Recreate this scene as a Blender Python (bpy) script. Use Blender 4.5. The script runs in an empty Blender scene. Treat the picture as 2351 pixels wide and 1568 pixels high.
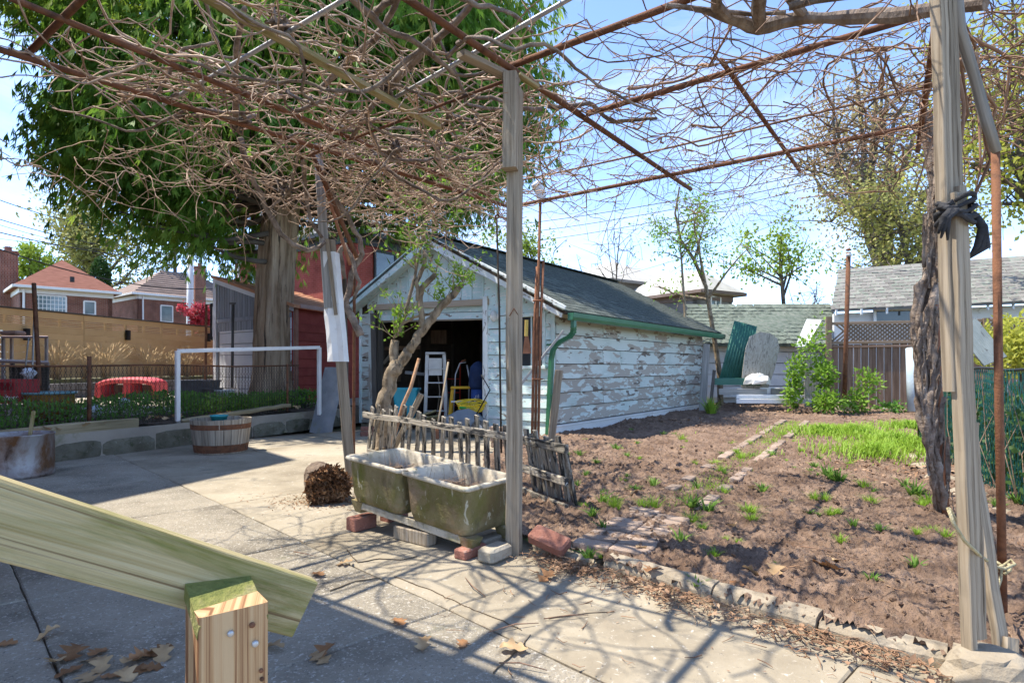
import bpy, bmesh, math, random
import numpy as np
from mathutils import Vector, Matrix

sc = bpy.context.scene
# ------------------------------------------------------------------ camera
cam_d = bpy.data.cameras.new("camera")
cam = bpy.data.objects.new("camera", cam_d)
sc.collection.objects.link(cam)
cam.location = (0, 0, 1.2)
cam.rotation_euler = (math.radians(90), 0, 0)
cam_d.lens = 21.1
cam_d.sensor_width = 36
cam_d.shift_y = 0.0246
cam_d.clip_start = 0.05
cam_d.clip_end = 3000
sc.camera = cam
sc.render.resolution_x, sc.render.resolution_y = 1024, 682

# ------------------------------------------------------------------ sun and sky
SUN_EL = math.radians(63)
SUN_TO = Vector((-0.985, 0.17, 0)).normalized()          # horizontal direction towards the sun
sun_dir = Vector((SUN_TO.x * math.cos(SUN_EL), SUN_TO.y * math.cos(SUN_EL), math.sin(SUN_EL)))
sl = bpy.data.lights.new("sun", 'SUN')
sl.energy = 2.35
sl.angle = math.radians(0.53)
sl.color = (1.0, 0.93, 0.80)
so = bpy.data.objects.new("sun", sl)
sc.collection.objects.link(so)
so.rotation_euler = (-sun_dir).to_track_quat('-Z', 'Y').to_euler()
so.location = (-20, 5, 40)

world = bpy.data.worlds.new("World")
sc.world = world
world.use_nodes = True
wn = world.node_tree
wn.nodes.clear()
wo = wn.nodes.new("ShaderNodeOutputWorld")
bg = wn.nodes.new("ShaderNodeBackground")
sky = wn.nodes.new("ShaderNodeTexSky")
sky.sky_type = 'NISHITA'
sky.sun_disc = False
sky.sun_elevation = SUN_EL
sky.sun_rotation = math.atan2(SUN_TO.x, SUN_TO.y)
sky.altitude = 100
sky.air_density = 0.5
sky.dust_density = 0.0
sky.ozone_density = 1.2
bg.inputs[1].default_value = 0.15
tc = wn.nodes.new("ShaderNodeTexCoord")
mp = wn.nodes.new("ShaderNodeMapping")
mp.inputs['Scale'].default_value = (1.0, 1.0, 3.2)
mp.inputs['Rotation'].default_value = (0.2, 0.35, 0.5)
n1 = wn.nodes.new("ShaderNodeTexNoise")
n1.inputs['Scale'].default_value = 2.1
n1.inputs['Detail'].default_value = 9
n1.inputs['Roughness'].default_value = 0.62
n1.inputs['Distortion'].default_value = 0.7
rp = wn.nodes.new("ShaderNodeValToRGB")
rp.color_ramp.elements[0].position = 0.47
rp.color_ramp.elements[0].color = (0, 0, 0, 1)
rp.color_ramp.elements[1].position = 0.80
rp.color_ramp.elements[1].color = (0.6, 0.6, 0.6, 1)
mx = wn.nodes.new("ShaderNodeMix")
mx.data_type = 'RGBA'
mx.inputs[7].default_value = (2.6, 2.75, 3.0, 1)
wn.links.new(tc.outputs['Generated'], mp.inputs[0])
wn.links.new(mp.outputs[0], n1.inputs['Vector'])
wn.links.new(n1.outputs[0], rp.inputs[0])
wn.links.new(rp.outputs[0], mx.inputs[0])
wn.links.new(sky.outputs[0], mx.inputs[6])
wn.links.new(mx.outputs[2], bg.inputs[0])
wn.links.new(bg.outputs[0], wo.inputs[0])

sc.view_settings.view_transform = 'Standard'
sc.view_settings.look = 'None'
sc.view_settings.gamma = 1
sc.view_settings.exposure = 2.0
sc.view_settings.use_curve_mapping = False
sc.cycles.use_denoising = True
sc.cycles.max_bounces = 6
sc.cycles.diffuse_bounces = 3
sc.cycles.transparent_max_bounces = 6

# ------------------------------------------------------------------ helpers
R = random.Random(11)
NR = np.random.default_rng(11)
COL = sc.collection
FP, CX, HY, EYE = 1377.6, 1175.5, 842.0, 1.2


def W(x, y, Y):
    """survey point seen at picture position x, y at distance Y"""
    return Vector(((x - CX) / FP * Y, Y, EYE - (y - HY) / FP * Y))


def G(x, y, z=0.0):
    Y = FP * (EYE - z) / (y - HY)
    return W(x, y, Y)


def V3(*a):
    return Vector(a if len(a) == 3 else a[0])


ZU = Vector((0, 0, 1))
PU = Vector((0.593, 0.805, 0)).normalized()   # pergola / garage long direction
PV = Vector((0.805, -0.593, 0)).normalized()  # pergola / garage cross direction
PO = Vector((0.013, 3.863, 0))                # centre post


def PG(u, v, z=3.1):
    return PO + PU * u + PV * v + ZU * z


def lin(c):
    return tuple(((x / 255.0) / 12.92 if x / 255.0 <= 0.04045 else ((x / 255.0 + 0.055) / 1.055) ** 2.4) for x in c)


ORG = {}


def org(o):
    return ORG.get(o.name, Vector((0, 0, 0))) if o else Vector((0, 0, 0))


def tag(o, label=None, cat=None, group=None, kind=None):
    if label: o["label"] = label
    if cat: o["category"] = cat
    if group: o["group"] = group
    if kind: o["kind"] = kind
    return o


def thing(name, label, cat, loc=(0, 0, 0), group=None):
    o = bpy.data.objects.new(name, None)
    COL.objects.link(o)
    o.empty_display_size = 0.1
    o.location = loc
    ORG[o.name] = Vector(loc)
    return tag(o, label, cat, group)


def add_obj(name, me, parent=None, o_=None):
    o = bpy.data.objects.new(name, me)
    COL.objects.link(o)
    if parent is not None:
        o.parent = parent
        ORG[o.name] = org(parent)
    else:
        o.location = o_ if o_ is not None else (0, 0, 0)
        ORG[o.name] = Vector(o.location)
    return o


def copy_tree(o, loc=None, rotz=None, label=None, scale=None, parent=None):
    c = o.copy()
    COL.objects.link(c)
    if parent is not None:
        c.parent = parent
    if loc is not None: c.location = loc
    if rotz is not None: c.rotation_euler.z = rotz
    if scale is not None: c.scale = (scale,) * 3 if not hasattr(scale, '__len__') else scale
    if label: c["label"] = label
    for ch in list(o.children):
        copy_tree(ch, parent=c)
    return c


class MB:
    def __init__(s):
        s.v, s.f, s.uv = [], [], []

    def face(s, idx, uv):
        s.f.append(tuple(idx))
        s.uv.extend(uv)

    def loft(s, secs, closed=True, caps=True):
        """secs: list of rings of Vectors"""
        n = len(secs[0])
        base = len(s.v)
        for r in secs:
            s.v.extend(r)
        per = [0.0]
        for j in range(n):
            per.append(per[-1] + (secs[0][(j + 1) % n] - secs[0][j]).length)
        u = 0.0
        for i in range(len(secs) - 1):
            L = (sum(secs[i + 1], Vector()) / n - sum(secs[i], Vector()) / n).length
            for j in range(n if closed else n - 1):
                k = (j + 1) % n
                a, b = base + i * n + j, base + i * n + k
                c, d = base + (i + 1) * n + k, base + (i + 1) * n + j
                s.face((a, b, c, d), ((u, per[j]), (u, per[j + 1]), (u + L, per[j + 1]), (u + L, per[j])))
            u += L
        if caps:
            s.face([base + j for j in range(n)][::-1], [(0.01 * j, 0.013 * j) for j in range(n)])
            o = base + (len(secs) - 1) * n
            s.face([o + j for j in range(n)], [(0.01 * j, 0.013 * j) for j in range(n)])
        return s

    def prof(s, p2, pts, xa=None, ya=None, caps=True, closed=True, scales=None):
        """extrude the 2d profile p2 along pts"""
        pts = [Vector(p) for p in pts]
        secs = []
        for i, p in enumerate(pts):
            a = pts[min(i + 1, len(pts) - 1)] - pts[max(i - 1, 0)]
            a.normalize()
            if xa is not None:
                x = Vector(xa)
                x = (x - a * x.dot(a)).normalized()
                y = a.cross(x)
                if ya is not None and y.dot(Vector(ya)) < 0: y = -y
            else:
                h = ZU if abs(a.z) < 0.9 else Vector((1, 0, 0))
                x = a.cross(h).normalized()
                y = x.cross(a)
            k = 1 if scales is None else scales[i]
            secs.append([p + x * (q[0] * k) + y * (q[1] * k) for q in p2])
        return s.loft(secs, closed, caps)

    def board(s, p0, p1, w, t, wdir, ch=0.004, ns=1, jit=0.0, sag=0.0):
        """timber from p0 to p1, width w along wdir, thickness t"""
        p0, p1 = Vector(p0), Vector(p1)
        a = (p1 - p0).normalized()
        x = Vector(wdir)
        x = (x - a * x.dot(a)).normalized()
        y = a.cross(x)
        hw, ht, c = w / 2, t / 2, min(ch, t * 0.4, w * .4)
        p2 = [(-hw + c, -ht), (hw - c, -ht), (hw, -ht + c), (hw, ht - c), (hw - c, ht), (-hw + c, ht), (-hw, ht - c), (-hw, -ht + c)] \
            if c > 0 else [(-hw, -ht), (hw, -ht), (hw, ht), (-hw, ht)]
        secs = []
        for i in range(ns + 1):
            f = i / ns
            p = p0.lerp(p1, f) - ZU * (sag * 4 * f * (1 - f))
            if jit:
                p = p + x * R.uniform(-jit, jit) + y * R.uniform(-jit, jit)
            secs.append([p + x * (q[0] + (R.uniform(-jit, jit) * .6 if jit else 0)) + y * (q[1] + (R.uniform(-jit, jit) * .6 if jit else 0)) for q in p2])
        return s.loft(secs)

    def tube(s, pts, r, n=6, caps=True, ph=0.0):
        pts = [Vector(p) for p in pts]
        rr = r if hasattr(r, '__len__') else [r] * len(pts)
        p2 = [(math.cos(2 * math.pi * j / n + ph), math.sin(2 * math.pi * j / n + ph)) for j in range(n)]
        a0 = (pts[1] - pts[0]).normalized()
        h = ZU if abs(a0.z) < 0.9 else Vector((1, 0, 0))
        x = a0.cross(h).normalized()
        secs = []
        for i, p in enumerate(pts):
            a = (pts[min(i + 1, len(pts) - 1)] - pts[max(i - 1, 0)])
            if a.length < 1e-9: a = a0.copy()
            a.normalize()
            x = (x - a * x.dot(a))
            if x.length < 1e-6: x = a.orthogonal()
            x.normalize()
            y = a.cross(x)
            secs.append([p + (x * q[0] + y * q[1]) * rr[i] for q in p2])
        return s.loft(secs, True, caps)

    def box(s, c, size, rz=0.0, ch=0.0, tilt=None):
        c = Vector(c)
        m = Matrix.Rotation(rz, 3, 'Z')
        if tilt is not None: m = tilt @ m if not isinstance(tilt, tuple) else Matrix.Rotation(tilt[1], 3, tilt[0]) @ m
        hx, hy, hz = size[0] / 2, size[1] / 2, size[2] / 2
        if ch <= 0:
            b = [m @ Vector(q) + c for q in ((-hx, -hy, -hz), (hx, -hy, -hz), (hx, hy, -hz), (-hx, hy, -hz))]
            t = [m @ Vector(q) + c for q in ((-hx, -hy, hz), (hx, -hy, hz), (hx, hy, hz), (-hx, hy, hz))]
            return s.loft([b, t])
        k = ch
        p2 = [(-hx + k, -hy), (hx - k, -hy), (hx, -hy + k), (hx, hy - k), (hx - k, hy), (-hx + k, hy), (-hx, hy - k), (-hx, -hy + k)]

        def ring(z, q):
            return [m @ Vector((x - math.copysign(min(q, abs(x)), x), y - math.copysign(min(q, abs(y)), y), z)) + c for x, y in p2]
        return s.loft([ring(-hz, k), ring(-hz + k, 0), ring(hz - k, 0), ring(hz, k)])

    def lathe(s, c, pr, n=24, caps=(True, True), sx=1.0, sy=1.0):
        c = Vector(c)
        secs = [[c + Vector((r * math.cos(2 * math.pi * j / n) * sx, r * math.sin(2 * math.pi * j / n) * sy, z)) for j in range(n)] for r, z in pr]
        base = len(s.f)
        s.loft(secs, True, False)
        o = len(s.v) - n * len(pr)
        if caps[0]: s.face([o + j for j in range(n)][::-1], [(0.1 * math.cos(j), 0.1 * math.sin(j)) for j in range(n)])
        if caps[1]:
            o2 = o + n * (len(pr) - 1)
            s.face([o2 + j for j in range(n)], [(0.1 * math.cos(j), 0.1 * math.sin(j)) for j in range(n)])
        return s

    def slab(s, poly, th, nrm=None):
        """polygon with thickness"""
        poly = [Vector(p) for p in poly]
        if nrm is None:
            nrm = (poly[1] - poly[0]).cross(poly[2] - poly[0]).normalized()
        nrm = Vector(nrm)
        b = len(s.v)
        n = len(poly)
        s.v.extend(poly)
        s.v.extend([p - nrm * th for p in poly])
        ax = (poly[1] - poly[0]).normalized()
        ay = nrm.cross(ax)
        uv = [((p - poly[0]).dot(ax), (p - poly[0]).dot(ay)) for p in poly]
        s.face(range(b, b + n), uv)
        s.face(list(range(b + n, b + 2 * n))[::-1], uv[::-1])
        for j in range(n):
            k = (j + 1) % n
            L = (poly[k] - poly[j]).length
            s.face((b + j, b + n + j, b + n + k, b + k), ((0, 0), (0, th), (L, th), (L, 0)))
        return s

    def mesh(s, name, o=Vector((0, 0, 0)), smooth=False):
        me = bpy.data.meshes.new(name)
        me.from_pydata([(p[0] - o[0], p[1] - o[1], p[2] - o[2]) for p in s.v], [], s.f)
        uvl = me.uv_layers.new(name="UVMap")
        uvl.data.foreach_set("uv", np.array(s.uv, dtype=np.float32).ravel())
        if smooth:
            me.polygons.foreach_set("use_smooth", [True] * len(me.polygons))
        me.update()
        return me

    def build(s, name, mat, parent=None, smooth=False, loc=None):
        o = org(parent) if parent is not None else (Vector(loc) if loc is not None else Vector((0, 0, 0)))
        me = s.mesh(name, o, smooth)
        me.materials.append(mat)
        return add_obj(name, me, parent, o)


def base_of(mb):
    a = np.array([(p[0], p[1], p[2]) for p in mb.v])
    return Vector(((a[:, 0].min() + a[:, 0].max()) / 2, (a[:, 1].min() + a[:, 1].max()) / 2, a[:, 2].min()))


def solo(mb, name, mat, label, cat, group=None, kind=None, smooth=False):
    o = mb.build(name, mat, None, smooth, base_of(mb))
    return tag(o, label, cat, group, kind)


def np_mesh(name, verts, faces, smooth=False):
    verts = np.asarray(verts, dtype=np.float32)
    faces = np.asarray(faces, dtype=np.int32)
    me = bpy.data.meshes.new(name)
    k = faces.shape[1]
    me.vertices.add(len(verts))
    me.vertices.foreach_set("co", verts.ravel())
    me.loops.add(faces.size)
    me.loops.foreach_set("vertex_index", faces.ravel())
    me.polygons.add(len(faces))
    me.polygons.foreach_set("loop_start", np.arange(0, faces.size, k, dtype=np.int32))
    me.polygons.foreach_set("loop_total", np.full(len(faces), k, dtype=np.int32))
    if smooth:
        me.polygons.foreach_set("use_smooth", np.ones(len(faces), dtype=bool))
    me.update()
    me.validate()
    return me


def np_build(name, verts, faces, mat, parent=None, smooth=False, o=None):
    oo = org(parent) if parent is not None else (Vector(o) if o is not None else Vector((0, 0, 0)))
    me = np_mesh(name, np.asarray(verts) - np.array(oo), faces, smooth)
    me.materials.append(mat)
    return add_obj(name, me, parent, oo)


def tubes_np(lines, n=3):
    """lines: list of (pts (k,3) array, radii (k,)) -> verts, faces"""
    vs, fs = [], []
    base = 0
    ang = np.arange(n) * 2 * np.pi / n
    ca, sa = np.cos(ang), np.sin(ang)
    jn = (np.arange(n) + 1) % n
    for pts, rad in lines:
        pts = np.asarray(pts, dtype=float)
        k = len(pts)
        d = np.empty_like(pts)
        d[1:-1] = pts[2:] - pts[:-2]
        d[0] = pts[1] - pts[0]
        d[-1] = pts[-1] - pts[-2]
        d /= (np.linalg.norm(d, axis=1, keepdims=True) + 1e-9)
        h = np.where(np.abs(d[:, 2:3]) < 0.85, np.array([[0, 0, 1.0]]), np.array([[1.0, 0, 0]]))
        x = np.cross(d, h)
        x /= (np.linalg.norm(x, axis=1, keepdims=True) + 1e-9)
        y = np.cross(d, x)
        rad = np.broadcast_to(np.asarray(rad, dtype=float), (k,))
        ring = pts[:, None, :] + (x[:, None, :] * ca[None, :, None] + y[:, None, :] * sa[None, :, None]) * rad[:, None, None]
        vs.append(ring.reshape(-1, 3))
        i = np.arange(k - 1)[:, None] * n + base
        j = np.arange(n)[None, :]
        f = np.stack([i + j, i + jn[None, :], i + n + jn[None, :], i + n + j], axis=-1).reshape(-1, 4)
        fs.append(f)
        base += k * n
    return np.concatenate(vs), np.concatenate(fs)


def leaf_np(P, D, N, L, Wd, fold=0.0, droop=0.0):
    """diamond shaped leaves: base P, direction D, normal N, length L, width Wd  -> quads split into two faces"""
    P, D, N = (np.asarray(a, dtype=float) for a in (P, D, N))
    D = D / (np.linalg.norm(D, axis=1, keepdims=True) + 1e-9)
    S = np.cross(D, N)
    S /= (np.linalg.norm(S, axis=1, keepdims=True) + 1e-9)
    N = np.cross(S, D)
    L = np.broadcast_to(L, (len(P),))[:, None]
    Wd = np.broadcast_to(Wd, (len(P),))[:, None]
    mid = P + D * L * 0.5
    a = P
    b = mid + S * Wd * 0.5 + N * fold * Wd
    c = P + D * L - N * droop * L
    d = mid - S * Wd * 0.5 + N * fold * Wd
    v = np.stack([a, b, c, d], axis=1).reshape(-1, 3)
    i = np.arange(len(P))[:, None] * 4
    f = np.concatenate([i + np.array([[0, 1, 2]]), i + np.array([[0, 2, 3]])], axis=1).reshape(-1, 3)
    return v, f


def join_np(lst):
    vs, fs, b = [], [], 0
    for v, f in lst:
        vs.append(v)
        fs.append(f + b)
        b += len(v)
    return np.concatenate(vs), np.concatenate(fs)


# ------------------------------------------------------------------ materials
def mat(name, cols, scale=4.0, stretch=(1, 1, 1), coord='Object', detail=7, rough=0.85, bump=0.3, bscale=None, spots=(), rand=0.12,
        metal=0.0, spec=0.25, pos=(0.32, 0.68), dist=0.0, bdist=0.02, trans=0.0, emit=None):
    m = bpy.data.materials.new(name)
    m.use_nodes = True
    nt = m.node_tree
    nd, lk = nt.nodes, nt.links
    b = nd["Principled BSDF"]
    b.inputs['Roughness'].default_value = rough
    b.inputs['Metallic'].default_value = metal
    b.inputs['Specular IOR Level'].default_value = spec
    tcn = nd.new("ShaderNodeTexCoord")
    oi = nd.new("ShaderNodeObjectInfo")
    ml = nd.new("ShaderNodeMath"); ml.operation = 'MULTIPLY'; ml.inputs[1].default_value = 61.0
    lk.new(oi.outputs['Random'], ml.inputs[0])
    va = nd.new("ShaderNodeVectorMath"); va.operation = 'ADD'
    lk.new(tcn.outputs[coord], va.inputs[0])
    lk.new(ml.outputs[0], va.inputs[1])

    def noise(sc_, st_, det=detail, di=dist, rg=0.6):
        mpn = nd.new("ShaderNodeMapping")
        mpn.inputs['Scale'].default_value = st_
        lk.new(va.outputs[0], mpn.inputs[0])
        nn = nd.new("ShaderNodeTexNoise")
        nn.inputs['Scale'].default_value = sc_
        nn.inputs['Detail'].default_value = det
        nn.inputs['Roughness'].default_value = rg
        nn.inputs['Distortion'].default_value = di
        lk.new(mpn.outputs[0], nn.inputs['Vector'])
        return nn.outputs[0]

    f = noise(scale, stretch)
    rpn = nd.new("ShaderNodeValToRGB")
    el = rpn.color_ramp.elements
    k = len(cols)
    el[0].position, el[1].position = pos
    el[0].color = (*cols[0], 1)
    el[1].color = (*cols[-1], 1)
    for i in range(1, k - 1):
        e = el.new(pos[0] + (pos[1] - pos[0]) * i / (k - 1))
        e.color = (*cols[i], 1)
    lk.new(f, rpn.inputs[0])
    out = rpn.outputs[0]
    hts = [f]
    for sp in spots:
        c2, s2, st2, lo, hi = sp[:5]
        fr = noise(s2, st2, sp[6] if len(sp) > 6 else 8, sp[5] if len(sp) > 5 else 0.6, 0.5 if len(sp) > 6 else 0.65)
        r2 = nd.new("ShaderNodeMapRange")
        r2.inputs[1].default_value = lo
        r2.inputs[2].default_value = hi
        lk.new(fr, r2.inputs[0])
        mm = nd.new("ShaderNodeMix")
        mm.data_type = 'RGBA'
        lk.new(r2.outputs[0], mm.inputs[0])
        lk.new(out, mm.inputs[6])
        mm.inputs[7].default_value = (*c2, 1)
        out = mm.outputs[2]
    if rand > 0:
        hs = nd.new("ShaderNodeHueSaturation")
        mr = nd.new("ShaderNodeMapRange")
        mr.inputs[3].default_value = 1 - rand
        mr.inputs[4].default_value = 1 + rand
        lk.new(oi.outputs['Random'], mr.inputs[0])
        lk.new(mr.outputs[0], hs.inputs['Value'])
        lk.new(out, hs.inputs['Color'])
        out = hs.outputs[0]
    lk.new(out, b.inputs['Base Color'])
    if bump > 0:
        f2 = noise(bscale if bscale else scale * 4, stretch, 6)
        bp = nd.new("ShaderNodeBump")
        bp.inputs['Strength'].default_value = bump
        bp.inputs['Distance'].default_value = bdist
        lk.new(f2, bp.inputs['Height'])
        lk.new(bp.outputs[0], b.inputs['Normal'])
    if trans > 0:
        tr = nd.new("ShaderNodeBsdfTranslucent")
        ms = nd.new("ShaderNodeMixShader")
        ms.inputs[0].default_value = trans
        lk.new(out, tr.inputs[0])
        lk.new(b.outputs[0], ms.inputs[1])
        lk.new(tr.outputs[0], ms.inputs[2])
        lk.new(ms.outputs[0], nd["Material Output"].inputs[0])
    return m


def wood(name, cols, rough=0.85, bump=0.35, spots=(), rand=0.15, gs=(1.6, 55, 1), pos=(0.3, 0.7)):
    return mat(name, cols, scale=1.0, stretch=gs, coord='UV', detail=6, rough=rough, bump=bump, bscale=1.6, spots=spots, rand=rand, pos=pos, dist=0.4, bdist=0.006)


WOODGREY = (0.20, 0.175, 0.145)
M = {}
M['concrete'] = mat('concrete', [(0.22, 0.185, 0.135), (0.325, 0.28, 0.21), (0.385, 0.335, 0.26)], 1.3, bump=0.35, bscale=45, rough=0.92, rand=0.05,
                    spots=[((0.16, 0.145, 0.12), 2.6, (1, 1, 1), 0.58, 0.72), ((0.52, 0.48, 0.42), 30, (1, 1, 1), 0.60, 0.70), ((0.13, 0.115, 0.10), 55, (1, 1, 1), 0.63, 0.68)], bdist=0.01)
M['concrete_rough'] = mat('concrete_rough', [(0.17, 0.148, 0.115), (0.29, 0.255, 0.20), (0.36, 0.315, 0.25)], 2.0, bump=0.9, bscale=70, rough=0.95, rand=0.04,
                          spots=[((0.50, 0.46, 0.40), 60, (1, 1, 1), 0.55, 0.64), ((0.10, 0.095, 0.085), 75, (1, 1, 1), 0.60, 0.66), ((0.15, 0.17, 0.08), 1.8, (1, 1, 1), 0.62, 0.75)], bdist=0.015)
M['joint'] = mat('joint_dirt', [(0.10, 0.075, 0.05), (0.20, 0.155, 0.11)], 14, bump=0.6, rough=1, rand=0)
M['kerb'] = mat('kerb_concrete', [(0.24, 0.195, 0.14), (0.37, 0.315, 0.24)], 3, bump=0.5, bscale=40, rough=0.95, spots=[((0.17, 0.14, 0.105), 7, (1, 1, 1), 0.55, 0.7)])
M['soil'] = mat('soil', [(0.135, 0.085, 0.058), (0.225, 0.150, 0.107), (0.31, 0.215, 0.157)], 3.5, bump=1.0, bscale=28, rough=1.0, rand=0,
                spots=[((0.09, 0.058, 0.04), 22, (1, 1, 1), 0.56, 0.68), ((0.32, 0.235, 0.17), 9, (1, 1, 1), 0.60, 0.74), ((0.06, 0.038, 0.026), 60, (1, 1, 1), 0.60, 0.66), ((0.42, 0.33, 0.25), 75, (1, 1, 1), 0.66, 0.70)], bdist=0.05)
M['ground'] = mat('earth', [(0.10, 0.085, 0.05), (0.16, 0.14, 0.075), (0.09, 0.12, 0.04)], 0.4, bump=0.4, rough=1, rand=0)
M['block'] = mat('block_concrete', [(0.13, 0.12, 0.085), (0.24, 0.225, 0.175)], 3.5, bump=0.9, bscale=22, rough=0.95, rand=0.2, spots=[((0.085, 0.09, 0.05), 9.0, (1, 1, 1.4), 0.52, 0.70), ((0.36, 0.34, 0.29), 26, (1, 1, 1), 0.62, 0.7)])
M['brick_red'] = mat('brick_red', [(0.21, 0.085, 0.06), (0.33, 0.15, 0.11)], 9, bump=0.5, bscale=60, rand=0.22, spots=[((0.38, 0.30, 0.25), 7, (1, 1, 1), 0.60, 0.78)])
M['paver'] = mat('paver_brick', [(0.26, 0.19, 0.145), (0.36, 0.275, 0.22)], 8, bump=0.5, bscale=50, rand=0.18, spots=[((0.20, 0.145, 0.11), 5, (1, 1, 1), 0.52, 0.7), ((0.42, 0.34, 0.27), 14, (1, 1, 1), 0.6, 0.74)])
M['brick_tan'] = mat('brick_tan', [(0.29, 0.25, 0.19), (0.40, 0.36, 0.29)], 9, bump=0.5, bscale=60, rand=0.08)
M['post'] = wood('post_wood', [(0.15, 0.115, 0.08), (0.29, 0.235, 0.17), (0.38, 0.315, 0.24)], bump=0.6, spots=[((0.06, 0.045, 0.032), 1.0, (1.0, 130, 1), 0.615, 0.66, .2)])
M['post_grey'] = wood('grey_wood', [(0.15, 0.145, 0.135), (0.28, 0.27, 0.25), (0.38, 0.365, 0.34)], bump=0.5)
M['lumber'] = wood('treated_lumber', [(0.27, 0.215, 0.10), (0.40, 0.335, 0.18), (0.47, 0.40, 0.24)], rough=0.75, bump=0.6, gs=(1.3, 150, 1), rand=0.03,
                   spots=[((0.145, 0.155, 0.03), 3.0, (1.1, 6, 1), 0.47, 0.70), ((0.17, 0.115, 0.055), 1.0, (0.7, 110, 1), 0.585, 0.66, .3), ((0.09, 0.075, 0.03), 1.0, (5, 16, 1), 0.68, 0.73)])
M['lumber_post'] = wood('treated_lumber_post', [(0.50, 0.34, 0.19), (0.43, 0.26, 0.13), (0.19, 0.085, 0.038)], rough=0.7, bump=0.4, gs=(1.0, 85, 1), rand=0.02, pos=(0.40, 0.60), spots=[((0.15, 0.08, 0.035), 1.0, (7, 22, 1), 0.68, 0.74)])
M['lumber_moss'] = mat('mossy_endgrain', [(0.12, 0.14, 0.035), (0.20, 0.20, 0.06), (0.32, 0.27, 0.14)], 22, bump=0.6, rough=0.95, rand=0)
M['picket'] = wood('picket_wood', [(0.13, 0.115, 0.095), (0.29, 0.255, 0.205), (0.42, 0.38, 0.32)], bump=0.6, rand=0.28,
                   spots=[((0.035, 0.034, 0.033), 1.0, (5, 22, 1), 0.50, 0.58), ((0.60, 0.58, 0.53), 1.0, (9, 40, 1), 0.62, 0.67)])
M['mint'] = mat('mint_paint', [(0.45, 0.60, 0.60), (0.56, 0.70, 0.69), (0.60, 0.71, 0.70)], 1.5, coord='UV', bump=0.35, bscale=14, rough=0.7, rand=0.06,
                spots=[((0.25, 0.215, 0.18), 1.0, (4.5, 11, 1), 0.625, 0.645, 1.6, 4), ((0.70, 0.74, 0.73), 1.0, (6, 14, 1), 0.56, 0.59, 1.2, 4)], bdist=0.006)
PEEL = lambda nm, t1, t2: mat(nm, [(0.44, 0.51, 0.475), (0.54, 0.60, 0.565), (0.59, 0.635, 0.60)], 1.5, coord='UV', bump=0.3, bscale=10, rough=0.75, rand=0.07,
                     spots=[((0.37, 0.335, 0.285), 1.0, (1.7, 6.0, 1), t1, t1 + .018, .35, 6), ((0.16, 0.133, 0.11), 1.0, (2.4, 8.5, 1), t2, t2 + .02, .4, 6), ((0.55, 0.61, 0.575), 1.0, (5, 17, 1), 0.60, 0.615, .4, 5)], bdist=0.004)
M['mint_peel'] = PEEL('mint_paint_peeling', .53, .60)
M['mint_bare'] = PEEL('mint_paint_mostly_bare', .455, .615)
M['white_peel'] = mat('white_paint_peeling', [(0.62, 0.66, 0.655), (0.76, 0.78, 0.77)], 2, coord='UV', bump=0.5, bscale=14, rough=0.75, rand=0.06,
                      spots=[((0.35, 0.33, 0.30), 1.0, (5, 13, 1), 0.58, 0.61, 1.5, 4)], bdist=0.006)
M['frieze'] = mat('frieze_paint', [(0.50, 0.49, 0.36), (0.62, 0.61, 0.49)], 1.4, coord='UV', bump=0.2, rough=0.75, rand=0.05, spots=[((0.33, 0.30, 0.22), 1.0, (3, 9, 1), 0.62, 0.7, 1.2)])
M['alu_white'] = mat('white_trim', [(0.60, 0.59, 0.57), (0.74, 0.73, 0.71)], 2, bump=0.1, rough=0.5, rand=0.05, spots=[((0.40, 0.36, 0.30), 4, (1, 1, 3), 0.62, 0.8)])
M['shingle'] = mat('shingle_dark', [(0.045, 0.055, 0.050), (0.085, 0.098, 0.085), (0.13, 0.14, 0.12)], 16, bump=0.5, bscale=160, rough=0.95, rand=0.32)
M['shingle_green'] = mat('shingle_green_grey', [(0.075, 0.095, 0.075), (0.13, 0.155, 0.125), (0.19, 0.195, 0.17)], 7, bump=0.5, bscale=120, rough=0.95, rand=0.22)
M['shingle_old'] = mat('shingle_weathered', [(0.15, 0.14, 0.135), (0.21, 0.20, 0.185), (0.16, 0.20, 0.165)], 1.6, bump=0.5, bscale=120, rough=0.95, rand=0.18)
M['gutter_green'] = mat('green_enamel', [(0.020, 0.115, 0.055), (0.035, 0.165, 0.080)], 3, bump=0.06, rough=0.38, rand=0, spec=0.5, spots=[((0.10, 0.20, 0.13), 5, (1, 1, 1), 0.62, 0.78)])
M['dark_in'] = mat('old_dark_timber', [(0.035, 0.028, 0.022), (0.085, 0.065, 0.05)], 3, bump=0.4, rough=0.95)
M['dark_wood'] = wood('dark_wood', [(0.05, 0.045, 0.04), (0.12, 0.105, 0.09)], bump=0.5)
M['rust'] = mat('rusty_iron', [(0.085, 0.038, 0.022), (0.19, 0.085, 0.045), (0.13, 0.06, 0.035)], 9, bump=0.35, bscale=90, rough=0.85, rand=0.15, spots=[((0.055, 0.036, 0.028), 5, (1, 1, 1), 0.55, 0.7)])
M['rust_bright'] = mat('bright_rust', [(0.20, 0.085, 0.045), (0.33, 0.15, 0.085)], 9, bump=0.3, bscale=90, rough=0.85, rand=0.12)
M['galv'] = mat('galvanised', [(0.38, 0.38, 0.38), (0.55, 0.55, 0.55)], 12, bump=0.1, rough=0.45, metal=0.6, rand=0.1)
M['white_metal'] = mat('white_metal', [(0.66, 0.66, 0.66), (0.78, 0.78, 0.77)], 4, bump=0.08, rough=0.45, rand=0.04, spots=[((0.50, 0.48, 0.44), 7, (1, 1, 1), 0.62, 0.75)])
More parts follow.
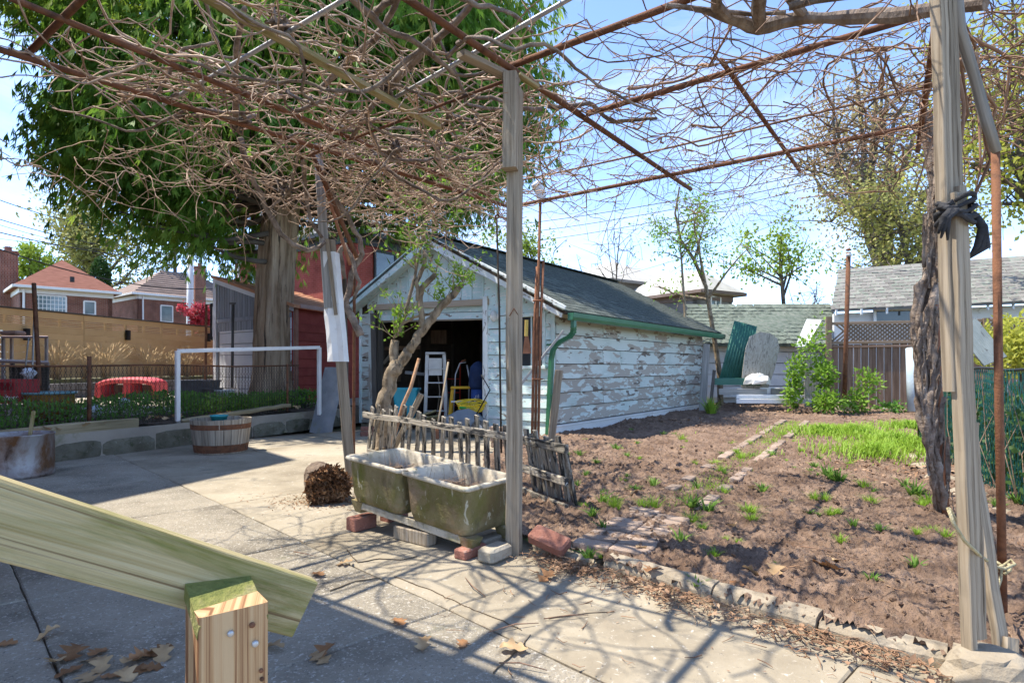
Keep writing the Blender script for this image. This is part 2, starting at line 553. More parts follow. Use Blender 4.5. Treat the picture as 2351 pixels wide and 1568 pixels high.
M['bark'] = mat('cedar_bark', [(0.20, 0.13, 0.075), (0.40, 0.285, 0.185), (0.53, 0.40, 0.275)], 7, stretch=(1, 1, 0.11), bump=1.0, bscale=13, rough=0.95, rand=0, dist=0.5, bdist=0.07,
                spots=[((0.055, 0.038, 0.027), 9, (1, 1, 0.085), 0.56, 0.66, 0.4)])
M['bark_fruit'] = mat('fruit_bark', [(0.12, 0.088, 0.055), (0.26, 0.20, 0.135), (0.36, 0.295, 0.21)], 11, stretch=(1, 1, 0.5), bump=1.0, bscale=26, rough=0.95, rand=0.05, bdist=0.03, spots=[((0.05, 0.042, 0.034), 9, (1, 1, 0.5), 0.56, 0.66)])
M['bark_far'] = mat('far_bark', [(0.075, 0.062, 0.05), (0.15, 0.125, 0.10)], 3, bump=0.4, rough=0.95)
M['vine_trunk'] = mat('vine_bark', [(0.09, 0.065, 0.05), (0.22, 0.17, 0.135), (0.34, 0.28, 0.235)], 9, stretch=(1, 1, 1), coord='UV', bump=1.0, bscale=20, rough=0.95, rand=0.05, bdist=0.03)
M['cane'] = mat('vine_cane', [(0.24, 0.15, 0.10), (0.42, 0.295, 0.21), (0.54, 0.41, 0.31)], 5, bump=0.3, bscale=60, rough=0.8, rand=0.2)
M['cane_dark'] = mat('vine_cane_dark', [(0.13, 0.075, 0.050), (0.25, 0.15, 0.098), (0.34, 0.225, 0.155)], 5, bump=0.3, bscale=60, rough=0.8, rand=0.2)  # darker copy of the cane; look against bright sky put into colour
# ------------------------------------------------------------------ noise for relief
_tab = NR.random((256, 256))


def vnoise(x, y):
    xi, yi = np.floor(x).astype(int), np.floor(y).astype(int)
    fx, fy = x - xi, y - yi
    fx, fy = fx * fx * (3 - 2 * fx), fy * fy * (3 - 2 * fy)
    g = lambda a, b: _tab[a % 256, b % 256]
    return (g(xi, yi) * (1 - fx) + g(xi + 1, yi) * fx) * (1 - fy) + (g(xi, yi + 1) * (1 - fx) + g(xi + 1, yi + 1) * fx) * fy


def fbm(x, y, s, o=5, g=0.55):
    r, a, t = 0, 1.0, 0
    for i in range(o):
        r = r + a * (vnoise(x * s + 17.3 * i, y * s + 9.1 * i) - 0.5)
        t += a
        a *= g
        s *= 2.03
    return r / t


def inside(poly, x, y):
    c = np.zeros(x.shape, bool)
    n = len(poly)
    for i in range(n):
        (x1, y1), (x2, y2) = poly[i], poly[(i + 1) % n]
        if y1 == y2: continue
        k = ((y1 > y) != (y2 > y)) & (x < (x2 - x1) * (y - y1) / (y2 - y1) + x1)
        c ^= k
    return c


# ------------------------------------------------------------------ ground and yards
mb = MB(); mb.slab([(-1500, -200, -0.08), (1500, -200, -0.08), (1500, 2500, -0.08), (-1500, 2500, -0.08)], 0.5)
tag(mb.build('ground', M['ground']), kind='structure')

M['yard'] = mat('yard_paving', [(0.33, 0.29, 0.24), (0.46, 0.41, 0.34)], 1.2, bump=0.3, bscale=30, rough=0.95, rand=0, spots=[((0.16, 0.17, 0.07), 1.1, (1, 1, 1), 0.55, 0.68)])
M['bed'] = mat('bed_soil', [(0.075, 0.055, 0.04), (0.15, 0.11, 0.08)], 5, bump=0.8, bscale=25, rough=1, rand=0)
WA, WB = Vector((-6.95, 4.9, 0)), Vector((-3.72, 11.95, 0))      # line of the low block wall
WD = (WB - WA).normalized()
WN = Vector((-WD.y, WD.x, 0))                                     # away from the patio


def WP(s, off=0.0, z=0.0):
    return WA + WD * s + WN * off + ZU * z


mb = MB(); mb.slab([WP(-14, .02, .34), WP(14, .02, .34), WP(14, 26, .34), WP(-14, 26, .34)][::-1], 0.35, (0, 0, 1))
tag(mb.build('neighbour_yard', M['yard']), kind='structure')
gx, gy = np.meshgrid(np.linspace(0, 9.0, 130), np.linspace(0.05, 2.3, 46))
zz = 0.36 + fbm(gx, gy, 2.2) * 0.10
pts = np.array(WA)[None, None, :] + gx[..., None] * np.array(WD) + gy[..., None] * np.array(WN)
pts[..., 2] = zz
nI, nJ = gx.shape
ii, jj = np.meshgrid(np.arange(nI - 1), np.arange(nJ - 1), indexing='ij')
fc = np.stack([ii * nJ + jj, ii * nJ + jj + 1, (ii + 1) * nJ + jj + 1, (ii + 1) * nJ + jj], -1).reshape(-1, 4)
tag(np_build('planting_bed', pts.reshape(-1, 3), fc, M['bed'], None, True), kind='structure')

# ------------------------------------------------------------------ patio of cast concrete slabs
sp = Vector((0.70, -0.714, 0)); sq = Vector((0.714, 0.70, 0))
patio = MB(); patio.slab([sp * a + sq * b + ZU * -0.02 for a, b in ((-10.5, -3), (3.5, -3), (3.5, 9.6), (-10.5, 9.6))], 0.04, (0, 0, 1))
patio = tag(patio.build('patio', M['joint']), kind='structure')
QL = [-1.3, 0.38, 1.86, 3.38, 5.0, 6.6, 8.2, 9.4]
PL = [-10.2, -8.9, -7.18, -5.5, -3.95, -2.35, -0.75, 0.85, 2.4, 3.4]


def slab_piece(p0, p1, q0, q1, rough, g=0.0045, dz=0.0):
    pts = []
    cor = [(p0 + g, q0 + g), (p1 - g, q0 + g), (p1 - g, q1 - g), (p0 + g, q1 - g)]
    for i in range(4):
        a, b = cor[i], cor[(i + 1) % 4]
        m = 14
        for k in range(m):
            f = k / m
            j = R.uniform(-.0035, .0035)
            pts.append(sp * (a[0] + (b[0] - a[0]) * f + j) + sq * (a[1] + (b[1] - a[1]) * f + j))
    c = sum(pts, Vector()) / len(pts)
    t1, t2 = R.uniform(-.003, .003), R.uniform(-.003, .003)
    top = [p + ZU * (dz + (p - c).dot(sp) * t1 + (p - c).dot(sq) * t2) for p in pts]
    m = MB()
    m.loft([[p - ZU * .07 for p in top], [p - ZU * .007 for p in top], [p + (c - p).normalized() * .009 for p in top]])
    return m.build('slab', M['concrete_rough'] if rough else M['concrete'], patio)


for i in range(len(QL) - 1):
    off = R.uniform(-.15, .15) if i not in (2, 1) else 0
    for j in range(len(PL) - 1):
        p0 = PL[j] + (off if j else 0); p1 = PL[j + 1] + (off if j < len(PL) - 2 else 0)
        c = sp * ((p0 + p1) / 2) + sq * ((QL[i] + QL[i + 1]) / 2)
        if c.y < -1.2 or (c - WA).dot(WN) > 0.9 or c.y > 12 or (c - Vector((0.4, 5, 0))).dot(Vector((.93, -.1, 0))) > 1.5 and c.y > 4.2: continue
        slab_piece(p0, p1, QL[i], QL[i + 1], i < 2, dz=R.uniform(-.004, .003))

# ------------------------------------------------------------------ bare soil of the garden
C0 = Vector((0.688, 9.6, 0))            # front right corner of the garage
GD = -PV                                # along the garage front, to the left


def GA(t, s, z=0.0):
    return C0 + GD * t + PU * s + ZU * z


kerb_pts = [(.10, 4.02), (.16, 3.89), (.34, 3.66), (.50, 3.51), (.69, 3.32), (1.135, 2.90), (1.48, 2.54), (1.74, 2.34), (2.3, 1.86), (3.3, 1.0)]
soil_poly = [(-.02, 4.2), (.16, 3.95), (.38, 3.70), (.55, 3.47), (.73, 3.29), (1.18, 2.87), (1.53, 2.53), (1.80, 2.31), (2.34, 1.85), (3.4, 1.0), (5.2, 1.5),
             (9.5, 8.0), (12, 13), (10.2, 16), (4.2, 17.5), (GA(-.01, 7).x, GA(-.01, 7).y), (.69, 9.6), (.15, 9.0), (-.35, 7.2), (-.25, 5.6)]
NX, NY = 380, 520
yy = 1.0 + 16.5 * (np.linspace(0, 1, NY) ** 1.5)
gx, gy = np.meshgrid(np.linspace(0, 1, NX), yy, indexing='ij')
XR0, XR1 = -0.5 + gy * 0.0, 4.2 + gy * 0.55
gxx = XR0 + gx * (XR1 - XR0)
zz = 0.045 + 0.010 * np.clip(gy - 3, 0, 20) + fbm(gxx, gy, 1.1, 3) * 0.10 + fbm(gxx + 7, gy, 6, 4, .65) * 0.06
zz += np.abs(fbm(gxx + 31, gy + 5, 14, 4, .75)) * 0.17
SOILZ = lambda x, y: float(0.045 + 0.010 * max(y - 3, 0) + fbm(np.array([x]), np.array([y]), 1.1, 3)[0] * 0.10 + fbm(np.array([x + 7]), np.array([y]), 6, 4, .65)[0] * 0.06)
v = np.stack([gxx, gy, zz], -1)
ii, jj = np.meshgrid(np.arange(NX - 1), np.arange(NY - 1), indexing='ij')
cxm = (gxx[:-1, :-1] + gxx[1:, 1:]) / 2
cym = (gy[:-1, :-1] + gy[1:, 1:]) / 2
keep = inside(soil_poly, cxm, cym)
fc = np.stack([ii * NY + jj, (ii + 1) * NY + jj, (ii + 1) * NY + jj + 1, ii * NY + jj + 1], -1)[keep]
used = np.unique(fc)
remap = np.full(NX * NY, -1); remap[used] = np.arange(len(used))
tag(np_build('soil', v.reshape(-1, 3)[used], remap[fc], M['soil'], None, True), kind='structure')

# ------------------------------------------------------------------ kerb of old concrete lengths
kerb = bpy.data.objects.new('kerb', None); COL.objects.link(kerb); tag(kerb, kind='structure')


def kerb_len(pts, h, w, j=0.0028, name='kerb_stone'):
    m = MB()
    secs = []
    for i, (x, y) in enumerate(pts):
        a = Vector(pts[min(i + 1, len(pts) - 1)]) - Vector(pts[max(i - 1, 0)])
        a.normalize()
        nrm = Vector((-a.y, a.x, 0))
        if nrm.y < 0: nrm = -nrm
        hh = h[i] if hasattr(h, '__len__') else h
        p = Vector((x, y, 0))
        q = lambda o, z: p + nrm * (o + R.uniform(-j, j)) + ZU * (z + R.uniform(-j, j))
        secs.append([q(0, -.06), q(0.004, hh * .55), q(.02, hh - .012), q(.05, hh), q(w - .03, hh + .004), q(w, hh - .02), q(w, -.06)])
    m.loft(secs)
    return m.build(name, M['kerb'], kerb)


def resamp(pts, step):
    out = []
    for a, b in zip(pts[:-1], pts[1:]):
        a, b = Vector(a), Vector(b)
        n = max(1, int((b - a).length / step))
        out += [tuple(a.lerp(b, k / n)) for k in range(n)]
    return out + [tuple(pts[-1])]


k1 = resamp([(.13, 3.96), (.24, 3.80), (.40, 3.60), (.475, 3.53)], .035)
kerb_len(k1, [.095 - .05 * i / len(k1) for i in range(len(k1))], .17, .004)
kerb_len(resamp([(.53, 3.49), (.69, 3.33), (1.0, 3.03)], .04), .095, .13)
kerb_len(resamp([(1.005, 3.02), (1.135, 2.90), (1.35, 2.675)], .04), .088, .125)
kerb_len(resamp([(1.36, 2.665), (1.48, 2.54), (1.71, 2.36)], .04), .078, .12)
kerb_len(resamp([(1.72, 2.35), (2.3, 1.86), (3.3, 1.0)], .06), .085, .13)

# ------------------------------------------------------------------ brick path sunk in the soil
path = bpy.data.objects.new('brick_path', None); COL.objects.link(path); tag(path, kind='structure')
bm_ = MB().box((0, 0, 0), (0.235, 0.105, 0.06), 0, 0.008).mesh('brick')
bm_.materials.append(M['paver'])


def lay(x, y, rz, dz=0.0, sx=1.0):
    o = bpy.data.objects.new('brick', bm_); COL.objects.link(o)
    o.parent = path
    o.location = (x, y, 0.075 + 0.010 * max(y - 3, 0) - 0.016 + dz)
    o.rotation_euler = (R.uniform(-.03, .03), R.uniform(-.03, .03), rz + R.uniform(-.05, .05))
    o.scale = (sx, 1, 1)


A0, A1 = G(1395, 1272, .06), G(1826, 966, .16)
pd = (A1 - A0); pl = pd.length; pd.normalize(); pn = Vector((pd.y, -pd.x, 0))
ang = math.atan2(pn.y, pn.x)
for k in range(9):                       # near end: bricks laid crosswise in two columns
    for sgn in (-1, 1):
        if (k, sgn) in ((6, -1), (8, 1)): continue
        p = A0 + pd * (k * .122 + .05) + pn * (sgn * .122)
        lay(p.x, p.y, ang, .008)
s = 1.5
while s < pl:
    for sgn in (-1, 1):
        if R.random() < (.40 if s < 4 else .12): continue
        p = A0 + pd * s + pn * (sgn * .20)
        lay(p.x, p.y, math.atan2(pd.y, pd.x), .004 if s > 4 else -.002)
    s += .255
# ------------------------------------------------------------------ garage
GW, GL = 4.73, 6.95
ZE_R, ZE_L, T_AP, Z_AP = 2.20, 2.43, 2.52, 3.52
garage = thing('garage', 'old clapboard garage in peeling mint paint with green gutter and open door', 'garage', GA(2.3, 3.4, 0))


def roofz(t):
    return ZE_R + (Z_AP - ZE_R) * t / T_AP if t < T_AP else Z_AP + (ZE_L - Z_AP) * (t - T_AP) / (GW - T_AP)


mb = MB().slab([GA(0, 0, .03), GA(GW, 0, .03), GA(GW, GL, .03), GA(0, GL, .03)], .1, (0, 0, 1))
mb.build('floor', M['concrete'], garage)
# inner shell, dark old boarding
def wallpoly(pts, th, nrm, name='inner_wall', m=None):
    return MB().slab(pts, th, nrm).build(name, m or M['dark_in'], garage)
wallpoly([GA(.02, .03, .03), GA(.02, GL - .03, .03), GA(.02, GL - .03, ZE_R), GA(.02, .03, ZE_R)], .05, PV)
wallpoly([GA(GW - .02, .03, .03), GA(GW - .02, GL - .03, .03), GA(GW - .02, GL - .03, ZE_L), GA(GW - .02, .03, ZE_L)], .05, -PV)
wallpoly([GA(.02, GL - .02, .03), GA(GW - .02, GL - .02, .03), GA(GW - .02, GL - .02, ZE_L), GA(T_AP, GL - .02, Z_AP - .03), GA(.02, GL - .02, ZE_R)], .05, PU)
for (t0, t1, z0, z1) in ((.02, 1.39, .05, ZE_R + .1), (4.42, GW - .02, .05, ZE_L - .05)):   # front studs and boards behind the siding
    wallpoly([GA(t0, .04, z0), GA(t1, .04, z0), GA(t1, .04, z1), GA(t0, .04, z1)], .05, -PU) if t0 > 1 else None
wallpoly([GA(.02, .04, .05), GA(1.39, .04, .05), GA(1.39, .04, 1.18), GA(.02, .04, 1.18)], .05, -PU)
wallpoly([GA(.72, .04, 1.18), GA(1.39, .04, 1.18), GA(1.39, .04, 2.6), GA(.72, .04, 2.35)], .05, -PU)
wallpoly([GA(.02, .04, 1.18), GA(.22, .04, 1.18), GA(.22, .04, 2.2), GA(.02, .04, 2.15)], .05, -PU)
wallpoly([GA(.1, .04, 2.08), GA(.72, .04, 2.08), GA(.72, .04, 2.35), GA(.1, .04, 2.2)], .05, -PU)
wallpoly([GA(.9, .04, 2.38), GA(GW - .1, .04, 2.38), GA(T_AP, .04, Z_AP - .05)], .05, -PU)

# clapboard: wedge section board
def clap(a, b, z0, z1, out, m, name='siding_board', lap=.034):
    n = max(1, int((b - a).length / .5))
    secs = []
    for i in range(n + 1):
        p = a.lerp(b, i / n)
        w = R.uniform(-.004, .004)
        secs.append([p + ZU * (z0 + w), p + ZU * (z0 + w) + out * (lap + R.uniform(-.003, .003)), p + ZU * (z1 + w * .5) + out * .006, p + ZU * (z1 + w * .5)])
    return MB().loft(secs).build(name, m, garage)


zs = [.275, .534, .769, .995, 1.238, 1.494, 1.72, 1.985]
for i in range(len(zs) - 1):
    cuts = [0.0] + sorted(R.sample([1.6, 2.3, 3.1, 3.9, 4.6, 5.3], 1 if i % 2 else 2)) + [GL]
    for a, b in zip(cuts[:-1], cuts[1:]):
        clap(GA(0, a + .003), GA(0, b - .003), zs[i] + .012, zs[i + 1], PV, M['mint_bare'] if i < 4 else M['mint_peel'])
for a, b in ((0, 4.6), (4.61, GL)):
    clap(GA(0, a), GA(0, b), 1.997, 2.24, PV, M['frieze'], 'frieze_board', .012)
# white metal foundation trim in lengths
for a, b in ((-.02, 3.75), (3.77, GL)):
    m = MB()
    pr = [(0, 0), (.045, 0), (.045, .10), (.035, .11), (.035, .225), (.055, .235), (.055, .262), (0, .268)]
    m.loft([[GA(-q[0], s, q[1]) for q in pr] for s in (a, (a + b) / 2, b)])
    m.build('foundation_trim', M['alu_white'], garage)
# front: right hand section with window, left strip
fz = [.05, .30, .52, .74, .97, 1.18, 1.40, 1.62, 1.84, 2.06, 2.28]
for i in range(len(fz) - 1):
    z0, z1 = fz[i], fz[i + 1]
    tr = lambda t: GA(t, 0)
    if z0 < 1.17 or z0 > 2.0:
        clap(tr(.02), tr(1.36), z0 + .010, z1, -PU, M['mint'])
    else:
        clap(tr(.75), tr(1.36), z0 + .010, z1, -PU, M['mint'])
        clap(tr(.02), tr(.19), z0 + .010, z1, -PU, M['mint'])
    clap(tr(4.43), tr(4.72), z0 + .010, z1, -PU, M['mint_peel'])
# trims
def trim(a, b, w, t, wd, name, m):
    return MB().board(a, b, w, t, wd, .003, 3, .002).build(name, m, garage)
trim(GA(1.40, -.03, .02), GA(1.40, -.03, 2.42), .10, .05, PV, 'door_jamb', M['white_peel'])
trim(GA(4.38, -.03, .02), GA(4.38, -.03, 2.42), .11, .05, PV, 'door_jamb', M['mint_peel'])
trim(GA(.02, -.026, .05), GA(.02, -.026, 2.2), .07, .03, PV, 'corner_board', M['mint'])
trim(GA(4.71, -.026, .05), GA(4.71, -.026, 2.4), .07, .03, PV, 'corner_board', M['mint'])
trim(GA(1.34, -.02, 2.32), GA(4.44, -.02, 2.40), .11, .04, ZU, 'door_lintel', wood('lintel_wood', [(0.33, 0.26, 0.19), (0.47, 0.38, 0.29)]))
trim(GA(4.30, .09, .03), GA(4.30, .09, 2.3), .14, .12, PV, 'door_post', M['dark_wood'])
# raised overhead door, bottom panel showing
for k in range(4):
    z = 2.00 + .0 * k
    a, b = GA(1.46, .12 + k * .42, 2.05 + k * .05), GA(4.30, .12 + k * .42, 2.11 + k * .05)
    d = (PU * .42 + ZU * .05)
    if k == 0:
        MB().board(GA(1.46, .07, 2.10), GA(4.32, .07, 2.19), .125, .035, ZU, .004, 4, .002).build('door_panel', M['mint'], garage)
        MB().board(GA(1.46, .075, 2.232), GA(4.32, .075, 2.318), .12, .035, ZU, .004, 4, .002).build('door_panel', M['mint'], garage)
    MB().board(a + d * .5, b + d * .5, .41, .03, d, .003).build('door_panel', M['mint'], garage)
MB().board(GA(1.46, .06, 2.03), GA(4.32, .06, 2.12), .028, .04, ZU, .003).build('door_bottom_rail', M['post'], garage)
# gable boards, vertical
t = .35
while t < GW - .25:
    w = R.uniform(.24, .31)
    t1 = min(t + w, GW - .2)
    ts = [t + .002, t1 - .002] if not (t < T_AP < t1) else [t + .002, T_AP, t1 - .002]
    low = 2.385 if t > 1.2 else 2.26
    if min(roofz(q) for q in ts) > low + .02:
        poly = [GA(ts[0], -.004 - R.uniform(0, .006), low)] + [GA(ts[-1], -.006, low)] + [GA(q, -.006, roofz(q) - .02) for q in ts[::-1]]
        MB().slab(poly, .022, -PU).build('gable_board', M['mint'] if t > 1.3 else M['mint'], garage)
        MB().board(GA(t, -.02, low), GA(t, -.02, roofz(t) - .03), .035, .018, PV, .003).build('batten', M['mint'], garage)
    t = t1
# barge boards at the rake
OV = .32
MB().board(GA(-.36, -OV, ZE_R - .165), GA(T_AP + .02, -OV, Z_AP - .03), .19, .03, ZU, .003, 6, .004).build('barge_board', M['white_peel'], garage)
MB().board(GA(GW + .36, -OV, ZE_L - .16), GA(T_AP - .02, -OV, Z_AP - .03), .19, .03, ZU, .003, 6, .004).build('barge_board', M['mint'], garage)
# rake soffit boards
for (ta, tb) in ((-.34, T_AP), (GW + .34, T_AP)):
    za = roofz(0) - (.34) * (Z_AP - ZE_R) / T_AP if ta < 0 else roofz(GW) - .34 * (Z_AP - ZE_L) / (GW - T_AP)
    MB().slab([GA(ta, -OV + .02, za - .02), GA(tb, -OV + .02, Z_AP - .02), GA(tb, 0.0, Z_AP - .02), GA(ta, 0.0, za - .02)], .02, None).build('soffit', M['mint'], garage)
# roof decks
slR = (Z_AP - ZE_R) / T_AP; slL = (Z_AP - ZE_L) / (GW - T_AP)
TE = -.40
zeR = ZE_R + slR * TE
dk = M['dark_in']
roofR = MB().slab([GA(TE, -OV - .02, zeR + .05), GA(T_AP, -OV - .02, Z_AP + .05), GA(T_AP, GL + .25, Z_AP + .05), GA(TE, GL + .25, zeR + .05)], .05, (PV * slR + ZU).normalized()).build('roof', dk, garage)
TE2 = GW + .36
zeL = ZE_L - slL * .36
MB().slab([GA(TE2, -OV - .02, zeL + .05), GA(T_AP, -OV - .02, Z_AP + .05), GA(T_AP, GL + .25, Z_AP + .05), GA(TE2, GL + .25, zeL + .05)], .05, (-PV * slL + ZU).normalized()).build('roof', M['shingle'], garage)
# shingles on the near slope; the 300 largest are parts, the rest one part
nR = (PV * slR + ZU).normalized()
dn = (PV - ZU * slR).normalized()        # down the slope
Ls = (GA(TE, 0, zeR) - GA(T_AP, 0, Z_AP)).length
shm = []
for k in range(3):
    m = MB(); wv = .235
    jz = [R.uniform(0, .006) for _ in range(4)]
    b = [Vector((-wv / 2, 0, .003)), Vector((wv / 2, 0, .003)), Vector((wv / 2, .20, .0)), Vector((-wv / 2, .20, .0))]
    tp = [Vector((-wv / 2, 0, .011 + jz[0])), Vector((0, 0, .011 + jz[1])), Vector((wv / 2, 0, .011 + jz[2])), Vector((wv / 2, .20, .006)), Vector((-wv / 2, .20, .006))]
    m.v = b + tp
    for fce in ((0, 3, 2, 1), (4, 5, 6, 7, 8), (0, 1, 6, 5, 4), (1, 2, 7, 6), (2, 3, 8, 7), (3, 0, 4, 8)):
        m.face(fce, [(0.1 * i, 0.07 * i) for i in range(len(fce))])
    me = m.mesh('shingle'); me.materials.append(M['shingle']); shm.append((me, m))
rows = int(Ls / .135)
items = []
fr = Matrix((PU, -dn, nR)).transposed()
for r in range(rows + 1):
    base = GA(TE, 0, zeR + .052) - dn * (r * .135)
    off = (r % 2) * .12 + R.uniform(-.02, .02)
    s = -OV - .02 + off
    while s < GL + .2:
        items.append((base + PU * (s + .06) + nR * .002, s, r))
        s += .24
items.sort(key=lambda q: q[0].length)
rest_v, rest_f, nb = [], [], 0
for k, (p, s, r) in enumerate(items):
    me, m = shm[k % 3]
    if k < 300:
        o = bpy.data.objects.new('shingle', me); COL.objects.link(o); o.parent = garage
        o.matrix_local = Matrix.Translation(p - org(garage)) @ (fr @ Matrix.Rotation(R.uniform(-.02, .02), 3, 'Z')).to_4x4()
    else:
        c = fr
        rest_v += [tuple(p + c @ q) for q in m.v]
        rest_f += [tuple(i + nb for i in f) for f in m.f]
        nb += len(m.v)
me = bpy.data.meshes.new('shingles_rest')
o_ = org(garage)
me.from_pydata([(a - o_.x, b - o_.y, c - o_.z) for a, b, c in rest_v], [], rest_f); me.update()
me.materials.append(M['shingle'])
tag(add_obj('shingle_field', me, garage), kind='stuff')
for k in range(30):   # ridge caps
    MB().board(GA(T_AP, -OV + k * .25, Z_AP + .075), GA(T_AP, -OV + k * .25 + .30, Z_AP + .066), .26, .012, PV, .002).build('ridge_cap', M['shingle'], garage)
# gutter, brackets and downspout
gp = [(0, .0), (0, .115), (.004, .115), (.004, .006), (.075, .006), (.095, .05), (.10, .112), (.112, .112), (.105, .045), (.085, 0)]
zg = zeR - .085
m = MB(); m.loft([[GA(TE - .015 - q[0], s, zg + q[1] - .012 * (s / GL)) for q in gp] for s in (-.30, 1.5, 3, 4.6, 6, GL + .22)])
gut = m.build('gutter', M['gutter_green'], garage)
MB().slab([GA(TE - .018, -.302, zg), GA(TE - .10, -.302, zg), GA(TE - .125, -.302, zg + .11), GA(TE - .018, -.302, zg + .11)], .008, -PU).build('end_cap', M['gutter_green'], gut)
dpts = [GA(TE - .06, -.20, zg + .01), GA(TE - .06, -.20, zg - .10), GA(TE - .04, -.17, zg - .17), GA(TE + .05, -.12, zg - .24), GA(-.16, -.085, zg - .31), GA(-.05, -.065, zg - .37), GA(-.01, -.075, zg - .45), GA(.02, -.075, zg - .58), GA(.05, -.075, .8), GA(.09, -.075, .05)]
pr = [(-.037, -.030), (.037, -.030), (.037, .030), (-.037, .030)]
ds = MB().prof(pr, dpts, xa=PU).build('downspout', M['gutter_green'], garage)
for k in range(9):
    a = dpts[1].lerp(dpts[5], k / 8.0) if k else dpts[1]
    seg = [dpts[1], dpts[2], dpts[3], dpts[4], dpts[5]]
    f = k / 8 * 4; i = min(int(f), 3); p = seg[i].lerp(seg[i + 1], f - i)
    d = (seg[i + 1] - seg[i]).normalized()
    MB().prof([(-.041, -.034), (.041, -.034), (.041, .034), (-.041, .034)], [p - d * .006, p + d * .006], xa=PU).build('elbow_rib', M['gutter_green'], ds)
for z in (1.55, .75):
    MB().box(GA(.045, -.07, z), (.10, .075, .03), math.atan2(PV.y, PV.x)).build('strap', M['gutter_green'], ds)
# window of the front wall
M['glass_dark'] = mat('window_glass', [(0.02, 0.025, 0.03), (0.05, 0.06, 0.065)], 2, bump=0, rough=0.06, spec=0.6, rand=0)
win = MB()
win.board(GA(.19, -.02, 1.20), GA(.19, -.02, 2.05), .06, .05, PV); win.board(GA(.72, -.02, 1.20), GA(.72, -.02, 2.05), .06, .05, PV)
win.board(GA(.16, -.021, 2.05), GA(.75, -.021, 2.05), .06, .055, ZU); win.board(GA(.14, -.03, 1.19), GA(.77, -.03, 1.19), .05, .09, ZU)
win = win.build('window', M['mint'], garage)
MB().slab([GA(.21, .01, 1.22), GA(.70, .01, 1.22), GA(.70, .01, 2.03), GA(.21, .01, 2.03)], .006, -PU).build('pane', M['glass_dark'], win)
MB().board(GA(.455, -.002, 1.22), GA(.455, -.002, 2.02), .025, .02, PV).build('glazing_bar', M['mint'], win)
# round glass lamp beside the door
lampb = MB().lathe((0, 0, 0), [(.001, .0), (.06, .0), (.065, .02), (.05, .03)], 16)
rot = Matrix((PV, ZU, -PU)).transposed()
lampb.v = [rot @ p + GA(1.17, -.025, 2.06) for p in lampb.v]
lp = lampb.build('wall_lamp', M['white_metal'], garage, True)
M['frost'] = mat('frosted_glass', [(0.55, 0.56, 0.55), (0.75, 0.76, 0.75)], 40, bump=0.6, rough=0.2, rand=0, spec=0.6)
g = MB().lathe((0, 0, 0), [(.052, .03), (.07, .05), (.075, .085), (.055, .12), (.02, .135)], 16)
g.v = [rot @ Vector((p.x * .8, p.y * 1.35, p.z)) + GA(1.17, -.025, 2.06) for p in g.v]
g.build('lamp_glass', M['frost'], lp, True)
# rafters and ties seen in the dark
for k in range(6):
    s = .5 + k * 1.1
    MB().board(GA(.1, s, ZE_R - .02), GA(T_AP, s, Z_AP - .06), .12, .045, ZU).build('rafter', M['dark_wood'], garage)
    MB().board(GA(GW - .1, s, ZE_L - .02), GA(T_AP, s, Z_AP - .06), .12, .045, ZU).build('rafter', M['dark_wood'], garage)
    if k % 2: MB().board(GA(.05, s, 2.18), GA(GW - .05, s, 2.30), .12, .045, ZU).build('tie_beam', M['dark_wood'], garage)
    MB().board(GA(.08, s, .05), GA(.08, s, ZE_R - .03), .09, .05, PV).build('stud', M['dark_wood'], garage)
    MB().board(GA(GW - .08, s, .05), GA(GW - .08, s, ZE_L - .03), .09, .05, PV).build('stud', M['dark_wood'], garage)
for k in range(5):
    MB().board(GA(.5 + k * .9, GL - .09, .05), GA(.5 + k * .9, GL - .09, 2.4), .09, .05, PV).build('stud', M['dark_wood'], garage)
# ------------------------------------------------------------------ stair handrail in the foreground
ra = Vector((.303, .245, -.212)).normalized()
rh = Vector((.303, .245, 0)).normalized(); rn = Vector((rh.y, -rh.x, 0))
rl = thing('stair_handrail', 'mossy pressure treated lumber handrail bolted to a square post at the stair foot', 'handrail', (-.41, .83, 0))
up = (ZU - ra * ra.z).normalized()
top_r = Vector((-.318, .985, .846)); 
c1 = top_r - up * .0445 - rn * .019
MB().board(c1 - ra * 1.35, c1, .089, .038, up, .003, 10, .0006).build('rail', M['lumber'], rl)
pc = Vector((-.397, .843, 0))
k = (pc - c1).dot(rn)
pc = pc + rn * (.0445 + .001 - k + 0.019)
po_ = MB().board(pc, pc + ZU * .868, .089, .089, rh, .003, 6, .0004).build('post', M['lumber_post'], rl)
cap = [pc + rh * (a * .0445) + rn * (b * .0445) + ZU * (.869 + .016 * (-b) - .004 * a) for a, b in ((-1, -1), (-1, 1), (1, 1), (1, -1))]
if (cap[1] - cap[0]).cross(cap[2] - cap[0]).z < 0: cap = cap[::-1]
MB().slab(cap, .02).build('post_top', M['lumber_moss'], rl)
rotn = Matrix((rh, ZU, rn)).transposed()
for (a, z, r, mm) in ((-.006, .838, .0045, 'galv'), (.026, .815, .0048, 'galv'), (.022, .842, .004, 'rust'), (.034, .775, .003, 'rust'), (.035, .763, .003, 'rust')):
    m = MB().lathe((0, 0, 0), [(r, -.004), (r, .002), (r * .6, .0035)], 8)
    m.v = [rotn @ q + pc + rh * a + rn * .0455 + ZU * z for q in m.v]
    m.build('bolt', M[mm], rl, True)
# rear end of the stair: lower post and two steps beside the camera (out of view)
MB().board(c1 - ra * 1.3 - ZU * 1.42, c1 - ra * 1.3 - ZU * .05, .089, .089, rh).build('post', M['lumber'], rl)

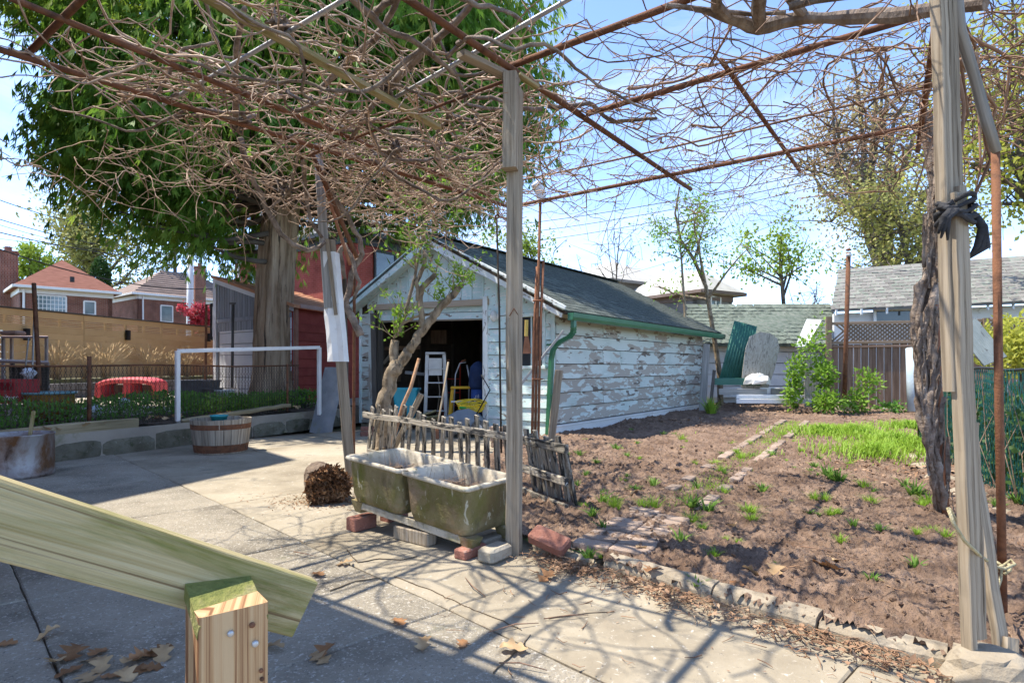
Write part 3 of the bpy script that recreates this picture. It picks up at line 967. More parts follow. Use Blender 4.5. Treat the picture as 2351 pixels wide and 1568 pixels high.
# ------------------------------------------------------------------ pergola posts
cp = thing('pergola_post', 'square grey timber pergola post standing at the end of the laundry sink', 'post', PO)
MB().board(PO, PO + Vector((.004, 0, 2.98)), .089, .089, (.97, -.25, 0), .004, 14, .0025).build('post', M['post'], cp)
MB().board(PO + Vector((-.022, -.092, 2.44)), PO + Vector((-.02, -.088, 3.04)), .089, .089, (.97, -.25, 0), .006, 6, .003).build('splice', M['post'], cp)

lpb, lpt = G(808, 1116), W(738, 335, 6.05)
lp_ = thing('pergola_post', 'leaning patched timber pergola post with crumpled white metal flashing', 'post', lpb)
mid = lpb.lerp(lpt, .62)
MB().board(lpb, lpb.lerp(lpt, .72), .10, .085, (1, .2, 0), .005, 10, .003).build('post', M['post'], lp_)
off = Vector((-.06, -.05, 0))
MB().board(lpb.lerp(lpt, .52) + off, lpt + off * .5, .085, .06, (1, .2, 0), .005, 6, .003).build('splice', M['post_grey'], lp_)
fl = MB()
a, b = lpb.lerp(lpt, .365), lpb.lerp(lpt, .685)
sec = []
for i in range(13):
    f = i / 12
    p = a.lerp(b, f)
    j = lambda: R.uniform(-.006, .006)
    w0 = .125 - .03 * f
    sec.append([p + Vector((-w0 + j(), -.03 + j(), 0)), p + Vector((-.06 + j(), -.075 + j(), 0)), p + Vector((.0 + j(), -.062 + j(), 0)), p + Vector((.055 + j(), -.07 + j(), 0)), p + Vector((.075, .03 + j(), 0)),
                p + Vector((.070, .028, 0)), p + Vector((.05, -.064, 0)), p + Vector((0, -.056, 0)), p + Vector((-.058, -.068, 0)), p + Vector((-w0 + .004, -.026, 0))])
fl.loft(sec).build('flashing', M['white_metal'], lp_)
MB().board(lpb.lerp(lpt, .50) + Vector((.02, -.095, 0)), lpb.lerp(lpt, .72) + Vector((.0, -.09, 0)), .035, .02, (1, 0, 0), .003, 4, .002).build('batten', M['post'], lp_)

rpb = G(2234, 1500, .10); rpt = Vector((1.695, rpb.y + .05, 3.05))
rp_ = thing('pergola_post', 'tall pergola post of paired split planks leaning on a broken concrete footing', 'post', Vector((rpb.x, rpb.y, 0)))
wd = Vector((.95, .3, 0))
bd = rpt - rpb
ax = Vector((.95, .32, 0)).normalized()
for (f0, f1, o, w, nm) in ((0.0, .60, -.018, .034, 'plank'), (.02, .61, .018, .036, 'plank'), (.34, 1.0, -.046, .022, 'plank'), (.52, 1.0, -.022, .025, 'plank'), (.515, 1.0, .005, .026, 'plank'), (.02, .30, .044, .016, 'plank'), (.44, .98, .032, .024, 'plank')):
    back = .0 if f0 < .1 else .03
    MB().board(rpb.lerp(rpt, f0) + ax * o + Vector((0, back, 0)), rpb.lerp(rpt, f1) + ax * o * .95 + Vector((0, back * .6, 0)), w, .045, ax, .004, 16, .0018).build(nm, M['post'], rp_)
cf = MB()
sec = []
for z, w in ((-.02, .16), (.03, .15), (.07, .13), (.11, .115), (.125, .09)):
    sec.append([Vector((rpb.x + .03 + math.cos(q * 2 * math.pi / 11) * w * R.uniform(.85, 1.15), rpb.y - .03 + math.sin(q * 2 * math.pi / 11) * w * R.uniform(.8, 1.1), z)) for q in range(11)])
cf.loft(sec).build('footing', M['kerb'], rp_)
st = MB().board(G(2305, 1545), W(2172, 655, 2.62), .05, .035, (1, .2, 0), .004, 10, .003)
solo(st, 'wooden_stake', M['post'], 'long thin wooden stake leaning on the split plank post beside the rusty pipe', 'stake')
st = MB().board(G(2296, 1520) + Vector((-.06, -.12, 0)), G(2280, 1515) + Vector((-.02, -.1, .14)), .05, .05, (1, 0, 0), .005, 2, .003)
solo(st, 'stub_of_wood', M['post'], 'short broken stub of timber on the concrete footing of the plank post', 'stake')
mp_ = thing('iron_pipe', 'upright rusty iron pipe beside the thin wooden stake, grey branch lashed on its top', 'pipe', G(2303, 1440))
MB().tube([G(2303, 1440), W(2293, 900, 2.76), W(2285, 332, 2.76)], .018, 10).build('pipe', M['rust'], mp_, True)
MB().tube([W(2288, 350, 2.755), W(2262, 270, 2.74), W(2235, 170, 2.68), W(2203, 70, 2.6), W(2190, -60, 2.5)], [.02, .024, .022, .024, .024], 8).build('branch', M['post_grey'], mp_, True)
# black cloth tied round the plank post
M['cloth'] = mat('black_cloth', [(0.018, 0.018, 0.02), (0.06, 0.06, 0.065)], 9, bump=0.8, bscale=30, rough=0.95, rand=0)
ct = MB()
cc = rpb.lerp(rpt, .60); cc.z = W(2170, 503, 2.46).z
for k in range(5):
    pts = []
    for q in range(15):
        a = q / 14 * 2 * math.pi + k
        pts.append(cc + Vector((math.cos(a) * (.058 + R.uniform(-.008, .008)), math.sin(a) * (.055 + R.uniform(-.008, .008)), (k - 2) * .018 + math.sin(a * 2 + k) * .018)))
    ct.tube(pts, [R.uniform(.007, .014) for _ in pts], 6)
for k in range(5):
    s = cc + Vector((-.05 + R.uniform(-.02, .02), -.05, -.01))
    ct.tube([s, s + Vector((-.03 + R.uniform(-.02, .02), -.01, -.035)), s + Vector((-.035 + R.uniform(-.03, .02), -.005, -.09 - R.uniform(0, .03)))], [.012, .013, .004], 5)
for k in range(3):
    s = cc + Vector((.06, -.02, -.02))
    ct.tube([s, s + Vector((.03, 0, -.05)), s + Vector((.015 + .02 * k, .01, -.12)), s + Vector((-.02, .01, -.17))], [.012, .017, .012, .003], 6)
solo(ct, 'tied_cloth', M['cloth'], 'black mesh cloth knotted around the split plank post', 'cloth', smooth=True)
# rope
rope = MB()
q = [W(2176, 1165, 2.20), W(2188, 1200, 2.19), W(2213, 1240, 2.19), W(2250, 1275, 2.30), W(2285, 1300, 2.55), W(2305, 1306, 2.62), W(2330, 1295, 2.66), W(2322, 1285, 2.73), W(2300, 1300, 2.70), W(2297, 1330, 2.69), W(2290, 1352, 2.68)]
rope.tube(q, .0065, 7)
rope.tube([W(2180, 1168, 2.44), W(2225, 1250, 2.58), W(2262, 1285, 2.66), W(2295, 1305, 2.71)], .006, 7)
for k in range(7):
    c = W(2303, 1304, 2.70)
    a = k * 2.1
    rope.tube([c + Vector((math.cos(a) * .022, math.sin(a) * .022, -.02)), c + Vector((math.cos(a + 1) * .03, math.sin(a + 1) * .025, 0)), c + Vector((math.cos(a + 2) * .024, math.sin(a + 2) * .024, .02))], .0065, 6)
M['rope'] = mat('rope', [(0.42, 0.36, 0.20), (0.62, 0.55, 0.36)], 60, bump=0.8, bscale=160, rough=0.95, rand=0)
solo(rope, 'rope', M['rope'], 'pale twisted rope tied from the plank post to the rusty pipe', 'rope', smooth=True)

# ------------------------------------------------------------------ double laundry sink used as planter
SLD, SVD = Vector((-.80, .60, 0)), Vector((.60, .80, 0))
S0 = Vector((-.283, 3.715, 0))
M['sink_in'] = mat('sink_porcelain', [(0.34, 0.285, 0.20), (0.49, 0.43, 0.335), (0.58, 0.52, 0.42)], 5, bump=0.35, bscale=30, rough=0.7, rand=0,
                   spots=[((0.24, 0.205, 0.15), 5, (1, 1, .6), 0.50, 0.70), ((0.15, 0.13, 0.085), 14, (1, 1, .5), 0.58, 0.68), ((0.22, 0.21, 0.10), 3, (1, 1, 1), .56, .7)])
M['sink_out'] = mat('sink_mossy', [(0.15, 0.11, 0.05), (0.24, 0.19, 0.095), (0.33, 0.265, 0.16)], 3.0, bump=0.6, bscale=35, rough=0.85, rand=0,
                    spots=[((0.135, 0.13, 0.03), 2.6, (1, 1, .7), 0.47, 0.62), ((0.42, 0.38, 0.28), 13, (1, 1, .4), 0.60, 0.63, 1.5), ((0.07, 0.06, 0.035), 6, (1, 1, .5), 0.60, 0.72), ((0.27, 0.19, 0.12), 3.4, (1, 1, .6), 0.56, 0.70)])
sink = thing('laundry_sink', 'mossy double basin stone laundry sink set on bricks as a planter', 'sink', S0 + SLD * .6 + SVD * .28)
TILT = .085


def SK(x, y, z):
    return S0 + SLD * x + SVD * y + ZU * (z + .445 + TILT * x)


def rrect(x0, x1, y0, y1, r, n=5):
    out = []
    for cx, cy, a0 in ((x1 - r, y0 + r, -90), (x1 - r, y1 - r, 0), (x0 + r, y1 - r, 90), (x0 + r, y0 + r, 180)):
        for k in range(n + 1):
            a = math.radians(a0 + 90 * k / n)
            out.append((cx + math.cos(a) * r, cy + math.sin(a) * r))
    return out


for (x0, x1) in ((0, .598), (.602, 1.2)):
    ring = lambda i, z, r=.05: [SK(x, y, z + R.uniform(-.0015, .0015)) for x, y in rrect(x0 + i, x1 - i, i, .56 - i, r)]
    m = MB()
    m.loft([ring(.075, -.335, .06), ring(.05, -.325, .06), ring(.036, -.27, .055), ring(.025, -.10, .05), ring(.02, -.03, .045)], caps=False)
    m.face(list(range(24))[::-1], [(0.1 * k, 0) for k in range(24)])
    m.build('basin', M['sink_out'], sink, True)
    m = MB()
    m.loft([ring(.02, -.03, .045), ring(.002, -.028, .04), ring(-.004 if 1 else 0, -.018, .04), ring(0, -.003, .04), ring(.008, .0, .04), ring(.030, -.002, .045), ring(.040, -.010, .05), ring(.062, -.14, .06), ring(.075, -.25, .06)], caps=False)
    m.face(list(range(8 * 24, 9 * 24)), [(0.1 * k, 0) for k in range(24)])
    m.build('rim', M['sink_in'], sink, True)
    g2x, g2y = np.meshgrid(np.linspace(x0 + .08, x1 - .08, 26), np.linspace(.08, .48, 26), indexing='ij')
    hz = -.135 + fbm(g2x * 3, g2y * 3, 3) * .05
    vv = np.array([[SK(a, b, c) for a, b, c in zip(r1, r2, r3)] for r1, r2, r3 in zip(g2x, g2y, hz)]).reshape(-1, 3)
    ii, jj = np.meshgrid(np.arange(25), np.arange(25), indexing='ij')
    ff = np.stack([ii * 26 + jj, (ii + 1) * 26 + jj, (ii + 1) * 26 + jj + 1, ii * 26 + jj + 1], -1).reshape(-1, 4)
    np_build('potting_soil', vv, ff, M['bed'], sink, True)
    ln = []
    for k in range(170):
        a, b = R.uniform(x0 + .11, x1 - .11), R.uniform(.10, .44)
        d = R.uniform(0, 6.28); L = R.uniform(.03, .11)
        p = SK(a, b, -.115 + R.uniform(0, .03))
        q = p + Vector((math.cos(d) * L, math.sin(d) * L, R.uniform(-.02, .03)))
        ln.append(([p, (p + q) / 2 + ZU * .008, q], [.0022, .002, .0012]))
    for k in range(9):
        p = SK(R.uniform(x0 + .13, x1 - .13), R.uniform(.10, .42), -.13)
        ln.append(([p, p + Vector((R.uniform(-.02, .02), 0, .08)), p + Vector((R.uniform(-.05, .05), 0, R.uniform(.13, .24)))], [.002, .0018, .001]))
    vv, ff = tubes_np([(np.array([tuple(p) for p in a]), np.array(b)) for a, b in ln])
    tag(np_build('dry_stalks', vv, ff, M['cane'], sink), kind='stuff')
# lugs on the ledge, apron bar and feet
for x in (.56, .66):
    m = MB().lathe(SK(x, .028, .001), [(.013, 0), (.011, .0015)], 10); m.build('tap_hole', M['dark_in'], sink)
MB().board(SK(.10, .075, -.358), SK(1.15, .075, -.358), .05, .03, ZU, .004, 6, .002).build('apron', M['sink_in'], sink)
for x in (.05, 1.12):
    for y in (.10, .46):
        m = MB(); m.loft([[SK(x + a, y + b, -.33) for a, b in ((-.06, -.05), (.06, -.05), (.06, .05), (-.06, .05))], [SK(x + a * .55, y + b * .7, -.415) for a, b in ((-.06, -.05), (.06, -.05), (.06, .05), (-.06, .05))]])
        m.build('foot', M['sink_out'], sink)
sa = math.atan2(SLD.y, SLD.x)


def brick(name, p, size, rz, m, label, cat='brick', tilt=None, ch=.008):
    mb = MB().box(p, size, rz, ch, tilt)
    return solo(mb, name, m, label, cat)


def xyz(p, z): return Vector((p.x, p.y, z))
brick('brick', xyz(SK(.05, .10, 0), .028), (.10, .215, .062), sa + math.pi, M['brick_red'], 'dark red brick under the post end of the laundry sink, lowest of its stack')
brick('brick', xyz(SK(.10, .34, 0), .028), (.10, .215, .062), sa + math.pi, M['brick_tan'], 'grey brick tucked under the rear of the sink at the post end')
brick('brick', xyz(SK(1.12, .10, 0), .045), (.11, .205, .10), sa, M['brick_red'], 'upright red brick carrying the log end of the laundry sink')
brick('brick', xyz(SK(1.12, .42, 0), .045), (.11, .205, .10), sa, M['brick_red'], 'red brick under the rear corner of the sink beside the leaning post')
brick('timber_block', xyz(SK(.56, .10, 0), .045), (.34, .09, .095), sa, M['post'], 'short timber block wedged under the middle of the laundry sink', 'timber')
brick('concrete_paver', G(1136, 1287) + Vector((0, .02, .045)), (.125, .215, .088), sa + .02, M['brick_tan'], 'loose tan concrete paver block lying in front of the centre post', 'paver', ch=.016)
b_ = MB().box((0, 0, 0), (.25, .125, .075), 0, .012)
rm = Matrix.Rotation(-.7, 3, 'Z') @ Matrix.Rotation(.42, 3, 'X') @ Matrix.Rotation(.25, 3, 'Y')
cb = G(1262, 1256, .10) + Vector((0, .04, .03))
b_.v = [rm @ p + cb for p in b_.v]
solo(b_, 'brick', M['brick_red'], 'smooth pinkish red paver brick tilted on the kerb beside the centre post', 'brick')

# ------------------------------------------------------------------ leaning picket fence panels behind the sink
def picket_panel(label, A, B, n, tilt0, tilt1, h0, h1, low, extra_rails):
    pk = thing('picket_fence', label, 'fence', Vector((A.x, A.y, 0)).lerp(Vector((B.x, B.y, 0)), .5))
    d = (B - A).normalized(); dh = Vector((d.x, d.y, 0)).normalized(); nn = Vector((dh.y, -dh.x, 0))
    MB().board(A - d * .06, B + d * .06, .07, .035, ZU, .005, 10, .004).build('rail', M['picket'], pk)
    for (za, zb, f0, f1) in extra_rails:
        MB().board(xyz(A.lerp(B, f0), za) - nn * .035, xyz(A.lerp(B, f1), zb) - nn * .035, .065, .035, ZU, .005, 7, .004).build('rail', M['picket'], pk)
    for i in range(n):
        f = (i + .5 + R.uniform(-.22, .22)) / n
        p = A.lerp(B, f)
        tl = tilt0 + (tilt1 - tilt0) * f + R.uniform(-.04, .04)
        top = p + ZU * (R.uniform(h0, h1)) + dh * (tl * .09)
        Lh = top.z - low - R.uniform(0, .03)
        bot = top - ZU * Lh - dh * (tl * Lh) + nn * (.10 + R.uniform(0, .03)) * -1
        o = -nn * .034
        MB().board(bot + o, top + o, R.uniform(.055, .075), .024, dh, .005, 5, .0035).build('picket', M['picket'], pk)
    return pk


picket_panel('weathered picket fence panel with flaking black paint leaning behind the laundry sink', W(840, 952, 7.8), W(1168, 1002, 5.65), 18, .55, .10, .05, .18, .03, [(.10, .10, .0, .35)])
picket_panel('short broken picket fence panel leaning beside the centre post next to the bare soil', W(1192, 1008, 5.35), W(1292, 1030, 4.72), 8, .05, .0, .01, .10, .03, [(.30, .29, 0, 1), (.09, .08, 0, 1)])
# loose stakes and sticks leaning on the panel
def stake(name, a, b, w, t, m, label, cat='stake', jit=.003):
    return solo(MB().board(a, b, w, t, (1, .1, 0), .004, 7, jit), name, m, label, cat)
stake('wooden_stake', G(1258, 1078), W(1284, 850, 6.85), .085, .045, M['post'], 'thick square wooden stake standing against the clapboard side wall')
stake('wooden_stake', W(1198, 880, 8.8), W(1294, 760, 8.9), .035, .025, M['post_grey'], 'thin grey batten leaning diagonally across the green downspout')
stake('wooden_stake', G(896, 1045), W(968, 905, 7.9), .075, .03, M['post'], 'pale cut board leaning beside the pruned tree trunk')
tw = MB().tube([G(898, 1052), W(905, 1000, 7.7), W(925, 930, 7.8), W(943, 890, 7.9), W(962, 823, 7.95)], [.026, .027, .026, .024, .022], 8)
solo(tw, 'peeled_branch', mat('peeled_branch', [(0.28, 0.14, 0.07), (0.47, 0.29, 0.17)], 8, bump=.5, rand=0), 'peeled orange brown branch leaning on the picket fence panel', 'branch', smooth=True)
sh = thing('garden_shovel', 'old shovel with long wooden handle leaning in the garage doorway', 'shovel', W(1000, 960, 8.9))
MB().tube([W(1003, 985, 8.6), W(1015, 920, 9.0), W(1029, 832, 9.4)], .016, 8).build('handle', M['post'], sh, True)
MB().slab([W(996, 1008, 8.55), W(1008, 1008, 8.55), W(1008, 985, 8.6), W(1004, 978, 8.6), W(998, 985, 8.6)], .004).build('blade', M['rust'], sh)
# tools hung on the centre post
sk = thing('pruning_saw', 'small rusty hook and trowel hung on the centre post', 'tool', PO + Vector((.0, -.06, 1.3)))
MB().tube([PO + Vector((-.03, -.05, 1.52)), PO + Vector((-.045, -.055, 1.46)), PO + Vector((-.03, -.06, 1.37)), PO + Vector((-.032, -.058, 1.20)), PO + Vector((-.028, -.055, 1.05))], [.004, .004, .005, .013, .012], 6).build('handle', M['post'], sk, True)
MB().tube([PO + Vector((-.03, -.05, 1.52)), PO + Vector((.0, -.055, 1.57)), PO + Vector((.03, -.05, 1.52))], [.003, .004, .003], 5).build('hook', M['rust'], sk, True)
tr_ = thing('putty_knife', 'wide rusty scraper with yellow handle hung beside the garage window', 'tool', W(1208, 800, 9.3))
MB().board(W(1208, 772, 9.3), W(1209, 735, 9.3), .055, .03, (1, 0, 0), .008).build('handle', mat('yellow_handle', [(0.55, 0.36, 0.06), (0.65, 0.48, 0.16)], 6, rand=0), tr_)
MB().slab([W(1200, 812, 9.3), W(1220, 812, 9.3), W(1213, 770, 9.3), W(1205, 770, 9.3)], .004).build('blade', M['rust_bright'], tr_)

# ------------------------------------------------------------------ rotten log
lg = thing('rotten_log', 'short rotten log with shredded reddish heartwood lying beside the leaning post', 'log', G(735, 1160))
lc = G(738, 1150) + Vector((0, .10, .15))
la = Vector((.42, -.90, -.04)).normalized(); lx = la.cross(ZU).normalized(); lz = lx.cross(la)
M['log_bark'] = mat('log_bark', [(0.13, 0.09, 0.065), (0.26, 0.20, 0.15)], 10, bump=1, bscale=30, rand=0, bdist=.03)
M['log_rot'] = mat('rotten_wood', [(0.10, 0.045, 0.022), (0.27, 0.135, 0.062), (0.42, 0.26, 0.14)], 14, bump=1, bscale=40, rand=0, bdist=.02, spots=[((0.045, 0.025, 0.015), 8, (1, 1, 1), .52, .68)])
m = MB(); sec = []
for i in range(13):
    f = i / 12
    sec.append([lc + la * ((f - .5) * .38) + (lx * math.cos(q * .3307) + lz * math.sin(q * .3307)) * (.155 + .02 * f + R.uniform(-.012, .012) + .02 * math.sin(q * .66 + f)) for q in range(19)])
m.loft(sec); m.build('bark', M['log_bark'], lg, False)
fv = []
for k in range(2600):
    a = R.uniform(0, 6.283); rr = .175 * math.sqrt(R.random())
    p = lc + la * (.19 + R.uniform(-.03, .06) - .05 * (1 - rr / .165)) + (lx * math.cos(a) + lz * math.sin(a)) * rr
    fv.append((p, la * R.uniform(.3, 1) + lx * R.uniform(-.9, .9) + lz * R.uniform(-.9, .9), Vector((R.uniform(-1, 1), R.uniform(-1, 1), R.uniform(-1, 1))), R.uniform(.03, .09), R.uniform(.012, .035)))
for k in range(1100):
    a = R.uniform(0, 6.283); rr = abs(R.gauss(0, .22)); rr = .05 + rr
    p = Vector((lc.x + math.cos(a) * rr * 1.25 + .04, lc.y + math.sin(a) * rr * .8 - .12, .004 + R.uniform(0, .03) * max(0, 1 - rr * 3)))
    fv.append((p, Vector((R.uniform(-1, 1), R.uniform(-1, 1), R.uniform(-.1, .25))), Vector((R.uniform(-.4, .4), R.uniform(-.4, .4), 1)), R.uniform(.012, .045), R.uniform(.004, .014)))
v, f = leaf_np([tuple(q[0]) for q in fv], [tuple(q[1]) for q in fv], [tuple(q[2]) for q in fv], np.array([q[3] for q in fv]), np.array([q[4] for q in fv]), .1)
tag(np_build('rot_flakes', v, f, M['log_rot'], lg), kind='stuff')

# ------------------------------------------------------------------ half barrel planter
def barrel(loc):
    br = thing('half_barrel', 'wooden half barrel planter with rusty hoops beside the block wall', 'barrel', loc)
    n = 24; h = .47
    M['stave'] = wood('barrel_stave', [(0.16, 0.13, 0.10), (0.33, 0.28, 0.215), (0.42, 0.365, 0.29)], bump=.5, rand=.22, gs=(1.5, 35, 1))
    rz = lambda z: .335 + .062 * (z / h) ** .8
    for k in range(n):
        a0, a1 = (k + .03) * 2 * math.pi / n, (k + .97) * 2 * math.pi / n
        m = MB(); sec = []
        hh = h + R.uniform(-.006, .006)
        for z in (0, .12, .25, .36, hh):
            r = rz(z) + R.uniform(-.0015, .0015)
            am = (a0 + a1) / 2
            sec.append([loc + Vector((math.cos(q) * (r + e), math.sin(q) * (r + e), z)) for q, e in ((a0, 0), (am, .002), (a1, 0), (a1, -.026), (am, -.026), (a0, -.026))])
        m.loft(sec); m.build('stave', M['stave'], br)
    for z0, z1 in ((.02, .125), (.335, .405)):
        sec = []
        for k in range(40):
            a = k * 2 * math.pi / 40
            d = Vector((math.cos(a), math.sin(a), 0))
            sec.append([loc + d * (rz(z0) + .004) + ZU * z0, loc + d * (rz(z1) + .004) + ZU * z1, loc + d * (rz(z1) - .001) + ZU * z1, loc + d * (rz(z0) - .001) + ZU * z0])
        m = MB(); m.loft(sec + [sec[0]], caps=False); m.build('hoop', M['rust'], br)
    m = MB().lathe(loc, [(.001, .36), (.2, .37), (.365, .36)], 20, (False, False)); m.build('potting_soil', M['bed'], br)
    return br


BL = G(508, 1037) + Vector((0, .0, 0))
barrel(Vector((BL.x, BL.y, .003)))
M['teal'] = mat('teal_plastic', [(0.03, 0.27, 0.30), (0.04, 0.33, 0.37)], 3, bump=.03, rough=.4, rand=0, spec=.5)
pt = thing('plant_pot', 'small teal plastic pot sitting inside the half barrel', 'pot', Vector((BL.x - .02, BL.y - .02, .37)))
MB().lathe(org(pt), [(.085, 0), (.11, .13), (.12, .13), (.12, .15), (.10, .15), (.09, .06), (.02, .05)], 20, (True, False)).build('pot', M['teal'], pt, True)
MB().lathe(org(pt) + Vector((0, 0, .10)), [(.10, 0), (.04, .012)], 14).build('potting_soil', M['bed'], pt)

# ------------------------------------------------------------------ metal drum planter
DL = G(40, 1093); DL.z = .004
dr = thing('metal_drum', 'scorched grey metal drum planter with a wooden stake in its soil', 'drum', DL)
M['drum'] = mat('scorched_zinc', [(0.30, 0.30, 0.31), (0.42, 0.42, 0.43)], 2, bump=.2, bscale=14, rough=.5, metal=.45, rand=0, spots=[((0.16, 0.085, 0.045), 2.2, (1, 1, .8), .44, .62), ((0.06, 0.04, 0.03), 4.5, (1, 1, .6), .56, .70)])
m = MB(); m.lathe(DL, [(.325, 0), (.33, .006), (.338, .03), (.332, .04), (.330, .44), (.338, .452), (.338, .462), (.326, .464), (.318, .45), (.314, .38)], 44, (True, False)); m.build('drum', M['drum'], dr, True)
MB().lathe(DL, [(.001, .40), (.1, .41), (.22, .395), (.32, .40)], 24, (False, False)).build('potting_soil', M['bed'], dr)
MB().board(DL + Vector((.05, .1, .38)), DL + Vector((.085, .12, .70)), .035, .022, (1, 0, 0), .003).build('stake', M['lumber'], dr)

# ------------------------------------------------------------------ low block wall with timber on top
bw = thing('block_wall', 'low mossy wall of rough concrete blocks along the patio edge', 'wall', WP(4, 0))
s = -2.5
k = 0
while s < 7.6:
    L = R.choice((.58, .75, .88, .62)); h = R.uniform(.21, .26)
    m = MB(); sec = []
    j = lambda a: R.uniform(-a, a)
    for i in range(6):
        q = s + .012 + (L - .024) * i / 5
        e = .02 if i in (0, 5) else 0
        sec.append([WP(q, 0 + e + j(.012), -.02), WP(q, -.012 + e + j(.012), h * .5 + j(.02)), WP(q, .005 + e + j(.01), h - .02 - e + j(.008)), WP(q, .04, h - e * .5 + j(.008)), WP(q, .19, h + j(.006)), WP(q, .20, -.02)])
    m.loft(sec); m.build('block', M['block'], bw)
    s += L; k += 1
M['old_timber'] = wood('old_timber', [(0.13, 0.105, 0.06), (0.26, 0.215, 0.13), (0.36, 0.30, 0.20)], bump=.7, gs=(1.2, 30, 1))
for (a, b, z0, z1, lab) in ((-1.2, 4.0, .335, .40, 'long weathered timber lying on the block wall under the weeds'), (4.7, 6.9, .36, .48, 'thin weathered timber lying on the block wall behind the half barrel')):
    solo(MB().board(WP(a, .12, z0), WP(b, .10, z1), .15 if a < 0 else .07, .12, ZU, .015, 12, .006), 'landscape_timber', M['old_timber'], lab, 'timber')
# grey sheet leaning on the wall by the garage
gs = MB(); A_, B_ = G(736, 992), W(770, 843, 11.75)
sec = []
for i in range(8):
    p = A_.lerp(B_, i / 7)
    w = .205 + .0 * i
    sec.append([p + Vector((-w, 0, .0)), p + Vector((-w * .3, -.02, -.03 if i == 0 else 0)), p + Vector((w, .01, -.05 if i == 0 else 0)), p + Vector((w, .022, 0)), p + Vector((-w * .3, -.005, 0)), p + Vector((-w, .014, 0))])
gs.loft(sec)
solo(gs, 'roof_panel', mat('grey_sheet', [(0.17, 0.175, 0.18), (0.27, 0.27, 0.27)], 2, stretch=(2, 2, 1), bump=.4, bscale=50, rand=0, spots=[((0.17, 0.17, 0.09), 2, (1, 1, 1), .56, .7)]), 'warped grey board leaning against the wall at the garage corner', 'board')
for i, (x, y, z, rz, lab) in enumerate(((843, 1000, .03, .3, 'dark red brick at the garage door post, lowest of its pile'), (838, 985, .10, .1, 'red brick at the garage door post, topmost of its pile'), (850, 990, .03, -.4, 'red brick half hidden behind the picket panel at the door post'))):
    p = G(x, 1000) + Vector((0, .2 * i, 0)); p.z = z
    brick('brick', p, (.23, .11, .075), rz, M['brick_red'], lab)
for i in range(4):
    p = W(1148, 0, 8.9); p.z = .04 + i * .078
    brick('brick', p + Vector((R.uniform(-.02, .02), 0, 0)), (.30, .12, .075), -.5 + R.uniform(-.06, .06), M['paver'], ['lowest of the four pinkish bricks stacked under the garage window', 'second of the four pinkish bricks stacked under the garage window', 'third of the four pinkish bricks stacked under the garage window', 'topmost of the four pinkish bricks stacked under the garage window'][i])
# ------------------------------------------------------------------ pergola pipes and battens
pgi = 0


def pipe(a, b, r, m, label, cat='pipe', n=8, sag=0.0):
    a, b = Vector(a), Vector(b)
    pts = [a.lerp(b, k / 6) - ZU * (sag * 4 * (k / 6) * (1 - k / 6)) for k in range(7)]
    return solo(MB().tube(pts, r, n), 'iron_pipe' if m not in ('galv',) else 'metal_pipe', M[m], label, cat, smooth=True)


def zs_(p, z): return Vector((p.x, p.y, z))
pipe(PG(-3.4, 0, 3.10), PG(3.16, .02, 3.09), .021, 'rust', 'rusty overhead pipe running over the centre post towards the garage')
pipe(PG(0, -.05, 3.14), PG(-.02, 3.4, 3.15), .021, 'rust', 'rusty overhead pipe running from the centre post to the plank post side')
pipe(PG(.915, .02, 3.13), PG(.92, 2.9, 3.16), .021, 'rust', 'rusty overhead cross pipe just beyond the centre post')
pipe(PG(1.87, -2.35, 3.12), PG(1.86, 2.5, 3.12), .0095, 'cane_dark', 'thin brown rod crossing the pergola before its far pipe', sag=.03)
pipe(PG(2.62, -1.9, 3.10), PG(2.62, 2.25, 3.11), .021, 'rust', 'farthest rusty cross pipe of the pergola above the garage front')
pipe(PG(-3.0, -2.40, 3.10), PG(2.7, -1.95, 3.09), .021, 'rust', 'rusty edge pipe of the pergola on the leaning post')
pipe(PG(-3.2, -1.62, 3.12), PG(2.2, -1.92, 3.12), .019, 'rust', 'rusty overhead pipe next inside the leaning post')
pipe(PG(.77, 1.08, 3.16), PG(3.1, 1.10, 3.06), .017, 'rust', 'short rusty pipe with open end slung under two cross pipes')
pipe(PG(1.0, 2.2, 3.14), PG(3.1, 2.03, 3.05), .021, 'rust', 'short rusty pipe beside the old vine at the plank post')
pipe(PG(.10, -2.45, 3.07), PG(0, -.02, 3.06), .012, 'rust', 'thin brown pipe from the leaning post to the centre post')
pipe(PG(-1.06, -2.45, 3.15), PG(-1.07, 1.4, 3.17), .0135, 'galv', 'bright galvanised conduit crossing above the vines near the handrail')
pipe(PG(-.10, -1.0, 3.16), PG(-.42, 1.1, 3.17), .0135, 'galv', 'galvanised conduit crossing beside the centre post top')
pipe(PG(-1.9, -2.4, 3.14), PG(-1.95, 2.6, 3.16), .02, 'rust', 'rusty cross pipe above the handrail')
solo(MB().board(PG(-3.0, -.72, 3.13), PG(.30, -.95, 3.06), .065, .03, PV, .003, 8, .003), 'wooden_batten', M['lumber'], 'pale wooden batten lying across the pergola between two rusty pipes', 'batten')
solo(MB().board(PG(-.45, -.06, 3.045), PG(.03, .0, 3.045), .07, .035, PV, .004, 3, .002), 'wooden_batten', M['post'], 'short wooden packing batten on top of the centre post', 'batten')
solo(MB().board(PG(.0, .03, 3.07), PG(.15, .08, 3.03), .05, .02, PV, .004, 2, .002), 'wooden_batten', M['lumber'], 'splintered offcut wedged behind the centre post top', 'batten')
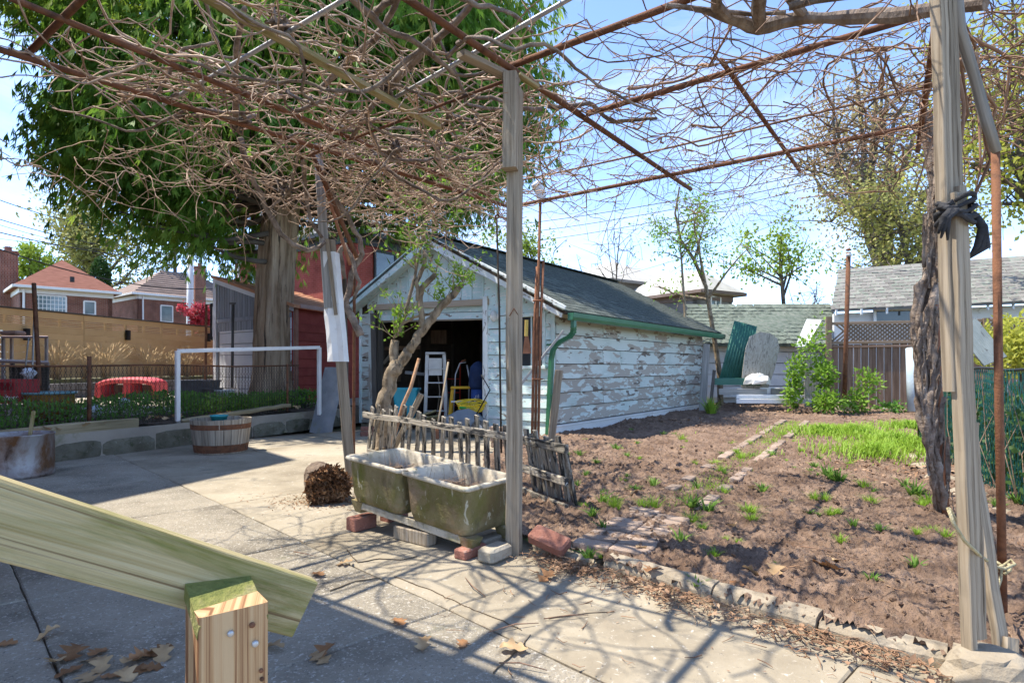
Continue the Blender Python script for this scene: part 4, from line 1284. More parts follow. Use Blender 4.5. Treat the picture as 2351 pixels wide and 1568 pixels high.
# upright pipes
vb = thing('pipe_bundle', 'bundle of upright rusty pipes wired together in front of the garage window', 'pipe', Vector((.28, 6.9, 0)))
for k, (dx, dy, z1, r, mm) in enumerate(((0, 0, 3.10, .017, 'rust'), (-.035, .012, 2.35, .017, 'rust_bright'), (.036, .01, 2.42, .016, 'rust_bright'))):
    MB().tube([Vector((.26 + dx, 6.9 + dy, .02)), Vector((.29 + dx, 6.9 + dy, 1.6)), Vector((.325 + dx, 6.9 + dy, z1))], r, 9).build('pipe', M[mm], vb, True)
for z in (1.05, 1.95):
    MB().lathe(Vector((.278 + z * .012, 6.905, z)), [(.062, 0), (.066, .008), (.062, .016)], 14, sx=1, sy=.55).build('wire_tie', M['rust_bright'], vb, True)
    MB().tube([Vector((.22 + z * .012, 6.88, z + .008)), Vector((.36 + z * .012, 6.88, z + .012))], .004, 5).build('wire_tie', M['rust_bright'], vb)
# ribbed white elbow stuck on the pipe
el = MB(); pts = [W(1243, 462, 6.9), W(1242, 448, 6.9), W(1238, 434, 6.88), W(1229, 420, 6.85)]
dense = []
for a, b in zip(pts[:-1], pts[1:]):
    dense += [a.lerp(b, k / 6) for k in range(6)]
el.tube(dense + [pts[-1]], [.052 + (.005 if k % 2 else 0) for k in range(len(dense) + 1)], 10)
solo(el, 'downspout_elbow', M['white_metal'], 'ribbed white downspout elbow capping the upright pipe bundle', 'elbow')
rb = thing('iron_rod', 'thin black iron rod standing among the picket panel with a bent top', 'rod', Vector((-.15, 6.5, 0)))
MB().tube([W(1151, 1040, 6.4), W(1146, 700, 6.45), W(1140, 500, 6.5)], .011, 7).build('rod', M['dark_in'], rb, True)
MB().tube([W(1140, 505, 6.5), W(1137, 497, 6.5), W(1143, 492, 6.5), W(1146, 499, 6.5)], .012, 6).build('bent_top', M['rust'], rb, True)
for a, b, r, lab in ((W(716, 352, 5.45), W(820, 592, 5.9), .021, 'long rusty pipe slanting down from the leaning post joint'), (W(745, 425, 5.6), W(804, 609, 5.8), .016, 'short orange rusty pipe slanting beside the leaning post')):
    pipe(a, b, r, 'rust_bright' if r < .02 else 'rust', lab)
pipe(G(812, 1100), W(814, 575, 6.3), .016, 'rust', 'upright rusty pipe behind the leaning post')
pipe(G(2172, 1196, .06), W(2146, 700, 4.5), .024, 'rust_bright', 'orange rusty upright pipe beside the old vine trunk')
wp = MB().board(G(800, 1085), W(791, 640, 6.3), .04, .04, (1, 0, 0), .004, 8, .005)
solo(wp, 'wooden_stake', M['dark_wood'], 'dark thin stake standing behind the leaning flashing post', 'stake')

# ------------------------------------------------------------------ grape vines
def npv(v): return np.array([v[0], v[1], v[2]])


pu, pv_, p0_ = npv(PU), npv(PV), npv(PO)


def cane_line(u, v, hd, L, z, zt, r, step=.06, wob=.22, grav=0.0):
    pts = []
    n = max(4, int(L / step))
    vz = R.uniform(-.1, .15)
    for i in range(n):
        pts.append(p0_ + pu * u + pv_ * v + np.array([0, 0, z]))
        hd += R.gauss(0, wob) * (3.2 if R.random() < .09 else .6)
        u += math.cos(hd) * step; v += math.sin(hd) * step
        vz += (zt - z) * .22 + R.gauss(0, .20) - grav * i / n
        vz *= .84
        z += vz * step * 1.5
    rr = np.linspace(r, r * .55, n)
    for i in range(2, n, 3): rr[i] *= 1.25
    return np.array(pts), rr


def side_twigs(pts, rr, k, L0, L1, out, down=.25):
    for _ in range(k):
        i = R.randrange(1, len(pts) - 1)
        d = pts[i + 1] - pts[i - 1]
        d = d / (np.linalg.norm(d) + 1e-9)
        w = np.array([R.gauss(0, 1), R.gauss(0, 1), R.gauss(-down, .8)])
        w -= d * w.dot(d) * .5
        w /= np.linalg.norm(w)
        L = R.uniform(L0, L1)
        m = max(3, int(L / .05) + 1)
        q = [pts[i]]
        for j in range(m):
            w = w + np.array([R.gauss(0, .16), R.gauss(0, .16), R.gauss(0, .14)])
            w /= np.linalg.norm(w)
            q.append(q[-1] + w * L / m)
        r0 = rr[i] * R.uniform(.45, .75)
        out.append((np.array(q), np.linspace(r0, max(r0 * .5, .0012), m + 1)))


def axis_heading():
    return R.choice((0, math.pi, math.pi / 2, -math.pi / 2)) + R.gauss(0, .42)


def vine(label, base, specs, mcane, nmain):
    vt = thing('grapevine', label, 'grapevine', base)
    rest = []
    cnt = 0
    for (n, ur, vr, Lr, zr, rr_, tw, tl, grav, hdf) in specs:
        for k in range(n):
            u, v = R.uniform(*ur), R.uniform(*vr)
            hd = hdf() if hdf else axis_heading()
            pts, rad = cane_line(u, v, hd, R.uniform(*Lr), R.uniform(*zr), R.uniform(*zr), R.uniform(*rr_), grav=grav)
            grp = [(pts, rad)]
            side_twigs(pts, rad, R.randint(*tw), tl[0], tl[1], grp)
            if cnt < nmain and k % 3 == 0:
                vv, ff = tubes_np(grp, 4)
                np_build('cane', vv, ff, M[mcane], vt, True)
                cnt += 1
            else:
                rest += grp
    vv, ff = tubes_np(rest, 3)
    tag(np_build('canes', vv, ff, M[mcane], vt, True), kind='stuff')
    return vt


def rough_tube(mb, pts, r, n=8, jit=.18):
    dense = []
    for a, b in zip(pts[:-1], pts[1:]):
        m = max(2, int((b - a).length / .05))
        dense += [a.lerp(b, k / m) for k in range(m)]
    dense.append(pts[-1])
    rs = np.interp(np.linspace(0, len(r) - 1, len(dense)), range(len(r)), r)
    kk = 1.0
    h = [0.0] * 3
    out = []
    for i, p in enumerate(dense):
        h = [q * .7 + R.gauss(0, rs[i] * .16) for q in h]
        out.append(p + Vector(h))
    fac = []
    for q in rs:
        kk = kk * .6 + .4 * R.uniform(1 - jit * 1.6, 1 + jit * 1.6)
        fac.append(q * kk)
    mb.tube(out, fac, n)
    return out


uH = lambda: R.choice((0, 0, math.pi)) + R.gauss(0, .33)
v1 = vine('dense tangle of bare tan grapevine canes over the pergola beside the cedar', Vector((lpb.x, lpb.y, 0)), [
    (56, (-1.8, 1.9), (-2.55, -2.2), (.8, 2.1), (3.02, 3.24), (.0055, .0098), (4, 9), (.05, .24), 0, uH),
    (52, (-1.8, 1.7), (-1.95, -1.55), (.8, 2.1), (3.05, 3.28), (.0055, .0098), (4, 9), (.05, .24), 0, uH),
    (34, (-1.6, 1.5), (-1.1, -.6), (.7, 1.8), (3.06, 3.3), (.0055, .009), (3, 8), (.05, .24), 0, uH),
    (70, (-1.6, 1.7), (-2.4, .1), (.6, 1.7), (3.05, 3.34), (.005, .009), (3, 8), (.05, .24), 0, None),
    (46, (-.6, 1.9), (-3.1, -2.65), (.7, 1.7), (2.76, 2.98), (.0046, .0076), (4, 9), (.06, .28), 0, lambda: R.choice((0, 0, math.pi)) + R.gauss(0, .25)),
    (22, (-1.9, -.2), (-3.3, -2.7), (.5, 1.1), (2.55, 3.05), (.003, .005), (3, 8), (.06, .3), .3, None),
    (26, (1.3, 2.3), (-2.5, -.3), (.5, 1.3), (2.98, 3.12), (.0046, .0074), (4, 9), (.06, .26), 0, None),
    (26, (-1.2, 1.3), (-2.9, -.6), (.3, .6), (2.8, 3.0), (.0042, .0066), (3, 7), (.05, .2), .35, None),
], 'cane', 110)
# thick arms of that vine
arms = [([W(550, 318, 5.3), W(578, 404, 5.45), W(615, 484, 5.6), W(644, 540, 5.7), W(672, 561, 5.75), W(707, 575, 5.8), W(733, 566, 5.85), W(746, 556, 5.9)], [.028, .028, .027, .026, .025, .024, .022, .018]),
        ([W(615, 484, 5.6), W(650, 455, 5.6), W(668, 430, 5.55), W(680, 372, 5.4), W(690, 330, 5.3)], [.014, .014, .015, .014, .012]),
        ([W(830, 770, 6.2), W(795, 700, 6.2), W(812, 620, 6.15), W(832, 580, 6.15), W(826, 545, 6.1), W(812, 530, 6.05), W(800, 500, 6.0), W(760, 440, 5.85), W(716, 352, 5.5)], [.045, .036, .034, .03, .028, .026, .024, .022, .02]),
        ([W(792, 640, 6.2), W(780, 580, 6.15), W(790, 565, 6.15), W(806, 590, 6.1), W(815, 625, 6.1), W(826, 650, 6.1), W(812, 690, 6.15)], [.016, .026, .03, .026, .022, .022, .016]),
        ([W(740, 548, 5.9), W(715, 510, 5.85), W(705, 460, 5.8), W(700, 420, 5.7), W(694, 365, 5.5)], [.016, .02, .018, .02, .018])]
for k in range(24):
    u, v = R.uniform(-1.5, 1.2), R.uniform(-2.3, .0)
    pts, rad = cane_line(u, v, axis_heading(), R.uniform(.8, 1.9), 3.14, R.uniform(3.1, 3.3), R.uniform(.010, .020), step=.08, wob=.42)
    arms.append(([Vector(p) for p in pts], [rad[0], rad[-1]]))
arms += [([W(735, 205, 4.4), W(790, 150, 4.2), W(860, 90, 3.9), W(905, 20, 3.5), W(930, -40, 3.2)], [.02, .022, .022, .02, .02]), ([W(800, 330, 5.1), W(850, 250, 4.7), W(900, 195, 4.3), W(960, 130, 4.0), W(1040, 60, 3.6), W(1100, -10, 3.3)], [.016, .022, .024, .024, .022, .02]),
         ([W(540, 290, 5.0), W(545, 245, 4.7), W(537, 180, 4.3), W(545, 90, 3.8), W(560, 20, 3.4)], [.026, .024, .02, .018, .016])]
for pts, r in arms:
    m = MB(); rough_tube(m, pts, r, 8); m.build('arm', M['vine_trunk'], v1, True)
for (x, y, Y) in ((545, 285, 5.0), (880, 205, 4.35), (640, 60, 3.5), (905, 345, 5.2), (655, 440, 5.6)):
    c = npv(W(x, y, Y)); ln = []
    for k in range(16):
        q = [c + NR.normal(0, .035, 3) for _ in range(4)]
        ln.append((np.array(q), np.array([.009, .014, .012, .006])))
    vv, ff = tubes_np(ln, 5); np_build('knot', vv, ff, M['vine_trunk'], v1, True)

v2 = vine('thin dark grapevine canes hanging against the sky over the bare soil', Vector((3.1, 4.45, .05)), [
    (60, (-.8, 2.75), (.0, 2.4), (.6, 1.6), (3.05, 3.25), (.0038, .0068), (4, 10), (.06, .32), 0, None),
    (34, (.75, 1.15), (.0, 2.4), (.8, 1.8), (3.08, 3.20), (.0038, .0068), (4, 9), (.06, .3), 0, lambda: math.pi / 2 * R.choice((1, -1)) + R.gauss(0, .12)),
    (24, (2.2, 2.8), (-1.9, 2.2), (.7, 1.7), (2.95, 3.15), (.0036, .0062), (4, 9), (.06, .35), 0, lambda: math.pi / 2 * R.choice((1, -1)) + R.gauss(0, .15)),
    (46, (-.6, 2.6), (.1, 2.3), (.35, .8), (2.8, 3.1), (.003, .0048), (3, 7), (.05, .22), .5, None),
    (46, (1.0, 2.9), (1.7, 2.7), (.4, 1.1), (2.6, 3.15), (.004, .0072), (4, 9), (.06, .3), .12, None),
    (40, (-.6, 1.8), (2.4, 3.5), (.5, 1.1), (2.5, 3.15), (.0034, .0056), (3, 8), (.06, .3), .12, None),
    (34, (2.55, 3.3), (-.2, 1.6), (.3, .8), (2.55, 3.05), (.0024, .0036), (3, 8), (.05, .2), .3, None),
], 'cane_dark', 95)
tr = [G(2166, 1192, .05), W(2150, 1110, 4.4), W(2134, 1030, 4.4), W(2124, 960, 4.42), W(2128, 880, 4.45), W(2122, 800, 4.48), W(2125, 720, 4.5), W(2133, 640, 4.55), W(2140, 520, 4.6), W(2140, 400, 4.62), W(2128, 300, 4.65), W(2120, 240, 4.6)]
for k in range(9):        # twisted strands of the old trunk
    m = MB(); pts_ = []
    rad_ = R.uniform(.025, .05); tw_ = R.uniform(.5, 1.1) * R.choice((1, 1, -1)); ph_ = k * .7
    for i in range(len(tr) - 1):
        for q in range(4):
            f = (i + q / 4)
            p = tr[i].lerp(tr[i + 1], q / 4)
            w_ = rad_ * (1.35 if 2 < f < 7 else .8 if f < 8 else .55)
            pts_.append(p + Vector((math.cos(ph_ + tw_ * f) * w_ + R.gauss(0, .006), math.sin(ph_ + tw_ * f) * w_ + R.gauss(0, .006), 0)))
    r0_ = R.uniform(.014, .026)
    m.tube(pts_, [r0_ * R.uniform(.8, 1.25) * (1.15 if 8 < i < 28 else .8) for i in range(len(pts_))], 7)
    m.build('trunk', M['vine_trunk'], v2, True)
for k in range(60):   # loose bark strips
    i = R.randrange(0, 8); f = R.random()
    p = tr[i].lerp(tr[i + 1], f); a = R.uniform(3.2, 6.4)
    o = Vector((math.cos(a), math.sin(a), 0)) * R.uniform(.055, .085)
    e_ = p + o * R.uniform(.9, 1.3) + Vector((R.uniform(-.03, .03), R.uniform(-.03, .03), R.uniform(.12, .4)))
    MB().board(p + o * .9, e_, R.uniform(.01, .03), .003, (R.uniform(-1, 1), R.uniform(-1, 1), 0), .001, 5, .007).build('bark_strip', M['vine_trunk'], v2)
cord = [W(1600, 22, 3.25), W(1650, 40, 3.25), W(1700, 55, 3.28), W(1740, 68, 3.3), W(1790, 52, 3.28), W(1850, 36, 3.2), W(1930, 42, 3.15), W(2010, 40, 3.05), W(2080, 30, 2.95), W(2160, 22, 2.85), W(2260, 10, 2.7)]
m = MB(); rough_tube(m, cord, [.014, .022, .03, .034, .034, .03, .032, .032, .032, .03, .03], 9, .2); m.build('arm', M['vine_trunk'], v2)
for (pts, r) in (([W(1640, -30, 3.0), W(1645, 15, 3.15), W(1670, 45, 3.25)], [.03, .03, .028]), ([W(1735, -40, 3.0), W(1738, 10, 3.15), W(1745, 60, 3.28)], [.03, .034, .032]), ([W(1800, -40, 3.0), W(1815, 5, 3.15), W(1845, 33, 3.2)], [.03, .03, .028]), ([W(1530, 15, 3.2), W(1600, 20, 3.2), W(1700, 32, 3.22), W(1800, 34, 3.2)], [.012, .013, .013, .012]), ([W(1810, 20, 3.1), W(1900, -5, 3.0), W(2000, -20, 2.9)], [.02, .02, .02])):
    m = MB(); rough_tube(m, pts, r, 8); m.build('arm', M['vine_trunk'], v2)
for k in range(9):
    u, v = R.uniform(.2, 2.4), R.uniform(.1, 2.2)
    pts, rad = cane_line(u, v, axis_heading(), R.uniform(.8, 1.6), 3.12, 3.14, R.uniform(.007, .011), step=.08, wob=.28)
    m = MB(); rough_tube(m, [Vector(p) for p in pts], [rad[0], rad[-1]], 6); m.build('arm', M['cane_dark'], v2, True)
for k in range(8):   # canes arching beside the plank post
    a = W(R.uniform(2150, 2230), R.uniform(0, 160), 2.9)
    b = a + Vector((R.uniform(.0, .35), R.uniform(-.1, .5), R.uniform(-.9, -.3)))
    c = (a + b) / 2 + Vector((R.uniform(.0, .2), 0, R.uniform(0, .2)))
    m = MB(); rough_tube(m, [a, c, b], [.010, .008, .004], 6); m.build('arm', M['cane_dark'], v2, True)
# ------------------------------------------------------------------ chain link fence on the block wall
M['wire'] = mat('rusty_wire', [(0.055, 0.042, 0.036), (0.13, 0.105, 0.09)], 20, bump=0, rough=.8, rand=0)


def chain_link(name, label, A, B, z0, z1, pitch, r, m, posts, mp, tilt=Vector((0, 0, 0))):
    fn = thing(name, label, 'fence', Vector((A.x, A.y, 0)))
    d = (B - A); L = d.length; d = d.normalized()
    lines = []
    n = int(L / pitch)
    hN = max(2, int((z1 - z0) / pitch))
    nn = npv(Vector((-d.y, d.x, 0)))
    Av, dv = npv(xyz(A, 0)), npv(d)
    zg = z0 + (z1 - z0) * np.arange(hN + 1) / hN
    for k in range(n + 1):
        for sgn in (0, 1):
            x = (k + (np.arange(hN + 1) + sgn) % 2 * .5 * (1 if sgn == 0 else 1)) * pitch + (0 if sgn == 0 else 0)
            off = (.004 if sgn else -.004)
            p = Av[None, :] + dv[None, :] * np.minimum(x, L)[:, None] + nn[None, :] * (off + .02 * np.sin(k * .31 + zg * 2))[:, None]
            p[:, 2] = zg + .012 * np.sin(k * .23)
            lines.append((p, np.full(hN + 1, r)))
    vv, ff = tubes_np(lines, 3)
    tag(np_build('mesh', vv, ff, m, fn), kind='stuff')
    for (s, zt, zb, rr) in posts:
        p = A + d * s
        MB().tube([xyz(p, zb), xyz(p, zt)], rr, 8).build('post', mp, fn, True)
    pts = [A + d * (L * k / 12) + ZU * (z1 + .012 * math.sin(k * 1.7)) for k in range(13)]
    MB().tube(pts, .013, 7).build('top_rail', mp, fn, True)
    MB().tube([A + d * (L * k / 12) + ZU * (z0 + .02 * math.sin(k * 2.3)) for k in range(13)], .003, 4).build('tension_wire', m, fn)
    return fn


fA, fB = WP(-2.0, .24), WP(7.3, .24)
chain_link('chain_link_fence', 'sagging rusty chain link fence above the block wall', fA, fB, .36, 1.215, .062, .0042, M['wire'],
           [(.3, 1.25, .1, .022), (5.45, 1.34, .1, .026), (9.0, 1.25, .1, .022)], M['rust'])
# white pipe frame
A_, B_ = W(408, 806, 9.2), W(733, 798, 11.2)
fr_ = thing('white_pipe_frame', 'white square tube frame standing over the chain link fence', 'frame', xyz(A_, .35))
MB().board(A_, B_, .06, .055, ZU, .004, 3, .002).build('top_bar', M['white_metal'], fr_)
MB().board(xyz(A_, .3), A_, .065, .06, PV, .004).build('leg', M['white_metal'], fr_)
MB().board(xyz(B_, .3), B_, .065, .06, PV, .004).build('leg', M['white_metal'], fr_)
MB().board(WP(-.95, .3, .3), WP(-.95, .3, .72), .06, .06, PV, .004).build('leg', M['white_metal'], fr_)

# ------------------------------------------------------------------ things in the bed and the yard
def pot(name, c, r0, r1, h, m, label, soil=True, n=28, lip=.02):
    t = thing(name, label, 'pot', c)
    MB().lathe(c, [(r0, 0), ((r0 + r1) * .52, h * .5), (r1, h - lip), (r1 + lip, h - lip * .6), (r1 + lip, h), (r1 - .01, h), (r1 - .03, h * .8)], n, (True, False)).build('pot', m, t, True)
    if soil: MB().lathe(c, [(.001, h * .86), (r1 - .03, h * .84)], 16, (False, False)).build('potting_soil', M['bed'], t)
    return t


M['glaze'] = mat('brown_glaze', [(0.10, 0.045, 0.012), (0.27, 0.14, 0.03), (0.16, 0.11, 0.04)], 7, bump=.15, bscale=30, rough=.25, rand=0, spec=.6)
M['glaze_rim'] = mat('blue_glaze', [(0.10, 0.22, 0.25), (0.16, 0.33, 0.36)], 8, bump=.05, rough=.25, rand=0, spec=.6)
pc_ = W(114, 966, 8.7)
gp_ = thing('glazed_pot', 'wide amber glazed ceramic bowl with blue rim behind the chain link', 'pot', pc_)
MB().lathe(pc_, [(.20, 0), (.27, .10), (.305, .24), (.30, .36), (.31, .385)], 30, (True, False)).build('bowl', M['glaze'], gp_, True)
MB().lathe(pc_, [(.31, .385), (.335, .395), (.335, .42), (.30, .42), (.28, .36)], 30, (False, False)).build('rim', M['glaze_rim'], gp_, True)
MB().lathe(pc_, [(.001, .37), (.29, .36)], 16, (False, False)).build('potting_soil', M['bed'], gp_)
# red milk crate with script lettering
M['crate'] = mat('red_plastic', [(0.30, 0.025, 0.030), (0.38, 0.035, 0.04)], 4, bump=.05, rough=.45, rand=0, spec=.4)
kc = W(30, 925, 8.6)
kr = thing('milk_crate', 'red plastic milk crate with white script lettering behind the glazed bowl', 'crate', kc)
cw, cd_, chh = .50, .34, .34
ka = PU * 0 + Vector((1, 0, 0)); kb = Vector((0, 1, 0))
def KB(x, y, z): return kc + Vector((x, y, z))
for (x0, x1, z0, z1) in ((-.25, .25, 0, .18), (-.25, .25, .30, .34), (-.25, -.155, .18, .30), (.155, .25, .18, .30)):
    MB().box(KB((x0 + x1) / 2, -.165, (z0 + z1) / 2), (x1 - x0, .02, z1 - z0)).build('front_panel', M['crate'], kr)
MB().box(KB(0, .165, .17), (.5, .02, .34)).build('back_panel', M['crate'], kr)
for sx in (-1, 1): MB().box(KB(sx * .24, 0, .17), (.02, .31, .34)).build('side_panel', M['crate'], kr)
MB().box(KB(0, 0, .01), (.46, .31, .02)).build('bottom_panel', M['crate'], kr)
for i in range(4): MB().box(KB(0, -.178, .045 + i * .04), (.48, .008, .008)).build('rib', M['crate'], kr)


def text(body, loc, size, nrm_rot, mtl, parent, shear=0.0, ext=.001):
    cu = bpy.data.curves.new('lettering', 'FONT')
    cu.body = body; cu.size = size; cu.align_x = 'CENTER'; cu.align_y = 'CENTER'; cu.extrude = ext; cu.shear = shear
    t_ = bpy.data.objects.new('lettering_source', cu)
    me = bpy.data.meshes.new_from_object(t_)
    bpy.data.objects.remove(t_)
    me.materials.clear(); me.materials.append(mtl)
    o = bpy.data.objects.new('lettering', me)
    COL.objects.link(o)
    o.parent = parent
    o.location = Vector(loc) - org(parent)
    o.rotation_euler = nrm_rot
    return o


M['white_ink'] = mat('white_ink', [(0.72, 0.72, 0.72), (0.78, 0.78, 0.78)], 3, bump=0, rough=.6, rand=0)
text('Sealtest', KB(.03, -.1835, .085), .115, (math.pi / 2, 0, 0), M['white_ink'], kr, .45)
M['plastic_clear'] = mat('plastic_wrap', [(0.45, 0.50, 0.58), (0.62, 0.66, 0.72)], 20, bump=.8, bscale=30, rough=.3, rand=0)
for (x, y, Y, s, lab) in ((215, 958, 8.7, .13, 'crumpled blue white plastic bag in the weeds beside the glazed bowl'), (285, 935, 9.3, .10, 'crumpled pale plastic wrap among the dark green weeds'), (66, 868, 8.6, .10, 'crumpled white bag stuffed in the red crate')):
    m = MB(); c = W(x, y, Y); sec = []
    for i in range(6):
        f = i / 5
        sec.append([c + Vector((math.cos(a * .7) * s * math.sin(.3 + f * 2.6) * R.uniform(.7, 1.25), math.sin(a * .7) * s * math.sin(.3 + f * 2.6) * R.uniform(.7, 1.2), s * 1.4 * f + R.uniform(-.02, .02) * s * 8)) for a in range(9)])
    m.loft(sec)
    solo(m, 'plastic_bag', M['plastic_clear'], lab, 'plastic bag')
# garden table, small chair frames at the left edge
M['table_top'] = mat('pinkish_laminate', [(0.42, 0.27, 0.21), (0.50, 0.34, 0.27)], 3, bump=.1, rough=.6, rand=0)
M['grey_metal'] = mat('grey_metal', [(0.25, 0.26, 0.28), (0.36, 0.37, 0.39)], 4, bump=.05, rough=.5, rand=0)
tb = thing('garden_table', 'low pink topped garden table behind the chain link', 'table', W(40, 900, 11.0))
MB().slab([W(-60, 822, 11.6), W(112, 829, 11.6), W(112, 832, 10.6), W(-60, 826, 10.6)], .04, (0, 0, 1)).build('top', M['table_top'], tb)
for x, Y in ((-50, 10.8), (108, 10.8), (30, 11.4)):
    MB().board(xyz(W(x, 840, Y), .34), W(x, 832, Y), .05, .05, (1, 0, 0)).build('leg', M['grey_metal'], tb)
MB().slab([W(20, 840, 10.7), W(110, 840, 10.7), W(108, 900, 10.7), W(24, 900, 10.7)], .04, (0, -1, 0)).build('panel', M['dark_wood'], tb)
bn = thing('bar_table', 'grey metal frame bar table with folded cushion near the tan fence', 'table', W(55, 870, 13.5))
for x, Y in ((8, 13.2), (27, 13.8), (107, 13.8)):
    MB().board(xyz(W(x, 800, Y), .34), W(x, 772, Y), .055, .055, (1, 0, 0)).build('leg', M['grey_metal'], bn)
MB().slab([W(4, 771, 14), W(110, 771, 14), W(110, 773, 13), W(4, 773, 13)], .035, (0, 0, 1)).build('top', M['table_top'], bn)
MB().box(W(30, 765, 13.5), (.40, .3, .10), 0, .03).build('cushion', M['table_top'], bn)
# umbrella pole and rods leaning
pipe(W(92, 905, 9.6), W(78, 651, 9.9), .032, 'rust', 'thick dark brown pole leaning up beside the milk crate')
pipe(W(73, 900, 10.2), W(80, 690, 10.2), .015, 'galv', 'thin two tone rod leaning behind the brown pole')
pipe(W(54, 893, 10.2), W(66, 775, 10.2), .012, 'galv', 'thin pale stick leaning near the bar table')
pipe(W(472, 880, 14.5), W(474, 700, 14.5), .03, 'rust_bright', 'tan upright post in front of the tan fence by the grey shed')
# grey block retaining wall and tan fence with lamps
M['block_dark'] = mat('dark_block', [(0.10, 0.10, 0.105), (0.17, 0.17, 0.175)], 5, bump=.6, bscale=30, rand=.15)
rw = thing('retaining_wall', 'dark grey split block retaining wall below the tan fence', 'wall', W(300, 885, 15))
TA, TB = W(-60, 850, 15.2), W(505, 850, 24.5)
TA.z = 0; TB.z = 0
td = (TB - TA).normalized(); tn = Vector((td.y, -td.x, 0))
Lw = (TB - TA).length
for row in range(2):
    s = (row % 2) * .25
    while s < Lw:
        p = TA + td * (s + .24) + tn * 1.2 + ZU * (.44 + row * .21)
        MB().box(p, (.47, .25, .195), math.atan2(td.y, td.x), .012).build('block', M['block_dark'], rw)
        s += .49
mb = MB(); mb.slab([TA + tn * 1.1 + ZU * .84, TB + tn * 1.1 + ZU * .84, TB - tn * 20 + ZU * .84, TA - tn * 20 + ZU * .84], .5, (0, 0, 1))
tag(mb.build('terrace', M['ground']), kind='structure')
M['tan'] = mat('tan_boards', [(0.50, 0.35, 0.175), (0.58, 0.42, 0.225)], 1.2, bump=.06, rough=.6, rand=.05)
M['black'] = mat('black_metal', [(0.012, 0.012, 0.014), (0.025, 0.025, 0.028)], 3, bump=.05, rough=.45, rand=0)
tf = thing('horizontal_board_fence', 'tan horizontal board privacy fence with dark cap and slit band', 'fence', TA + ZU * .84)
zt = lambda s: 2.87 + .0 * s
nb_ = 3
for seg in range(nb_):
    s0, s1 = Lw * seg / nb_, Lw * (seg + 1) / nb_
    z = .86
    for i in range(8):
        MB().board(TA + td * (s0 + .01) + ZU * (z + .088), TA + td * (s1 - .01) + ZU * (z + .088), .181, .03, ZU, .002).build('board', M['tan'], tf)
        z += .186
    for i in range(4):
        MB().board(TA + td * (s0 + .01) + ZU * (z + .018), TA + td * (s1 - .01) + ZU * (z + .018), .040, .03, ZU, .002).build('slat', M['tan'], tf)
        z += .056
    MB().board(TA + td * (s0 + .01) + ZU * (z + .095), TA + td * (s1 - .01) + ZU * (z + .095), .19, .03, ZU, .003).build('board', M['tan'], tf)
    z += .192
    MB().board(TA + td * s0 + ZU * (z + .02), TA + td * s1 + ZU * (z + .02), .05, .09, ZU, .003).build('cap', M['dark_wood'], tf)
    for q in range(4):
        p = TA + td * (s0 + (s1 - s0) * q / 4 + .04) - tn * .05
        MB().board(p + ZU * .84, p + ZU * (z), .07, .06, td, .003).build('post', M['tan'], tf)
for (x, y, lab) in ((62, 768, 'black cylinder light on the tan fence above the bar table'), (294, 770, 'black cylinder light on the tan fence above the dry ornamental grass'), (479, 775, 'black cylinder light on the tan fence next to the grey shed')):
    # lamp position on the fence plane
    f = (x - CX) / FP
    # solve TA + td*s + tn*.08 with X/Y = f
    q = TA + tn * .08
    s = (f * q.y - q.x) / (td.x - f * td.y)
    p = q + td * s
    zc = EYE - (y - HY) / FP * p.y
    lm = thing('wall_lantern', lab, 'lamp', xyz(p, zc), 'cylinder lights on the tan fence')
    MB().lathe(xyz(p, zc - .16), [(.075, 0), (.08, .01), (.08, .31), (.075, .32)], 16).build('housing', M['black'], lm, True)
    MB().box(xyz(p - tn * .05, zc), (.10, .10, .12), math.atan2(td.y, td.x)).build('bracket', M['black'], lm)
# ornamental grasses in front of the fence
M['straw'] = mat('straw', [(0.46, 0.33, 0.17), (0.62, 0.49, 0.31)], 5, bump=0, rough=.8, rand=.1, trans=.25)


def tuft(n, h0, h1, spread, wd, bend=.5, base_r=.05, plume=False):
    P_, F_ = [], []
    b = 0
    for k in range(n):
        a = R.uniform(0, 6.283); L = R.uniform(h0, h1); lean = R.uniform(0, spread)
        d = np.array([math.cos(a), math.sin(a), 0])
        s = np.array([-math.sin(a), math.cos(a), 0])
        p0 = d * R.uniform(0, base_r)
        p1 = p0 + d * lean * L * .35 + np.array([0, 0, L * .55])
        p2 = p0 + d * (lean * L * .35 + bend * lean * L) + np.array([0, 0, L * (1 - .35 * lean * bend)])
        w = wd * R.uniform(.7, 1.2)
        wm = w * (.6 if not plume else .5)
        P_ += [p0 - s * w / 2, p0 + s * w / 2, p1 + s * wm / 2, p1 - s * wm / 2, p2]
        F_ += [(b, b + 1, b + 2), (b, b + 2, b + 3), (b + 3, b + 2, b + 4)]
        b += 5
        if plume:
            q = p2 - (p2 - p1) * .25
            e = p2 + (p2 - p1) * .15
            P_ += [q, (q + e) / 2 + s * .014, e, (q + e) / 2 - s * .014]
            F_ += [(b, b + 1, b + 2), (b, b + 2, b + 3)]
            b += 4
    return np.array(P_), np.array(F_)


def plant_proto(name, vf, m):
    me = np_mesh(name, vf[0], vf[1]); me.materials.append(m)
    return me


og = [plant_proto('ornamental_grass', tuft(110, .6, 1.15, .9, .012, .55, .10, True), M['straw']) for _ in range(2)]
for i, x in enumerate((130, 242, 340, 430, 200, 395, 470)):
    f = (x - CX) / FP
    q = TA + tn * .55
    s = (f * q.y - q.x) / (td.x - f * td.y)
    p = q + td * s
    o = add_obj('ornamental_grass', og[i % 2], None, xyz(p, .84))
    o.rotation_euler.z = i; o.scale = (1, 1, [1, 1.05, 1, 1, .8, .8, .7][i])
    tag(o, 'dry straw coloured ornamental grass clump in front of the tan fence', 'grass', 'ornamental grasses along the tan fence')
